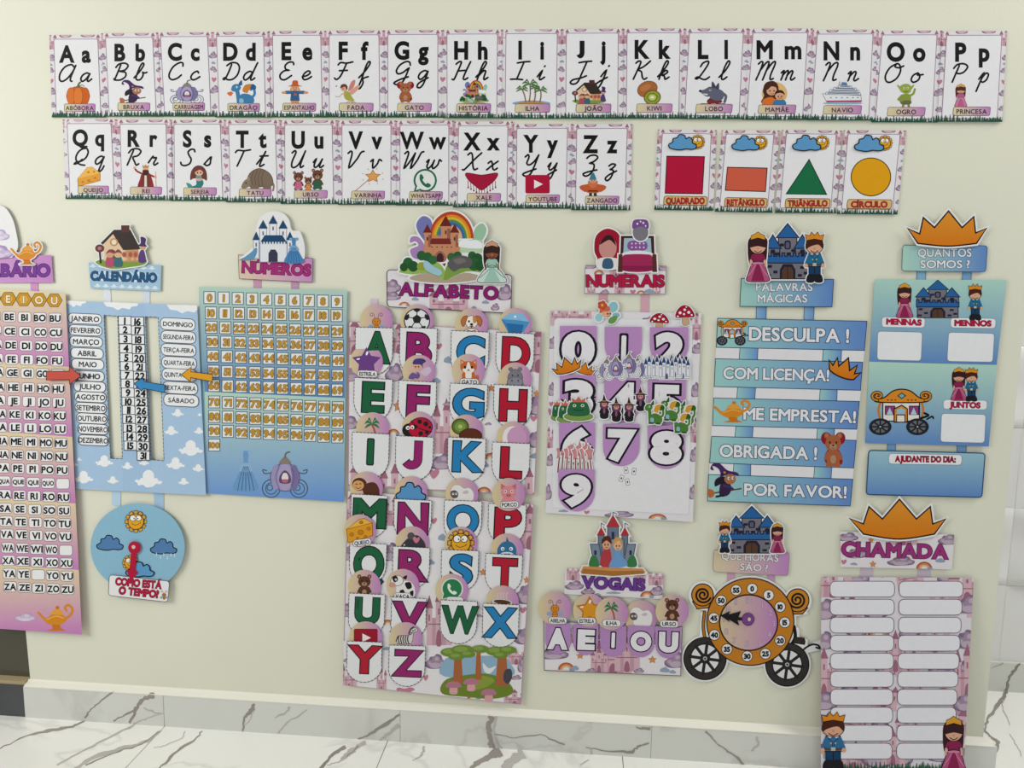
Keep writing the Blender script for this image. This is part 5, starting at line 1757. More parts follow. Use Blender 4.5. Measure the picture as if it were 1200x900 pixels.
MO = ['JANEIRO', 'FEVEREIRO', 'MARÇO', 'ABRIL', 'MAIO', 'JUNHO', 'JULHO', 'AGOSTO', 'SETEMBRO', 'OUTUBRO', 'NOVEMBRO', 'DEZEMBRO']
MC = [(110, 106), (113, 167), (116, 227), (121, 288), (125, 346), (128, 408), (136, 464), (139, 519), (141, 576), (147, 632), (152, 688), (154, 747)]


def pill(name, word, c, w_, h_, fs, wmax, slope, sheet_part):
    p = sub(sheet_part, name)
    pts = [(x, y + (x - c[0]) * slope) for x, y in rquad(box(c[0] - w_ / 2, c[1] - h_ / 2, c[0] + w_ / 2, c[1] + h_ / 2), h_ / 2, 5)]
    p.p('eceef0', pts, o='4a4a52', w=.8)
    if word:
        k = Part(p.th, 'lettering', plane=p.plane, parent=p)
        k.stack = p.stack
        p.th.parts.append(k)
        text_c(k, word, c[0], c[1], fs, '2a2a32', wmax=wmax, slope=slope, bold=.03)
    return p


for wd, c in zip(MO, MC):
    lw = sub(sh, 'month_label')
    C_ = Z9(*c)
    p = [(x, y + (x - C_[0]) * .045) for x, y in rquad(box(C_[0] - 20 + c[1] * .003, C_[1] - 6, C_[0] + 20 - c[1] * .003, C_[1] + 6), 6, 5)]
    lw.p('eceef0', p, o='4a4a52', w=.8)
    text_c(lw, wd, C_[0], C_[1], 6.2, '2a2a32', wmax=34, slope=.04, bold=.025)
WK = ['DOMINGO', 'SEGUNDA-FEIRA', 'TERÇA-FEIRA', 'QUARTA-FEIRA', 'QUINTA-FEIRA', 'SEXTA-FEIRA', 'SÁBADO']
WC = [(600, 135), (603, 203), (604, 271), (607, 339), (609, 402), (613, 471), (618, 537)]
for wd, c in zip(WK, WC):
    lw = sub(sh, 'weekday_label')
    C_ = Z9(*c)
    p = [(x, y + (x - C_[0]) * .05) for x, y in rquad(box(C_[0] - 20.5, C_[1] - 7, C_[0] + 20.5, C_[1] + 7), 7, 5)]
    lw.p('eceef0', p, o='4a4a52', w=.8)
    text_c(lw, wd, C_[0], C_[1], 5.4, '2a2a32', wmax=36, slope=.05, bold=.02)
dg_ = sub(sh, 'day_grid_print')
RY = [117, 163, 212, 262, 310, 356, 403, 448, 495, 543, 587, 634, 682, 727, 775]
for i in range(31):
    if i < 15:
        x, y = 320 + i * 2.1, RY[i]
    else:
        j = i - 15
        x, y = 387 + j * 2.1, (RY[j] + 4) if j < 15 else 828
    C_ = Z9(x, y)
    dg_.p('eceef0', box(C_[0] - 7.4, C_[1] - 5.3, C_[0] + 7.4, C_[1] + 5.3), o='2a2a32', w=.8)
    text_c(dg_, str(i + 1), C_[0], C_[1], 8, '222228', wmax=11.5, bold=.045, slope=.03)
strap(th, Z8([(232, 525), (272, 530), (276, 622), (232, 618)]), 'dfe6ee')
strap(th, Z8([(468, 540), (503, 545), (503, 634), (460, 628)]), 'd3deea')
sg = sign(th, Z8([(143, 388), (570, 403), (566, 557), (155, 540)]), 'a3c3da')
gc = sub(sg, 'cloud_print')
rnd = random.Random(3)
for r in range(4):
    for k in range(8):
        x, y = quad_at(sg.out[0][0][0], (k + .5 + .4 * (r % 2)) / 8.6, (r + .5) / 4)
        gc.draw(white_cloud('d9e6ee'), x, y, 9, 6, within=sg.out[0][0][0])
text(sub(sg), 'CALENDÁRIO', Z8(158, 490), Z8(541, 502), 10.5, '2c5a86', bold=0.038, oc='1c3a5c', ow=0.040)
ct = th.part('header_cutout', plane=tilt(.0075), mat=CUT)
ct.draw(house(), *Z8(335, 300), 60, 52, sticker=1.3)
# weather dial
strap(th, Z10([(240, 205), (292, 210), (290, 300), (243, 295)]), 'b9d6ea')
strap(th, Z10([(472, 215), (530, 222), (530, 350), (480, 330)]), 'aac8e2')
dial = th.part('weather_dial', plane=tilt(.007, .00003, .00003, (161, 600)), mat=CUT)
C_ = Z10(385, 527)
dial.sheet(ell(C_[0], C_[1], 55.3, 51.5, 48), '8dbbd3', .001)
sub(dial, 'sun_print').draw(sun(), *Z10(375, 385), 25.5)
sub(dial, 'dark_cloud_print').draw(cloud('5580b0'), *Z10(232, 507), 31, 28)
dp = sub(dial, 'rain_cloud_print')
dp.draw(cloud('5580b0'), *Z10(530, 527), 31, 28)
for x, y in ((490, 566), (512, 582), (530, 568), (550, 586), (570, 570), (590, 572)):
    dp.l(.8, 'd9e8f2', Z10(x, y - 8), Z10(x, y + 8), sm=False)
dp = sub(dial, 'sunny_cloud_print')
dp.draw(sun(), *Z10(345, 615), 19)
dp.draw(cloud('5f9ac9'), *Z10(398, 655), 33, 28)
ha = th.part('dial_arrow', plane=tilt(.0128), mat=CUT)
ha.sheet(Z10([(350, 540), (380, 545), (372, 655), (388, 668), (346, 715), (322, 650), (340, 654)]), 'b3203f', .001)
ha.p('b3203f', ell(*Z10(367, 530), 7.4, 7.6))
ha.p('d9c3c0', ell(*Z10(362, 526), 2.2, 2.2))
lb = th.part('question_label', plane=tilt(.0122), mat=CUT)
lb.sheet(rquad(Z10([(228, 680), (562, 716), (552, 832), (222, 795)]), 4), 'e9e9ea', .001)
lb.p('e9e9ea', rquad(Z10([(228, 680), (562, 716), (552, 832), (222, 795)]), 4), o='5a5a64', w=.7)
k = sub(lb)
text(k, 'COMO ESTÁ', Z10(262, 735), Z10(514, 757), 8.6, 'b3244a', bold=0.041, oc='5f1028', ow=0.040)
text(k, 'O TEMPO?', Z10(281, 785), Z10(498, 808), 8.6, 'b3244a', bold=0.041, oc='5f1028', ow=0.040)
sub(lb, 'bee_print').draw(bee('b9803a'), *Z10(532, 790), 12)

# movable arrows on the calendar
for (pts, col, desc, at) in (
        (Z6([(222, 430), (331, 430), (334, 408), (388, 452), (334, 492), (332, 470), (222, 472)]), 'c9564a', 'red paper arrow pointing at the month label for June', None),
        (Z9([(532, 455), (424, 438), (412, 420), (368, 447), (408, 488), (420, 474), (530, 495)]), '3b8ac2', 'blue paper arrow pointing at day eight of the calendar', None),
        (Z9([(784, 400), (669, 385), (672, 361), (618, 400), (666, 438), (669, 416), (782, 438)]), 'e0a22c', 'orange paper arrow pointing at the Thursday label', None)):
    cx = sum(p[0] for p in pts) / len(pts)
    cy = sum(p[1] for p in pts) / len(pts)
    a = Thing('paper_arrow', desc, 'arrow', (cx, cy), 'movable calendar arrows', off=.0145, mat=CUT)
    if col == 'c9564a':
        a.plane = tilt(.0175)
    if col == 'e0a22c':
        a.plane = tilt(.0175)
    p = a.part('arrow_card')
    p.sheet(pts, col, .001)
    p.p(col, pts, o='3a3436', w=.8)

# --- number chart
Z11, Z12 = zf(225, 240, .21111), zf(225, 420, .2)
q = [Z11(38, 455), Z11(862, 475), Z12(890, 840), Z12(75, 790)]
th = Thing('number_chart', 'blue and green chart of numbers 0 to 100 with a castle header', 'poster', quad_at(q, .5, 1), off=.003)
sh = th.part('sheet', plane=tilt(.003, .000022, .000006, (240, 345)))
m0, m1 = Z12(75, 195), Z12(896, 233)
sh.sheet(q, '8fb8d0', .0006)
sh.p(('b5d2c4', '5f88c0', 'y'), [q[0], q[1], m1, m0])
sh.p(('b8d6c6', '6c97d6', 'y'), [m0, m1, q[2], q[3]])
ng = sub(sh, 'number_grid_print')
RL = [Z11(97, 515), Z11(105, 600), Z11(107, 680), Z11(113, 760), Z11(116, 840), Z12(125, 75), Z12(128, 159), Z12(130, 255), Z12(130, 340), Z12(130, 424), Z12(130, 508)]
RR = [Z11(805, 537), Z11(803, 615), Z11(806, 702), Z11(808, 783), Z11(812, 865), Z12(853, 101), Z12(851, 186), Z12(855, 289), Z12(853, 375), Z12(852, 460), None]
for n in range(101):
    r, c = divmod(n, 10)
    C_ = RL[10] if n == 100 else lerp(RL[r], RR[r], c / 9)
    ng.p('e9e9e8', box(C_[0] - 6.6, C_[1] - 7, C_[0] + 6.6, C_[1] + 7), o='4f6678', w=.9)
    s = str(n)
    text_c(ng, s, C_[0], C_[1], 8.4 if n < 100 else 6.6, 'c39436', wmax=[0, 7, 12, 12.5][len(s)], bold=0.038, oc='5f4318', ow=0.036, slope=.025, gap=.13)
pp = sub(sh, 'gown_print')
pp.draw(gown('6f9cc8', '3b5f8c', '8fb4d8'), *Z12(315, 650), 40, 54)
sub(sh, 'carriage_print').draw(carriage('a294c0', '6a5f90', '4f6478'), *Z12(545, 680), 54, 55)
strap(th, Z11([(338, 400), (383, 403), (384, 465), (341, 462)]), 'cf9ab6')
strap(th, Z11([(548, 415), (592, 418), (592, 472), (550, 468)]), 'c79aba')
sg = sign(th, Z11([(257, 278), (670, 297), (668, 430), (262, 410)]), ('dfc9b0', 'c98fc4', 'x'), o='6a5a6a', w=.6)
text(sub(sg), 'NÚMEROS', Z11(280, 374), Z11(655, 392), 13, 'a8327a', bold=0.041, oc='5f1a4a', ow=0.040)
ct = th.part('header_cutout', plane=tilt(.0075), mat=CUT)
ct.sheet(smooth(Z11([(255, 300), (310, 262), (345, 220), (350, 150), (375, 75), (410, 45), (460, 35), (510, 50), (540, 85), (555, 140), (600, 150), (625, 225), (625, 300)]), 5), 'e9e9ea', .0008)
ct.draw(white_castle(), *Z11(450, 190), 45, 56)
ct.draw(gown('4a86ba', '2f5f94', '78a6d0'), *Z11(565, 248), 30, 34)
ct.draw(Pic().b('5f94b8', (-50, 40), (-20, 20), (20, -20), (40, -48), (50, -40), (46, 0), (30, 34), (0, 40)), *Z11(312, 275), 21, 16)

# --- alphabet pocket board
Z13, Z14, Z15, Z16 = zf(440, 240, .15), zf(400, 350, .2), zf(400, 500, .2), zf(395, 660, .2)
th = Thing('alphabet_pocket_board', 'large pink and white letter board of two sheets with pockets for picture discs', 'poster', Z16(550, 770), off=.003, mat=GLOSS)
qa = [Z14(45, 135), Z14(1172, 195), Z15(1130, 399), Z15(40, 345)]
qb = [Z15(36, 375), Z15(1125, 455), Z16(1076, 826), Z16(36, 712)]
for q, sd in ((qa, 3), (qb, 3)):
    sh = th.part('sheet', plane=tilt(.003 + (.0006 if q is qb else 0), .000012, .00001, (400, 377)), mat=PRINT)
    sh.sheet(q, 'e6e3e6', .001)
    MOT = MOT or dict(puff=puff(), castle=pink_castle(), rainbow=rainbow(), wisp=wisp(), rose=rose(), star=orange_star())
    L = [('castle', .03, .1, 40, 40), ('castle', .99, .12, 44, 50), ('castle', .26, .09, 30, 34), ('puff', .02, .32, 34, 26), ('puff', .24, .3, 22, 30), ('puff', .0, .62, 26, 22), ('puff', 1.0, .45, 30, 36), ('puff', 1.0, .66, 26, 30), ('castle', .52, .62, 30, 62),
         ('rose', .47, .12, 9, 10), ('wisp', .52, .2, 11, 16), ('wisp', .46, .33, 11, 12), ('star', .75, .36, 10, 10), ('puff', .5, .83, 30, 26), ('wisp', .73, .83, 10, 12), ('rainbow', .76, .78, 16, 16), ('castle', .04, 1.0, 50, 46),
         ('castle', .25, 1.0, 34, 50), ('castle', .97, 1.0, 40, 60), ('wisp', 1.0, .76, 14, 14), ('rose', .46, .9, 14, 16), ('star', .26, .5, 12, 16), ('rainbow', .24, .66, 14, 14), ('wisp', .27, .7, 9, 9), ('rainbow', .73, .99, 18, 16), ('rose', .98, .53, 10, 10), ('star', .99, .38, 8, 10), ('puff', .52, .47, 10, 6), ('puff', .74, .58, 8, 5)]
    for (m, u, v, a, b) in L:
        sh.draw(MOT[m], *quad_at(q, u, v), a, b, within=q)
    sh.l(.7, 'c08aa8', q, sm=False, closed=True)
q7 = [Z16(36, 455), Z16(1090, 520), Z16(1076, 826), Z16(36, 712)]
lsh = th.part('sheet', plane=tilt(.0046, .000012, .00001, (400, 377)), mat=PRINT)
G, Mg, Bl, Rd = '0d6340', '95286c', '2a82bc', 'b51736'
# letter, pocket (x0, x1, top, bottom), tilt of the top edge, letter box
PK = [('A', Z14, (83, 303, 170, 445), 5, (135, 275, 190, 368), G), ('B', Z14, (344, 562, 172, 455), 7, (387, 518, 195, 378), Mg), ('C', Z14, (645, 866, 192, 470), 10, (680, 830, 216, 390), Bl), ('D', Z14, (908, 1131, 202, 475), 10, (945, 1095, 222, 405), Rd),
      ('E', Z14, (76, 300, 468, 718), 12, (127, 240, 484, 657), G), ('F', Z14, (336, 558, 484, 732), 12, (390, 502, 503, 682), Mg), ('G', Z14, (637, 857, 500, 748), 10, (658, 825, 523, 690), Bl), ('H', Z14, (895, 1118, 508, 757), 10, (930, 1075, 527, 708), Rd),
      ('I', Z15, (64, 281, 38, 302), 14, (142, 192, 63, 228), G), ('J', Z15, (320, 540, 58, 316), 10, (365, 475, 76, 248), Mg), ('K', Z15, (625, 847, 66, 326), 10, (657, 812, 82, 256), Bl), ('L', Z15, (885, 1106, 95, 342), 10, (937, 1047, 116, 292), Rd),
      ('M', Z15, (58, 270, 400, 655), 12, (75, 250, 418, 584), G), ('N', Z15, (310, 530, 428, 672), 10, (335, 498, 442, 620), Mg), ('O', Z15, (604, 824, 434, 684), 8, (623, 795, 456, 626), Bl), ('P', Z15, (863, 1083, 455, 692), 12, (905, 1040, 471, 648), Rd),
      ('Q', Z15, (50, 266, 685, 925), 6, (75, 240, 700, 892), G), ('R', Z15, (303, 519, 706, 950), 10, (340, 487, 720, 896), Mg), ('S', Z15, (588, 805, 724, 966), 8, (640, 757, 744, 915), Bl), ('T', Z15, (846, 1062, 748, 978), 12, (888, 1020, 767, 950), Rd),
      ('U', Z16, (70, 281, 180, 432), 10, (108, 240, 197, 348), G), ('V', Z16, (320, 524, 203, 446), 10, (335, 507, 222, 388), Mg), ('W', Z16, (607, 822, 220, 472), 10, (617, 815, 247, 402), G), ('X', Z16, (855, 1067, 240, 492), 10, (868, 1037, 255, 427), Bl),
      ('Y', Z16, (60, 264, 460, 698), 8, (77, 240, 478, 637), Rd), ('Z', Z16, (306, 518, 483, 722), 6, (335, 485, 504, 656), Mg)]
# the last strip overlaps the second sheet
lsh.sheet(q7, 'e6e3e6', .0008)
for (m, x, y, a, b) in (('castle', 70, 670, 18, 36), ('castle', 260, 690, 12, 30), ('puff', 575, 580, 24, 24), ('rose', 520, 670, 7, 10), ('castle', 1050, 540, 22, 22), ('puff', 1080, 600, 9, 24), ('castle', 1040, 790, 26, 18), ('rainbow', 820, 500, 15, 15), ('wisp', 930, 510, 30, 14),
                        ('rose', 400, 745, 26, 10), ('wisp', 290, 500, 10, 8), ('puff', 1050, 670, 12, 8), ('rainbow', 800, 785, 16, 8), ('puff', 50, 570, 6, 6)):
    lsh.draw(MOT[m], *Z16(x, y), a, b, within=q7)
fo = sub(lsh, 'forest_print')
fo.draw(forest(), *Z16(820, 640), 86, 62)
for ch, Z, (x0, x1, t, b), sl, (a0, a1, c0, c1), col in PK:
    H = (b - t) * .2
    P0, P1 = Z(x0, t - sl / 2), Z(x1, t + sl / 2)
    pk = th.part('letter_pocket', plane=over(tilt(.0046 if ch in 'YZ' else .0034, .000012, .00001, (400, 377)), .0056, 0, -.0044 / H, P0), mat=GLOSS)
    B0, B1 = Z(x0 - 3, b - sl), Z(x1 - 5, b)
    sh_ = [P0, P1]
    R = 58
    r1 = Z(x1 - 4, b - 105)
    sh_ += [r1] + [Z((x0 + x1) / 2 - 4 + 107 * math.cos(math.radians(a)), b - 105 + 105 * math.sin(math.radians(a))) for a in range(12, 180, 12)] + [Z(x0 - 3, b - 107)]
    pk.sheet(sh_, 'e6e7e9', .0006)
    ds = sub(pk, 'stitch_print')
    pts = sh_ + [sh_[0]]
    for i in range(len(pts) - 1):
        A_, B_ = pts[i], pts[i + 1]
        n = max(1, int(math.dist(A_, B_) / 4.2))
        for k_ in range(n):
            ds.l(.8, '4a4a50', lerp(A_, B_, k_ / n), lerp(A_, B_, (k_ + .62) / n), sm=False)
    lt = sub(pk, 'letter_print')
    mg = 0 if ch == 'I' else 4
    A_, B_ = Z(a0 + mg, c1 - .02 * (a1 - a0)), Z(a1 - mg, c1 + .02 * (a1 - a0))
    text(lt, ch, A_, B_, (c1 - c0 - 4) * .2, col, bold=0.038, oc='23232a', ow=0.028)
sg = th.part('header_sign', plane=tilt(.004), mat=CUT)
q = [(453.2, 316), (600, 321.8), (598.6, 367), (453.6, 359.4)]
sg.sheet(rquad(q, 5), 'e4dfe4', .001)
for (m, x, y, a, b) in (('puff', 120, 640, 24, 22), ('puff', 125, 715, 22, 14), ('puff', 1010, 690, 20, 26), ('castle', 570, 760, 46, 30), ('rainbow', 225, 775, 13, 9), ('wisp', 310, 735, 9, 8), ('wisp', 860, 760, 9, 8), ('puff', 935, 800, 10, 12), ('wisp', 770, 800, 6, 6)):
    sg.draw(MOT[m], *Z13(x, y), a, b, within=q)
sg.l(.8, '4a3f50', rquad(q, 5), sm=False, closed=True)
text(sub(sg), 'ALFABETO', Z13(192, 702), Z13(952, 738), 14.6, '8f2470', bold=0.041, oc='2f1030', ow=0.032, gap=.16)
ct = th.part('header_cutout', plane=tilt(.0078), mat=CUT)
ct.draw(story_book(), *Z13(545, 330), 121, 84, sticker=2)
ct.draw(girl('c9dcd6', '9fc4b4', skin='8a5440', hair='3a2a28', top='c99a7a', trim='5f9a84', wide=1.5), *Z13(910, 448), 44, 51, sticker=1.2)
strap(th, Z14([(170, 0), (215, 0), (212, 160), (168, 160)]), 'd8c8d4')
strap(th, Z14([(820, 30), (866, 30), (862, 200), (816, 200)]), 'ded6de')

# discs tucked into the pockets
DISC = [(Z14, 205, 130, bee, 24, 'bee', 'A', None, 1), (Z14, 443, 130, ball, 31, 'soccer ball', 'B', None, 0), (Z14, 763, 152, dog, 27, 'spotted puppy', 'C', None, 0), (Z14, 1018, 150, gem, 34, 'blue gemstone', 'D', None, 0),
        (Z14, 147, 368, star, 32, 'purple star', None, 'ESTRELA', 0), (Z14, 454, 425, pixie, 32, 'little fairy', 'F', None, 0), (Z14, 745, 420, kitten, 27, 'orange kitten', 'G', 'GATO', 0), (Z14, 1018, 470, hippo, 26, 'grey hippo', 'H', None, 0),
        (Z14, 183, 762, palm_tree, 29, 'palm tree', 'I', None, 0), (Z14, 452, 757, ladybug, 33, 'red ladybug', 'J', None, 0), (Z14, 732, 775, kiwi_half, 32, 'halved kiwi fruit', 'K', None, 0), (Z14, 1007, 816, moon, 30, 'white crescent moon', 'L', None, 0),
        (Z15, 147, 360, monkey, 32, 'brown monkey', 'M', None, 0), (Z15, 408, 387, cloud, 35, 'blue cloud', 'N', None, 0), (Z15, 706, 397, sheep, 30, 'white sheep', 'O', None, 0), (Z15, 980, 397, pig, 28, 'pink pig', 'P', 'PORCO', 0),
        (Z15, 107, 610, cheese_block, 31, 'block of cheese', None, 'QUEIJO', 0), (Z15, 415, 680, mouse, 33, 'black mouse', 'R', None, 0), (Z15, 700, 682, sun, 31, 'smiling sun', 'S', None, 0), (Z15, 970, 722, shark, 31, 'blue shark', 'T', None, 0),
        (Z16, 160, 135, bear, 27, 'brown bear', 'U', None, 0), (Z16, 385, 130, cow, 31, 'spotted cow', 'V', 'VACA', 0), (Z16, 672, 158, None, 27, 'green telephone bubble', 'W', ' ', 0), (Z16, 968, 227, cup, 28, 'cup of coffee', 'X', None, 0),
        (Z16, 168, 437, lambda: play_button('9c1f34'), 28, 'red play button', 'Y', None, 0), (Z16, 402, 442, zebra, 30, 'zebra', 'Z', None, 0)]
LP = {'ESTRELA': (Z14, 152, 441, 118), 'GATO': (Z14, 750, 488, 110), 'PORCO': (Z15, 985, 457, 108), 'QUEIJO': (Z15, 121, 679, 106), 'VACA': (Z16, 383, 194, 100), ' ': (Z16, 690, 217, 100)}


def disc(base, Z, x, y, r, pic, ps, label, word, lp, off, group, dy=0):
    d = Thing('picture_disc', label, 'picture card', Z(x, y + 90), group, off=off, gx=random.uniform(-4, 10) * 1e-6, mat=ROUND)
    d.plane = over(base, off, random.uniform(-3, 6) * 1e-6, 0, Z(x, y))
    b = d.part('disc_card', own=False)
    b.sheet(ell(*Z(x, y), r, r, 40), ('d8c898', 'bd86bf', 'x'), .0006)
    pc = d.part('picture')
    if pic is None:
        pc.draw(phone_bubble('e0e6e0', 'd9dfd9', 'e6ece6', True), *Z(x, y - 6), ps, ps * .98)
        pc.draw(phone_bubble('2f7d52', '2f7d52', 'e6ece6', True), *Z(x, y - 6), ps * .87, ps * .87)
    else:
        pc.draw(pic(), *Z(x, y + dy), ps)
    if word:
        Zl, lx, ly, lw = lp
        c = Zl(lx, ly)
        sl = -.03 if word == 'PORCO' else (-.12 if word == 'QUEIJO' else .03)
        pl_ = d.part('word_label')
        pts = [(px, py + (px - c[0]) * sl) for px, py in rquad(box(c[0] - lw * Zl.s / 2, c[1] - 4, c[0] + lw * Zl.s / 2, c[1] + 4), 4)]
        pl_.p('e6e6e8', pts, o='6a6068', w=.5)
        if word.strip():
            text_c(sub(pl_), word, c[0], c[1], 4.6, '3a3a40', wmax=lw * Zl.s * .8, slope=sl, bold=.03)
    return d


for (Z, x, y, pic, ps, desc, let, word, _) in DISC:
    where = 'above the pocket with letter %s' % let if let else ('overlapping the letter A' if desc == 'purple star' else 'overlapping the letter M')
    disc(tilt(.0034, .000012, .00001, (400, 377)), Z, x, y, 19.3, pic, ps, 'round picture disc of a %s %s' % (desc, where), word, LP.get(word), .0036 + (.0012 if let in ('Y', 'Z') else .003 if word in ('QUEIJO', 'PORCO') else 0), 'picture discs of the letter board')

# --- number pocket board
Z17, Z18 = zf(635, 245, .2), zf(635, 400, .2389)
q = [Z17(50, 596), Z17(935, 611), Z18(740, 886), Z18(18, 841)]
th = Thing('number_pocket_board', 'white and lilac number board with pockets for digits 0 to 9', 'poster', quad_at(q, .5, 1), off=.003)
NB = tilt(.003, .00001, .000008, (645, 364))
sh = th.part('sheet', plane=NB)
sh.sheet(q, 'e4e0e6', .001)
for (m, u, v, a, b) in (('castle', .16, .02, 40, 24), ('castle', .97, .06, 20, 34), ('castle', .06, .02, 22, 26), ('puff', .02, .16, 14, 20), ('puff', .98, .17, 14, 18), ('puff', .02, .39, 9, 22), ('puff', .98, .37, 12, 24), ('rose', .02, .5, 8, 14), ('castle', .99, .56, 12, 30), ('puff', .99, .68, 12, 24),
                        ('castle', .01, .63, 12, 24), ('puff', .02, .74, 10, 20), ('puff', .01, .9, 10, 26), ('puff', .99, .86, 10, 24), ('rainbow', .56, .05, 14, 10), ('puff', .65, .04, 24, 12), ('puff', .5, .985, 34, 11), ('rainbow', .76, .985, 22, 12), ('rose', .28, .985, 8, 6), ('wisp', .12, .985, 12, 6), ('rose', .02, .46, 6, 8), ('wisp', .99, .48, 8, 8)):
    sh.draw(MOT[m], *quad_at(q, u, v), a, b, within=q)
wp = sub(sh, 'white_panel')
W_ = [Z17(73, 640), Z17(900, 650), Z18(728, 850), Z18(38, 815)]
wp.p('e7e6ea', rquad([quad_at(W_, .0, .0), quad_at(W_, .98, .0), quad_at(W_, .99, 1.0), quad_at(W_, .02, 1.0)], 5))
DGT = '0123456789'
PB = [('0', Z17, (105, 320, 685, 905), (134, 286, 722, 905)), ('1', Z17, (368, 585, 690, 910), (447, 506, 726, 908)), ('2', Z17, (633, 858, 693, 915), (678, 816, 726, 910)),
      ('3', Z18, (88, 265, 165, 385), (123, 232, 192, 352)), ('4', Z18, (306, 482, 180, 400), (345, 450, 204, 362)), ('5', Z18, (520, 706, 190, 412), (552, 662, 214, 370)),
      ('6', Z18, (84, 260, 398, 608), (114, 226, 428, 580)), ('7', Z18, (300, 478, 405, 613), (334, 440, 432, 574)), ('8', Z18, (519, 701, 414, 627), (547, 668, 442, 588)), ('9', Z18, (81, 258, 628, 834), (110, 222, 656, 796))]
for ch, Z, (x0, x1, t, b), (a0, a1, c0, c1) in PB:
    s = Z.s
    H = (b - t) * s
    pk = th.part('number_pocket', plane=over(NB, .0048, 0, -.0036 / H, Z(x0, t)), mat=GLOSS)
    rx = (x1 - x0) / 2
    pts = [Z(x0, t), Z(x1, t), Z(x1, b - rx)] + [Z((x0 + x1) / 2 + rx * math.cos(math.radians(a)), b - rx + rx * math.sin(math.radians(a))) for a in range(12, 180, 12)] + [Z(x0, b - rx)]
    pk.sheet(pts, 'bb8fc4', .0006)
    text(sub(pk, 'number_print'), ch, Z(a0, c1), Z(a1, c1 + .03 * (a1 - a0)), (c1 - c0) * s, 'e9e7ec', bold=.06, oc='26222c', ow=.045)
cp = sub(sh, 'playing_card_print')
for x, y, rt in ((413, 632, -8), (452, 638, 8), (390, 672, 20), (420, 690, -12)):
    cp.draw(Pic().r(-34, -46, 34, 46, 'eeeeee', rad=8, o='8a8a90', w=8).p('3a3a40', (0, -22), (16, 0), (0, 22), (-16, 0)), *Z18(x, y), 6.4, 8, rot=rt)
sg = sign(th, Z17([(255, 330), (729, 333), (722, 498), (250, 493)]), 'e3dde2', o='8c6f88', w=.6)
q = sg.out[0][0][0]
for (m, u, v, a, b) in (('puff', .05, .02, 16, 10), ('puff', .97, .06, 14, 12), ('castle', .38, .1, 16, 26), ('castle', .08, .9, 10, 22), ('castle', .89, .92, 10, 20), ('rainbow', .17, .25, 12, 10), ('castle', .5, .16, 20, 10), ('wisp', .8, .9, 12, 10), ('rose', .6, .93, 8, 7), ('puff', .25, .95, 10, 8), ('castle', .43, .78, 12, 14), ('rainbow', .7, .95, 10, 8)):
    sg.draw(MOT[m], *quad_at(q, u, v), a, b, within=q)
text(sub(sg), 'NUMERAIS', Z17(264, 452), Z17(714, 453), 13.4, 'b3244a', bold=0.041, oc='6a1028', ow=0.036)
strap(th, Z17([(333, 475), (383, 477), (382, 620), (333, 620)]), 'd3a3b0')
strap(th, Z17([(578, 480), (629, 482), (628, 640), (578, 635)]), 'd6a9b6')
ct = th.part('header_cutout', plane=tilt(.0075), mat=CUT)
ct.draw(red_cape(), *Z17(388, 232), 35, 47, sticker=1.6)
ct.draw(bed(), *Z17(560, 256), 46, 45, sticker=1.6)
ct.draw(Pic().e(0, 8, 40, 40, '7d7a84').b('7a5090', (-40, -8), (-36, -44), (0, -50), (36, -44), (40, -8), (0, -18)).e(-16, -30, 5, 5, 'e4dcea').e(14, -34, 5, 5, 'e4dcea').e(0, -40, 4, 4, 'e4dcea').e(26, -20, 4, 4, 'e4dcea'), *Z17(578, 125), 23, 26, sticker=1.4)


def mini(name, label, cat, group, pic, pos, sx, sy, off, rot=0, stick=None):
    t = Thing(name, label, cat, (pos[0], pos[1] + sy / 2), group, off=off, mat=CUT)
    if stick:
        st = t.part('stick', plane=over(NB, off - .0006))
        st.sheet(stick, 'cdbfa8', .0004)
    t.plane = over(NB, off - .002)
    c = t.part('cutout')
    c.draw(pic, pos[0], pos[1], sx, sy, rot=rot, sticker=1.1)
    return t


mini('fairy_cutout', 'flower fairy cutout standing in the pocket of number 1', 'cutout', None, flower_fairy(), Z17(383, 608), 29, 28, .0052)
mini('mushroom_cutout', 'lower red mushroom cutout in the pocket of number 2', 'cutout', 'mushrooms in the number board', mushroom(), Z17(688, 655), 22, 20, .0046)
mini('mushroom_cutout', 'upper red mushroom cutout with its whole stem above number 2', 'cutout', 'mushrooms in the number board', mushroom(), Z17(838, 620), 22, 25, .0046, rot=-6)
mini('crown_cutout', 'tilted orange crown cutout, the higher one over number 3', 'cutout', 'crowns in the number board', crown(), Z18(122, 118), 36, 20, .0074, rot=-16)
mini('crown_cutout', 'orange crown cutout, the lower one over number 3', 'cutout', 'crowns in the number board', crown(), Z18(208, 132), 26, 15, .0062, rot=14)
for i, (x, y, o_, d) in enumerate(((318, 135, .0056, 'purple carriage cutout half hidden, next to the crowns'), (470, 130, .0056, 'purple carriage cutout half hidden, next to the white castles'), (428, 112, .0066, 'upper purple carriage cutout over number 4'), (362, 126, .0076, 'front purple carriage cutout over number 4'))):
    mini('carriage_cutout', d, 'cutout', 'carriages in the number board', carriage('9488b8', '5c5680', '8a8fa0'), Z18(x, y), 26, 30, o_)
for i, (x, y, o_, d) in enumerate(((540, 122, .0056, 'white castle cutout next to the purple carriages'), (690, 124, .0056, 'last white castle cutout, next to the board edge'), (650, 116, .0064, 'fourth white castle cutout from the purple carriages'), (578, 122, .0070, 'second white castle cutout from the purple carriages'), (612, 126, .0078, 'front white castle cutout, third and middle one of its row'))):
    mini('castle_cutout', d, 'cutout', 'castles in the number board', small_castle(), Z18(x, y), 20, 29, o_)
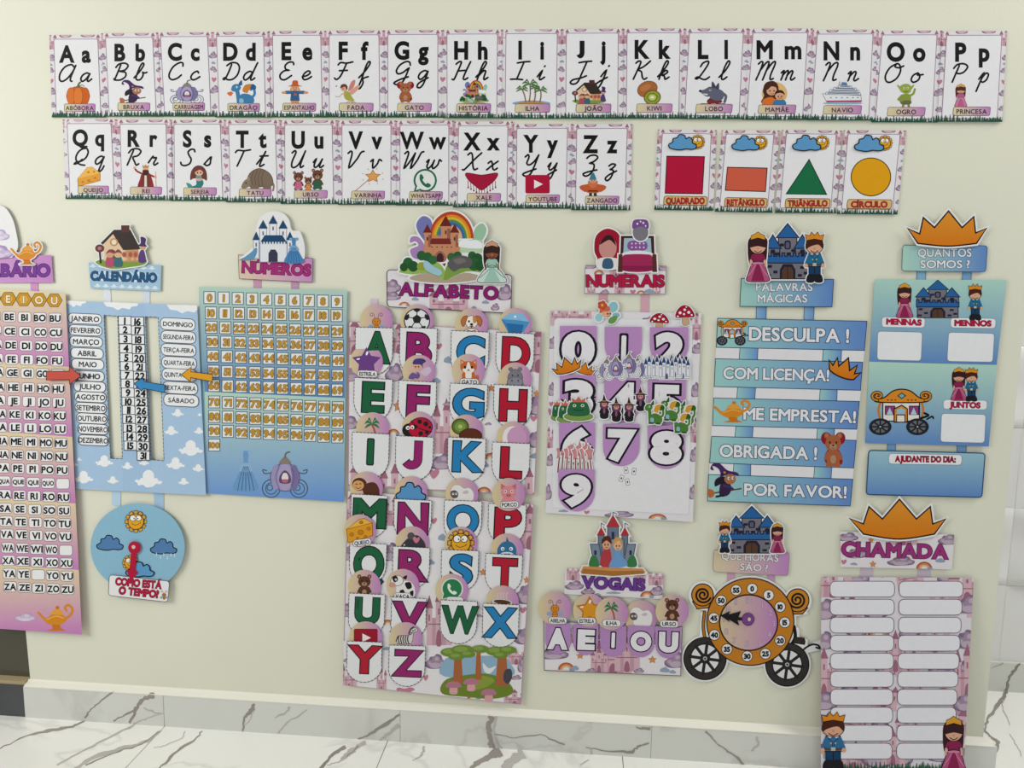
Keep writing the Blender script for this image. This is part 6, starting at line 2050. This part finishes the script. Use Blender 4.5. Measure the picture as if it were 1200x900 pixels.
for i, (x, y, o_, sx, d) in enumerate(((75, 340, .0056, 15, 'small frog cutout next to the board edge over number 6'), (115, 345, .0066, 20, 'middle frog cutout on a lily pad over number 6'), (180, 330, .0076, 34, 'large front frog cutout on a lily pad over number 6'))):
    mini('frog_cutout', d, 'cutout', 'frogs in the number board', frog_pad(), Z18(x, y), sx, 29 - 2 * (2 - i), o_)
for i, (x, y, o_, d) in enumerate(((484, 280, .0056, 'witch cutout raised above the three other witches'), (428, 332, .0064, 'witch cutout between the raised one and the front one'), (306, 318, .0064, 'witch cutout beside the frogs over number 7'), (365, 332, .0076, 'front witch cutout over number 7'))):
    mini('witch_cutout', d, 'cutout', 'witches in the number board', standing_witch(), Z18(x, y), 20, 28, o_)
for i, (x, y, o_, d) in enumerate(((700, 350, .0078, 'green dragon cutout next to the board edge, behind the lowest dragon'), (674, 392, .0084, 'lowest green dragon cutout over number 8'), (622, 332, .0090, 'upper green dragon cutout over number 8'), (546, 348, .0096, 'front green dragon cutout beside the witches'))):
    mini('dragon_cutout', d, 'cutout', 'dragons in the number board', dragon('4f7f3c', '355f2a', 'cf9a3c', fire=False), Z18(x, y), 28, 28, o_, rot=4)
for i, (x, y) in enumerate(((78, 542), (98, 528), (120, 545), (142, 530), (165, 548), (188, 530), (208, 545), (226, 530), (242, 548))):
    mini('star_wand_cutout', 'pink star wand on a brown stick in the pocket of number 9', 'cutout', 'star wands in the number board', star_wand(), Z18(x * .92 + 14, y + 28), 15, 34, .0042 + .00025 * i, rot=(i - 4) * -1.5)

# --- vowel board
Z19 = zf(625, 590, .23333)
q = Z19([(52, 590), (748, 620), (740, 866), (55, 838)])
th = Thing('vowel_board', 'small pink castle board with five lilac vowel pockets', 'poster', quad_at(q, .5, 1), off=.003)
VB = tilt(.003, .00001, .00001, (637, 727))
sh = th.part('sheet', plane=VB)
sh.sheet(q, 'e4e0e4', .001)
for (m, x, y, a, b) in (('castle', 400, 770, 44, 42), ('castle', 470, 760, 30, 40), ('castle', 330, 790, 20, 28), ('puff', 100, 755, 36, 20), ('puff', 715, 790, 26, 26), ('rainbow', 165, 820, 20, 18), ('wisp', 210, 825, 9, 10), ('star', 235, 765, 10, 9), ('star', 598, 785, 11, 10), ('wisp', 660, 835, 12, 12), ('wisp', 700, 845, 8, 8), ('puff', 530, 840, 12, 8), ('puff', 290, 840, 12, 8),
                        ('castle', 200, 660, 8, 20), ('castle', 330, 640, 8, 20), ('castle', 470, 650, 8, 20), ('puff', 610, 680, 8, 20)):
    sh.draw(MOT[m], *Z19(x, y), a, b, within=q)
sh.l(.8, '7d6a80', q, sm=False, closed=True)
for ch, (x0, x1, t, b), (a0, a1, c0, c1) in (('A', (60, 188, 598, 756), (80, 162, 628, 723)), ('E', (200, 326, 606, 762), (230, 298, 635, 726)), ('I', (336, 466, 612, 770), (381, 418, 642, 731)), ('O', (474, 606, 612, 772), (493, 585, 646, 732)), ('U', (614, 741, 620, 778), (636, 719, 647, 738))):
    pk = th.part('vowel_pocket', plane=over(VB, .0042, 0, -.003 / 36, Z19(x0, t)), mat=GLOSS)
    rx = (x1 - x0) / 2
    pts = [Z19(x0, t), Z19(x1, t + 5), Z19(x1, b - rx)] + [Z19((x0 + x1) / 2 + rx * math.cos(math.radians(a)), b - rx + rx * math.sin(math.radians(a))) for a in range(12, 180, 12)] + [Z19(x0, b - rx)]
    pk.sheet(pts, 'b48abf', .0006)
    text(sub(pk, 'letter_print'), ch, Z19(a0 + 2, c1), Z19(a1 - 2, c1 + .035 * (a1 - a0)), (c1 - c0) * .2333, 'e9e7ec', bold=.07, oc='26222c', ow=.045)
sg = sign(th, Z19([(160, 325), (655, 352), (648, 480), (155, 455)]), 'e4dfe4')
q = sg.out[0][0][0]
for (m, u, v, a, b) in (('castle', .08, .1, 16, 22), ('puff', .1, .65, 22, 15), ('puff', .24, .85, 16, 12), ('castle', .93, .15, 20, 20), ('puff', .94, .7, 18, 16), ('rainbow', .84, .85, 16, 14), ('castle', .76, .1, 14, 12), ('puff', .27, .4, 10, 10), ('wisp', .34, .95, 8, 6), ('wisp', .5, .85, 18, 5)):
    sg.draw(MOT[m], *quad_at(q, u, v), a, b, within=q)
text(sub(sg), 'VOGAIS', Z19(248, 422), Z19(556, 436), 13.4, '6d4094', bold=0.041, oc='452460', ow=0.040)
strap(th, Z19([(500, 465), (548, 470), (548, 610), (502, 610)]), 'e0dae2')
strap(th, Z19([(255, 450), (300, 452), (298, 600), (252, 600)]), 'e0dae2')
ct = th.part('header_cutout', plane=tilt(.0075), mat=CUT)
vc = (Pic().r(-11, -26, 11, 20, '6f7a8c', o='4a5262', w=1.5).p('b03a40', (-14, -26), (0, -46), (14, -26)).r(-3, -18, 3, -6, '2f3850', rad=2).l(1.5, '5a6a80', (0, -44), (0, -50), (8, -47), sm=False)
      .r(-30, -12, -18, 20, '6f7a8c', o='4a5262', w=1.5).p('b03a40', (-33, -12), (-24, -26), (-15, -12)).r(18, -12, 30, 20, '6f7a8c', o='4a5262', w=1.5).p('b03a40', (15, -12), (24, -26), (33, -12))
      .l(1.5, '5a6a80', (-24, -26), (-24, -32), (-17, -29), sm=False).l(1.5, '5a6a80', (24, -26), (24, -32), (31, -29), sm=False).r(-22, -6, 22, 30, '8592a4', o='4a5262', w=1.5)
      .p('7d8a9c', (-46, 2), (-28, 2), (-22, 36), (-38, 36), o='4a5262', w=1.5).p('7d8a9c', (28, 2), (46, 2), (38, 36), (22, 36), o='4a5262', w=1.5).r(-38, 12, -33, 20, '2f3850', rad=2).r(33, 12, 38, 20, '2f3850', rad=2)
      .b('3f7a4a', (-48, 38), (-44, 22), (-34, 22), (-28, 38)).b('3f7a4a', (28, 38), (34, 22), (44, 22), (48, 38))
      .b('b0414a', (-26, 36), (-18, 10), (-6, 10), (-4, 38)).e(-13, 2, 9, 9, 'd9a080').b('5a3028', (-23, 2), (-18, -10), (-6, -10), (-3, 2), (-13, -4))
      .b('6f9ccc', (-8, 38), (4, 20), (16, 20), (30, 36), (10, 40)).e(10, 4, 9, 9, 'e0b090').b('c99a5a', (0, 4), (4, -8), (16, -8), (20, 8), (12, -4)).r(3, 12, 16, 22, '6f9ccc').e(-16, 3, 1.3, 1.6, K).e(-10, 3, 1.3, 1.6, K).e(7, 5, 1.3, 1.6, K).e(13, 5, 1.3, 1.6, K).l(1, '7a3a34', (-15, 7), (-13, 8), (-11, 7)).l(1, '7a3a34', (8, 9), (10, 10), (12, 9))
      .p('c9905a', (-60, 38), (60, 42), (66, 48), (0, 52), (-66, 48)).p('a8703a', (-60, 42), (0, 46), (60, 45), (64, 50), (0, 54), (-64, 50)))
ct.draw(vc, *Z19(400, 198), 58, 72, sticker=1.5)
VD = [(108, 527, bee, 24, 'honey bee', 'A', 'ABELHA', (122, 588), -3), (282, 536, lambda: star('d9942c', 'b87420'), 30, 'orange star', 'E', 'ESTRELA', (268, 590), -4), (394, 552, palm_tree, 27, 'small palm island', 'I', 'ILHA', (393, 601), -6), (540, 570, sheep, 29, 'curly sheep', 'O', None, None, -2), (697, 542, bear, 28, 'seated bear', 'U', 'URSO', (682, 605), -6)]
for i, (x, y, pic, ps, desc, let, word, lp, dy) in enumerate(VD):
    disc(VB, Z19, x, y, 19.4, pic, ps, 'round picture disc of a %s above the vowel %s pocket' % (desc, let), word, (Z19,) + lp + (92,) if lp else None, .0046 + .0009 * (i % 2 == 0) if word else .0026, 'picture discs of the vowel board', dy)

# --- magic words board
Z20, Z21 = zf(820, 250, .2), zf(820, 420, .2)
q = [Z20(105, 615), Z20(980, 632), Z21(882, 865), Z21(45, 835)]
th = Thing('magic_words_board', 'blue plank board with polite phrases under a castle with prince and princess', 'poster', quad_at(q, .5, 1), off=.003)
sh = th.part('sheet', plane=tilt(.0025, .00001, .00001, q[0]))
sh.sheet(q, 'e4e3e8', .001)
for Z, quads in ((Z20, [[(236, 785), (342, 788), (338, 862), (231, 858)], [(724, 795), (832, 798), (828, 868), (719, 864)]]),
                 (Z21, [[(222, 165), (328, 170), (322, 245), (217, 240)], [(706, 178), (806, 182), (803, 256), (701, 252)], [(212, 395), (313, 398), (309, 465), (206, 462)], [(690, 408), (790, 411), (787, 478), (685, 474)], [(200, 612), (300, 615), (298, 690), (196, 686)], [(674, 632), (774, 636), (770, 705), (668, 700)]])):
    for pq in quads:
        sub(sh, 'post_print').p(('9ccdcb', '6a93cc', 'x'), Z(pq), o='2f4460', w=.7)
PL = [(Z20, [(105, 615), (980, 632), (965, 803), (97, 785)], 'DESCULPA !', (290, 743), (872, 756), 16), (None, [Z20(92, 852), Z21(955, 22), Z21(942, 187), Z21(85, 165)], 'COM LICENÇA!', Z21(140, 117), Z21(756, 132), 13.6),
      (Z21, [(82, 232), (935, 252), (920, 415), (75, 393)], 'ME EMPRESTA!', (258, 356), (912, 377), 14), (Z21, [(70, 457), (917, 480), (902, 642), (58, 612)], 'OBRIGADA !', (118, 575), (684, 592), 14.6), (Z21, [(52, 680), (897, 708), (882, 865), (45, 835)], 'POR FAVOR!', (262, 800), (858, 818), 14)]
for Z, pq, s, a, b, h in PL:
    if Z:
        pq, a, b = Z(pq), Z(*a), Z(*b)
    p = sub(sh, 'phrase_plank_print')
    p.p(('9dcdc9', '6389c8', 'x'), pq, o='2f4460', w=.8)
    k = Part(th, 'lettering', plane=sh.plane, parent=p)
    k.stack = sh.stack
    th.parts.append(k)
    text(k, s, a, b, h, 'e6e6ec', bold=0.030, oc='2f3a4c', ow=0.036)
sub(sh, 'wagon_print').draw(wagon(), *Z20(192, 700), 36, 31)
sub(sh, 'crown_print').draw(crown(w=5), *Z21(848, 55), 40, 26, rot=22)
sub(sh, 'lamp_print').draw(lamp(), *Z21(192, 305), 45, 34)
sub(sh, 'animal_print').draw(critter(), *Z21(782, 538), 34, 41)
sub(sh, 'witch_print').draw(witch(), *Z21(150, 720), 40, 43)
sg = sign(th, Z20([(243, 382), (785, 387), (775, 548), (235, 545)]), ('a3d0c6', '6087c6', 'x'), o='2f4460', w=.8)
k = sub(sg)
text(k, 'PALAVRAS', Z20(330, 454), Z20(660, 454), 9.4, 'e6e6ec', bold=0.022, oc='2f3a4c', ow=0.032)
text(k, 'MÁGICAS', Z20(340, 521), Z20(629, 521), 9.4, 'e6e6ec', bold=0.022, oc='2f3a4c', ow=0.032)
for sq in ([(332, 540), (390, 541), (388, 628), (331, 628)], [(612, 540), (670, 543), (667, 632), (611, 632)]):
    strap(th, Z20(sq), ('8cb4d4', '6f96cc', 'x'), o='3a5070')
ct = th.part('header_cutout', plane=tilt(.0085), mat=CUT)
ct.draw(castle(), *Z20(515, 225), 54, 66, sticker=1.6)
ct.draw(girl(), *Z20(341, 258), 52, 60, sticker=1.2)
ct.draw(boy(), *Z20(673, 258), 52, 60, sticker=1.2)

# --- head count board
Z22, Z23 = zf(1005, 235, .21111), zf(1005, 400, .21111)
q1 = [Z22(95, 437), Z22(828, 442), Z23(772, 130), Z23(65, 112)]
q2 = [Z23(65, 113), Z23(773, 131), Z23(728, 583), Z23(42, 565)]
th = Thing('head_count_board', 'blue board counting girls and boys with a castle and a royal wagon', 'poster', Z23(380, 860), off=.003)
sh = th.part('sheet', plane=tilt(.003, .000012, .00001, q1[0]))
sh.sheet(q1, ('add4c8', '6089c4', 'y'), .0008)
sh.sheet(q2, ('b3d8c8', '6089c4', 'y'), .0008)


def head_label(Z, pq, s, a, b, h=6.6):
    p = sub(sh, 'word_label')
    p.p('e9e9ec', rquad(Z(pq), 4), o='7a8aa0', w=.5)
    text(sub(p), s, Z(*a), Z(*b), h, 'b3244a', bold=0.041, oc='6a1028', ow=0.032)


for Z, pq in ((Z22, [(112, 725), (360, 731), (352, 890), (108, 884)]), (Z22, [(505, 731), (760, 738), (750, 897), (497, 892)]), (Z23, [(466, 400), (712, 406), (704, 564), (460, 558)])):
    sub(sh, 'count_box_print').p('e9eaee', rquad(Z(pq), 4), o='7a8aa0', w=.6)
head_label(Z22, [(135, 646), (375, 650), (372, 706), (134, 703)], 'MENINAS', (161, 686), (352, 692))
head_label(Z22, [(517, 650), (768, 655), (765, 710), (516, 706)], 'MENINOS', (540, 694), (740, 697))
head_label(Z23, [(477, 323), (720, 328), (717, 380), (475, 376)], 'JUNTOS', (513, 366), (679, 370))
sub(sh, 'princess_print').draw(girl(), *Z22(261, 556), 38, 42)
sub(sh, 'castle_print').draw(castle(), *Z22(445, 548), 52, 45)
sub(sh, 'prince_print').draw(boy(), *Z22(653, 564), 38, 43)
sub(sh, 'wagon_print').draw(wagon(), *Z23(245, 396), 74, 55)
pc = sub(sh, 'couple_print')
pc.draw(girl(), *Z23(562, 238), 36, 40)
pc.draw(boy(), *Z23(632, 240), 36, 40)
strap(th, Z22([(330, 388), (379, 390), (376, 445), (328, 444)]), '86b4d2', o='4a6a8a')
strap(th, Z22([(583, 390), (632, 392), (630, 447), (581, 446)]), '7aa6d0', o='4a6a8a')
sg = sign(th, Z22([(250, 248), (721, 251), (712, 396), (245, 391)]), ('acd4c6', '6289c4', 'x'), rad=4, o='4a6080', w=.7)
k = sub(sg)
text(k, 'QUANTOS', Z22(336, 311), Z22(631, 311), 9.6, 'e6e6ec', bold=0.022, oc='2f3a4c', ow=0.032)
text(k, 'SOMOS ?', Z22(350, 374), Z22(622, 374), 9.2, 'e6e6ec', bold=0.022, oc='2f3a4c', ow=0.032)


def big_crown(th, pts, Z):
    cr = th.part('crown_cutout', plane=tilt(.0085), mat=CUT)
    lo = smooth([pts[-3], pts[-2], pts[-1]], 8)
    poly = Z(pts[:-3] + lo)
    white = ribbon(poly, 5.6, True)
    cr.put(('p', [poly] + white, 'e9e9ea'), .001)
    cr.p(('dd9436', 'd47a1c', 'y'), poly, o='2b2624', w=1.7)


big_crown(th, [(278, 155), (345, 185), (365, 95), (427, 150), (505, 58), (580, 150), (645, 90), (655, 180), (715, 155), (660, 238), (500, 253), (335, 238)], Z22)
for sq in ([(166, 562), (211, 564), (209, 614), (164, 612)], [(553, 574), (604, 576), (601, 622), (550, 620)]):
    strap(th, Z23(sq), '7aa6d0', o='4a6a8a')
hs = th.part('helper_sign', plane=tilt(.004, .00001, 0, Z23(60, 605)), mat=CUT)
pq = Z23([(62, 605), (708, 621), (690, 866), (48, 850)])
hs.sheet(rquad(pq, 4), ('9cc4d0', '6089c4', 'y'), .001)
hs.l(1.3, '2f4f78', rquad(pq, 4), sm=False, closed=True)
p = sub(hs, 'word_label')
p.p('e9e9ec', rquad(Z23([(174, 622), (580, 630), (577, 687), (172, 680)]), 4), o='7a8aa0', w=.5)
k = Part(th, 'lettering', plane=hs.plane, parent=p)
k.stack = hs.stack
th.parts.append(k)
text(k, 'AJUDANTE DO DIA:', Z23(210, 667), Z23(543, 671), 6.8, '9c2040', bold=0.041, oc='5a1024', ow=0.032)

# --- carriage clock
Z24 = zf(790, 590, .2446)
th = Thing('paper_clock', 'orange carriage shaped paper clock with dark wheels and scrolls', 'clock', Z24(365, 860), off=.003, mat=CUT)
bd = th.part('clock_body', plane=tilt(.0035, .000008, 0, Z24(100, 500)))
C_ = Z24(365, 567)
R_out = 51.0
spir = []


def spiral(cx, cy, s, r0, turns, a0):
    return [(cx + s * (r0 * (1 - .82 * t / 40)) * math.cos(a0 + turns * 2 * math.pi * t / 40), cy + (r0 * (1 - .82 * t / 40)) * math.sin(a0 + turns * 2 * math.pi * t / 40)) for t in range(41)]


white = [ell(C_[0], C_[1], R_out + 3, R_out + 3, 48)]
for wx, wy, wr in ((148, 743, 101), (542, 772, 103)):
    white.append(ell(*Z24(wx, wy), wr * .2446 + 2.6, wr * .2446 + 2.6, 40))
for sx, sy in ((136, 440), (592, 466)):
    white.append(ell(*Z24(sx, sy), 58 * .2446 + 2, 60 * .2446 + 2, 30))
white.append(Z24([(95, 500), (170, 520), (180, 450), (150, 400)]))
white.append(Z24([(640, 530), (560, 545), (550, 470), (600, 430)]))
white.append(Z24([(128, 520), (180, 520), (180, 700), (120, 660)]))
white.append(Z24([(560, 570), (600, 600), (600, 640), (640, 650), (640, 680), (700, 650), (712, 690), (690, 705), (620, 720), (560, 720)]))
bd.put(('p', white, 'e9e9ea'), .0012)
sc = sub(bd, 'scroll')
sc.p('c98530', Z24([(88, 470), (110, 505), (165, 500), (185, 452), (178, 430)]), o=K, w=1.2)
sc.p('c98530', ell(*Z24(136, 438), 52 * .2446, 53 * .2446, 28), o=K, w=1.2)
sc.l(2.3, K, spiral(*Z24(138, 438), 1, 9.5, 2.0, .4))
sc = sub(bd, 'scroll')
sc.p('c98530', Z24([(640, 500), (615, 530), (570, 530), (548, 480), (560, 450)]), o=K, w=1.2)
sc.p('c98530', ell(*Z24(592, 464), 54 * .2446, 55 * .2446, 28), o=K, w=1.2)
sc.l(2.3, K, spiral(*Z24(590, 462), -1, 9.8, 2.0, .4))
fr = sub(bd, 'carriage_frame_print')
fr.l(4.2, K, Z24([(146, 520), (140, 590), (150, 660)]))
fr.l(2.2, 'b5742a', Z24([(146, 520), (140, 590), (150, 660)]))
fr.l(4, K, Z24([(575, 590), (580, 640), (560, 680)]))
fr.p('3a3230', Z24([(575, 640), (622, 644), (628, 660), (625, 676), (570, 668)]), o=K, w=.8)
fr.l(2.2, '26262b', Z24([(620, 700), (640, 685), (665, 675), (690, 680), (698, 694), (680, 690)]))
for wx, wy, wr in ((148, 743, 101), (542, 772, 103)):
    wh = sub(bd, 'wheel')
    c = Z24(wx, wy)
    r = wr * .2446
    wh.p('3b3735', ell(*c, r, r, 40), o='1f1e20', w=1.4)
    wh.p('26262b', ell(*c, r * .72, r * .72, 32))
    wh.p('e0e0e2', ell(*c, r * .66, r * .66, 32))
    polys = []
    for a in range(0, 360, 45):
        t = math.radians(a + 8)
        polys += ribbon([(c[0] + r * .1 * math.cos(t), c[1] + r * .1 * math.sin(t)), (c[0] + r * .74 * math.cos(t), c[1] + r * .74 * math.sin(t))], 3.6)
    wh.tri(polys, '2e2c2e')
    wh.p('2e2c2e', ell(*c, r * .25, r * .25, 20))
    wh.p('b5b5b5', ell(*c, r * .1, r * .1, 14))
    wh.p('2e2c2e', ell(*c, r * .05, r * .05, 10))
face = th.part('clock_face', plane=tilt(.0048, .000008, 0, Z24(100, 500)))
face.sheet(ell(C_[0], C_[1], R_out, R_out, 60), 'c47f2c', .0006)
face.l(1.3, '2b2624', ell(C_[0], C_[1], R_out, R_out, 60), sm=False, closed=True)
c2 = Z24(357, 571)
face.p(('d5c49c', 'bb80bd', 'x'), ell(c2[0], c2[1], 34, 32.6, 48), o='2b2624', w=1.7)
for n, (x, y) in (('0', (374, 408)), ('5', (453, 439)), ('10', (508, 495)), ('15', (530, 570)), ('20', (508, 657)), ('25', (437, 720)), ('30', (350, 732)), ('35', (253, 698)), ('40', (193, 630)), ('45', (190, 549)), ('50', (225, 465)), ('55', (297, 415))):
    m = sub(face, 'minute_disc')
    c = Z24(x, y)
    m.p('e6e6e8', ell(*c, 6.2, 6.2, 20), o='4a3a2a', w=.8)
    k = Part(th, 'lettering', plane=face.plane, parent=m)
    k.stack = face.stack
    th.parts.append(k)
    text_c(k, n, c[0], c[1], 5.8, '1e1e24', wmax=8.6, bold=.06)
hn = sub(face, 'hour_lettering')
for n, (x, y) in (('12', (357, 462)), ('1', (423, 485)), ('2', (462, 523)), ('3', (477, 575)), ('4', (457, 627)), ('5', (412, 668)), ('6', (347, 672)), ('7', (288, 655)), ('8', (250, 612)), ('9', (238, 555)), ('10', (258, 507)), ('11', (295, 470))):
    c = Z24(x, y)
    text_c(hn, n, c[0], c[1], 6.8, 'cdb4c4', bold=0.015, oc='857088', ow=0.028)
hd = th.part('clock_hand', plane=tilt(.0072))
hd.sheet(Z24([(222, 537), (268, 516), (262, 532), (320, 516), (308, 545), (340, 548), (336, 562), (304, 560), (312, 586), (262, 556), (266, 568)]), '232226', .0008)
hd.p('7d4a8c', ell(*Z24(354, 555), 7, 7.2, 24), o='5a3068', w=.8)
hd.p('d9c9a8', ell(*Z24(360, 555), 1.8, 2.2, 14))
sg = sign(th, Z24([(190, 222), (552, 234), (546, 346), (187, 327)]), ('d8caa6', 'bd86c2', 'x'), rad=4, o='9a8a94', w=.6)
k = sub(sg)
text(k, 'QUE HORAS', Z24(228, 267), Z24(499, 279), 8.4, 'e8e6ea', bold=0.022, oc='4a4450', ow=0.032)
text(k, 'SÃO ?', Z24(316, 318), Z24(448, 326), 8, 'e8e6ea', bold=0.022, oc='4a4450', ow=0.032)
strap(th, Z24([(254, 325), (291, 328), (290, 390), (252, 400)]), 'cfa6bc')
strap(th, Z24([(446, 335), (484, 338), (482, 400), (444, 390)]), 'c9a0c4')
ct = th.part('header_cutout', plane=tilt(.0085), mat=CUT)
ct.draw(castle(), *Z24(372, 128), 57, 56, sticker=1.6)
ct.draw(boy(), *Z24(242, 160), 32, 38, sticker=1.2)
ct.draw(girl(), *Z24(495, 166), 32, 36, sticker=1.2)

# --- attendance chart
Z25 = zf(945, 575, .36119)
q = [Z25(48, 280), Z25(543, 283), Z25(508, 960), Z25(47, 955)]
th = Thing('attendance_chart', 'attendance chart with twenty blank name slots under a large orange crown', 'poster', quad_at(q, .5, 1), off=.03, gy=0)
sh = th.part('sheet', plane=tilt(.005, .00001, .000215, q[0]))
sh.sheet(q, 'dcd6de', .0008)
wallpaper(sh, q, 34, kinds=['puff', 'castle', 'rose', 'puff', 'castle', 'wisp', 'puff', 'rainbow', 'castle'], seed=8)
for (m, u, v, a, b) in (('castle', .08, .03, 44, 34), ('castle', .96, .04, 44, 36), ('puff', .02, .16, 32, 34), ('puff', .98, .13, 32, 30), ('puff', .02, .31, 26, 30), ('puff', .98, .3, 26, 30), ('castle', .02, .47, 32, 56), ('castle', .99, .46, 30, 62), ('puff', .02, .6, 32, 30), ('puff', .98, .6, 26, 30), ('castle', .5, .36, 28, 46), ('castle', .5, .82, 28, 40)):
    sh.draw(MOT[m], *quad_at(q, u, v), a, b, within=q)
for i in range(10):
    y = 320 + i * 58.4
    for (x0, x1) in ((77 + i * .2, 286 - i * .9), (301 - i * .9, 508 - i * 3.2)):
        dy0 = -1 if i < 9 else 0
        s = sub(sh, 'name_slot')
        pts = rquad(box(*Z25(x0, y - 26), *Z25(x1, y + 25 + .0 * i)), 7, 5)
        s.p('e6e6ec', pts, o='5f5862', w=.7)
gp = sub(sh, 'grass_print')
grass(gp, [Z25(108, 820), Z25(455, 820), Z25(452, 906), Z25(106, 906)], 8, '35604a', seed=5)
gp.p('35604a', Z25([(106, 900), (452, 900), (450, 960), (106, 957)]))
pc = sub(sh, 'prince_print')
pc.draw(boy('3570a0'), *Z25(87, 812), 66, 68)
sub(sh, 'princess_print').draw(girl(), *Z25(478, 826), 56, 68)
sg = sign(th, Z25([(110, 133), (480, 143), (472, 255), (111, 248)]), 'e4dfe4')
q = sg.out[0][0][0]
for (m, u, v, a, b) in (('puff', .06, .15, 26, 14), ('puff', .14, .6, 26, 18), ('castle', .55, .1, 34, 20), ('puff', .54, .8, 32, 16), ('puff', .95, .15, 24, 18), ('rainbow', .75, .92, 20, 18), ('star', .29, .9, 9, 9), ('star', .27, .22, 8, 8), ('wisp', .89, .75, 12, 10), ('rose', .03, .85, 8, 8), ('wisp', .12, .9, 9, 6)):
    sg.draw(MOT[m], *quad_at(q, u, v), a, b, within=q)
text(sub(sg), 'CHAMADA', Z25(116, 210), Z25(456, 220), 16.4, '9c3a7c', bold=0.041, oc='5f2050', ow=0.032)
strap(th, Z25([(175, 240), (217, 242), (214, 292), (174, 290)]), 'cbbccb')
strap(th, Z25([(361, 245), (403, 248), (401, 295), (359, 293)]), 'cbbccb')
big_crown(th, [(140, 90), (185, 108), (203, 52), (247, 92), (302, 28), (357, 92), (402, 52), (410, 108), (452, 92), (415, 141), (300, 157), (186, 141)], Z25)

for th in THINGS:
    build(th)
bpy.data.objects.remove(_to)
bpy.data.curves.remove(_tc)
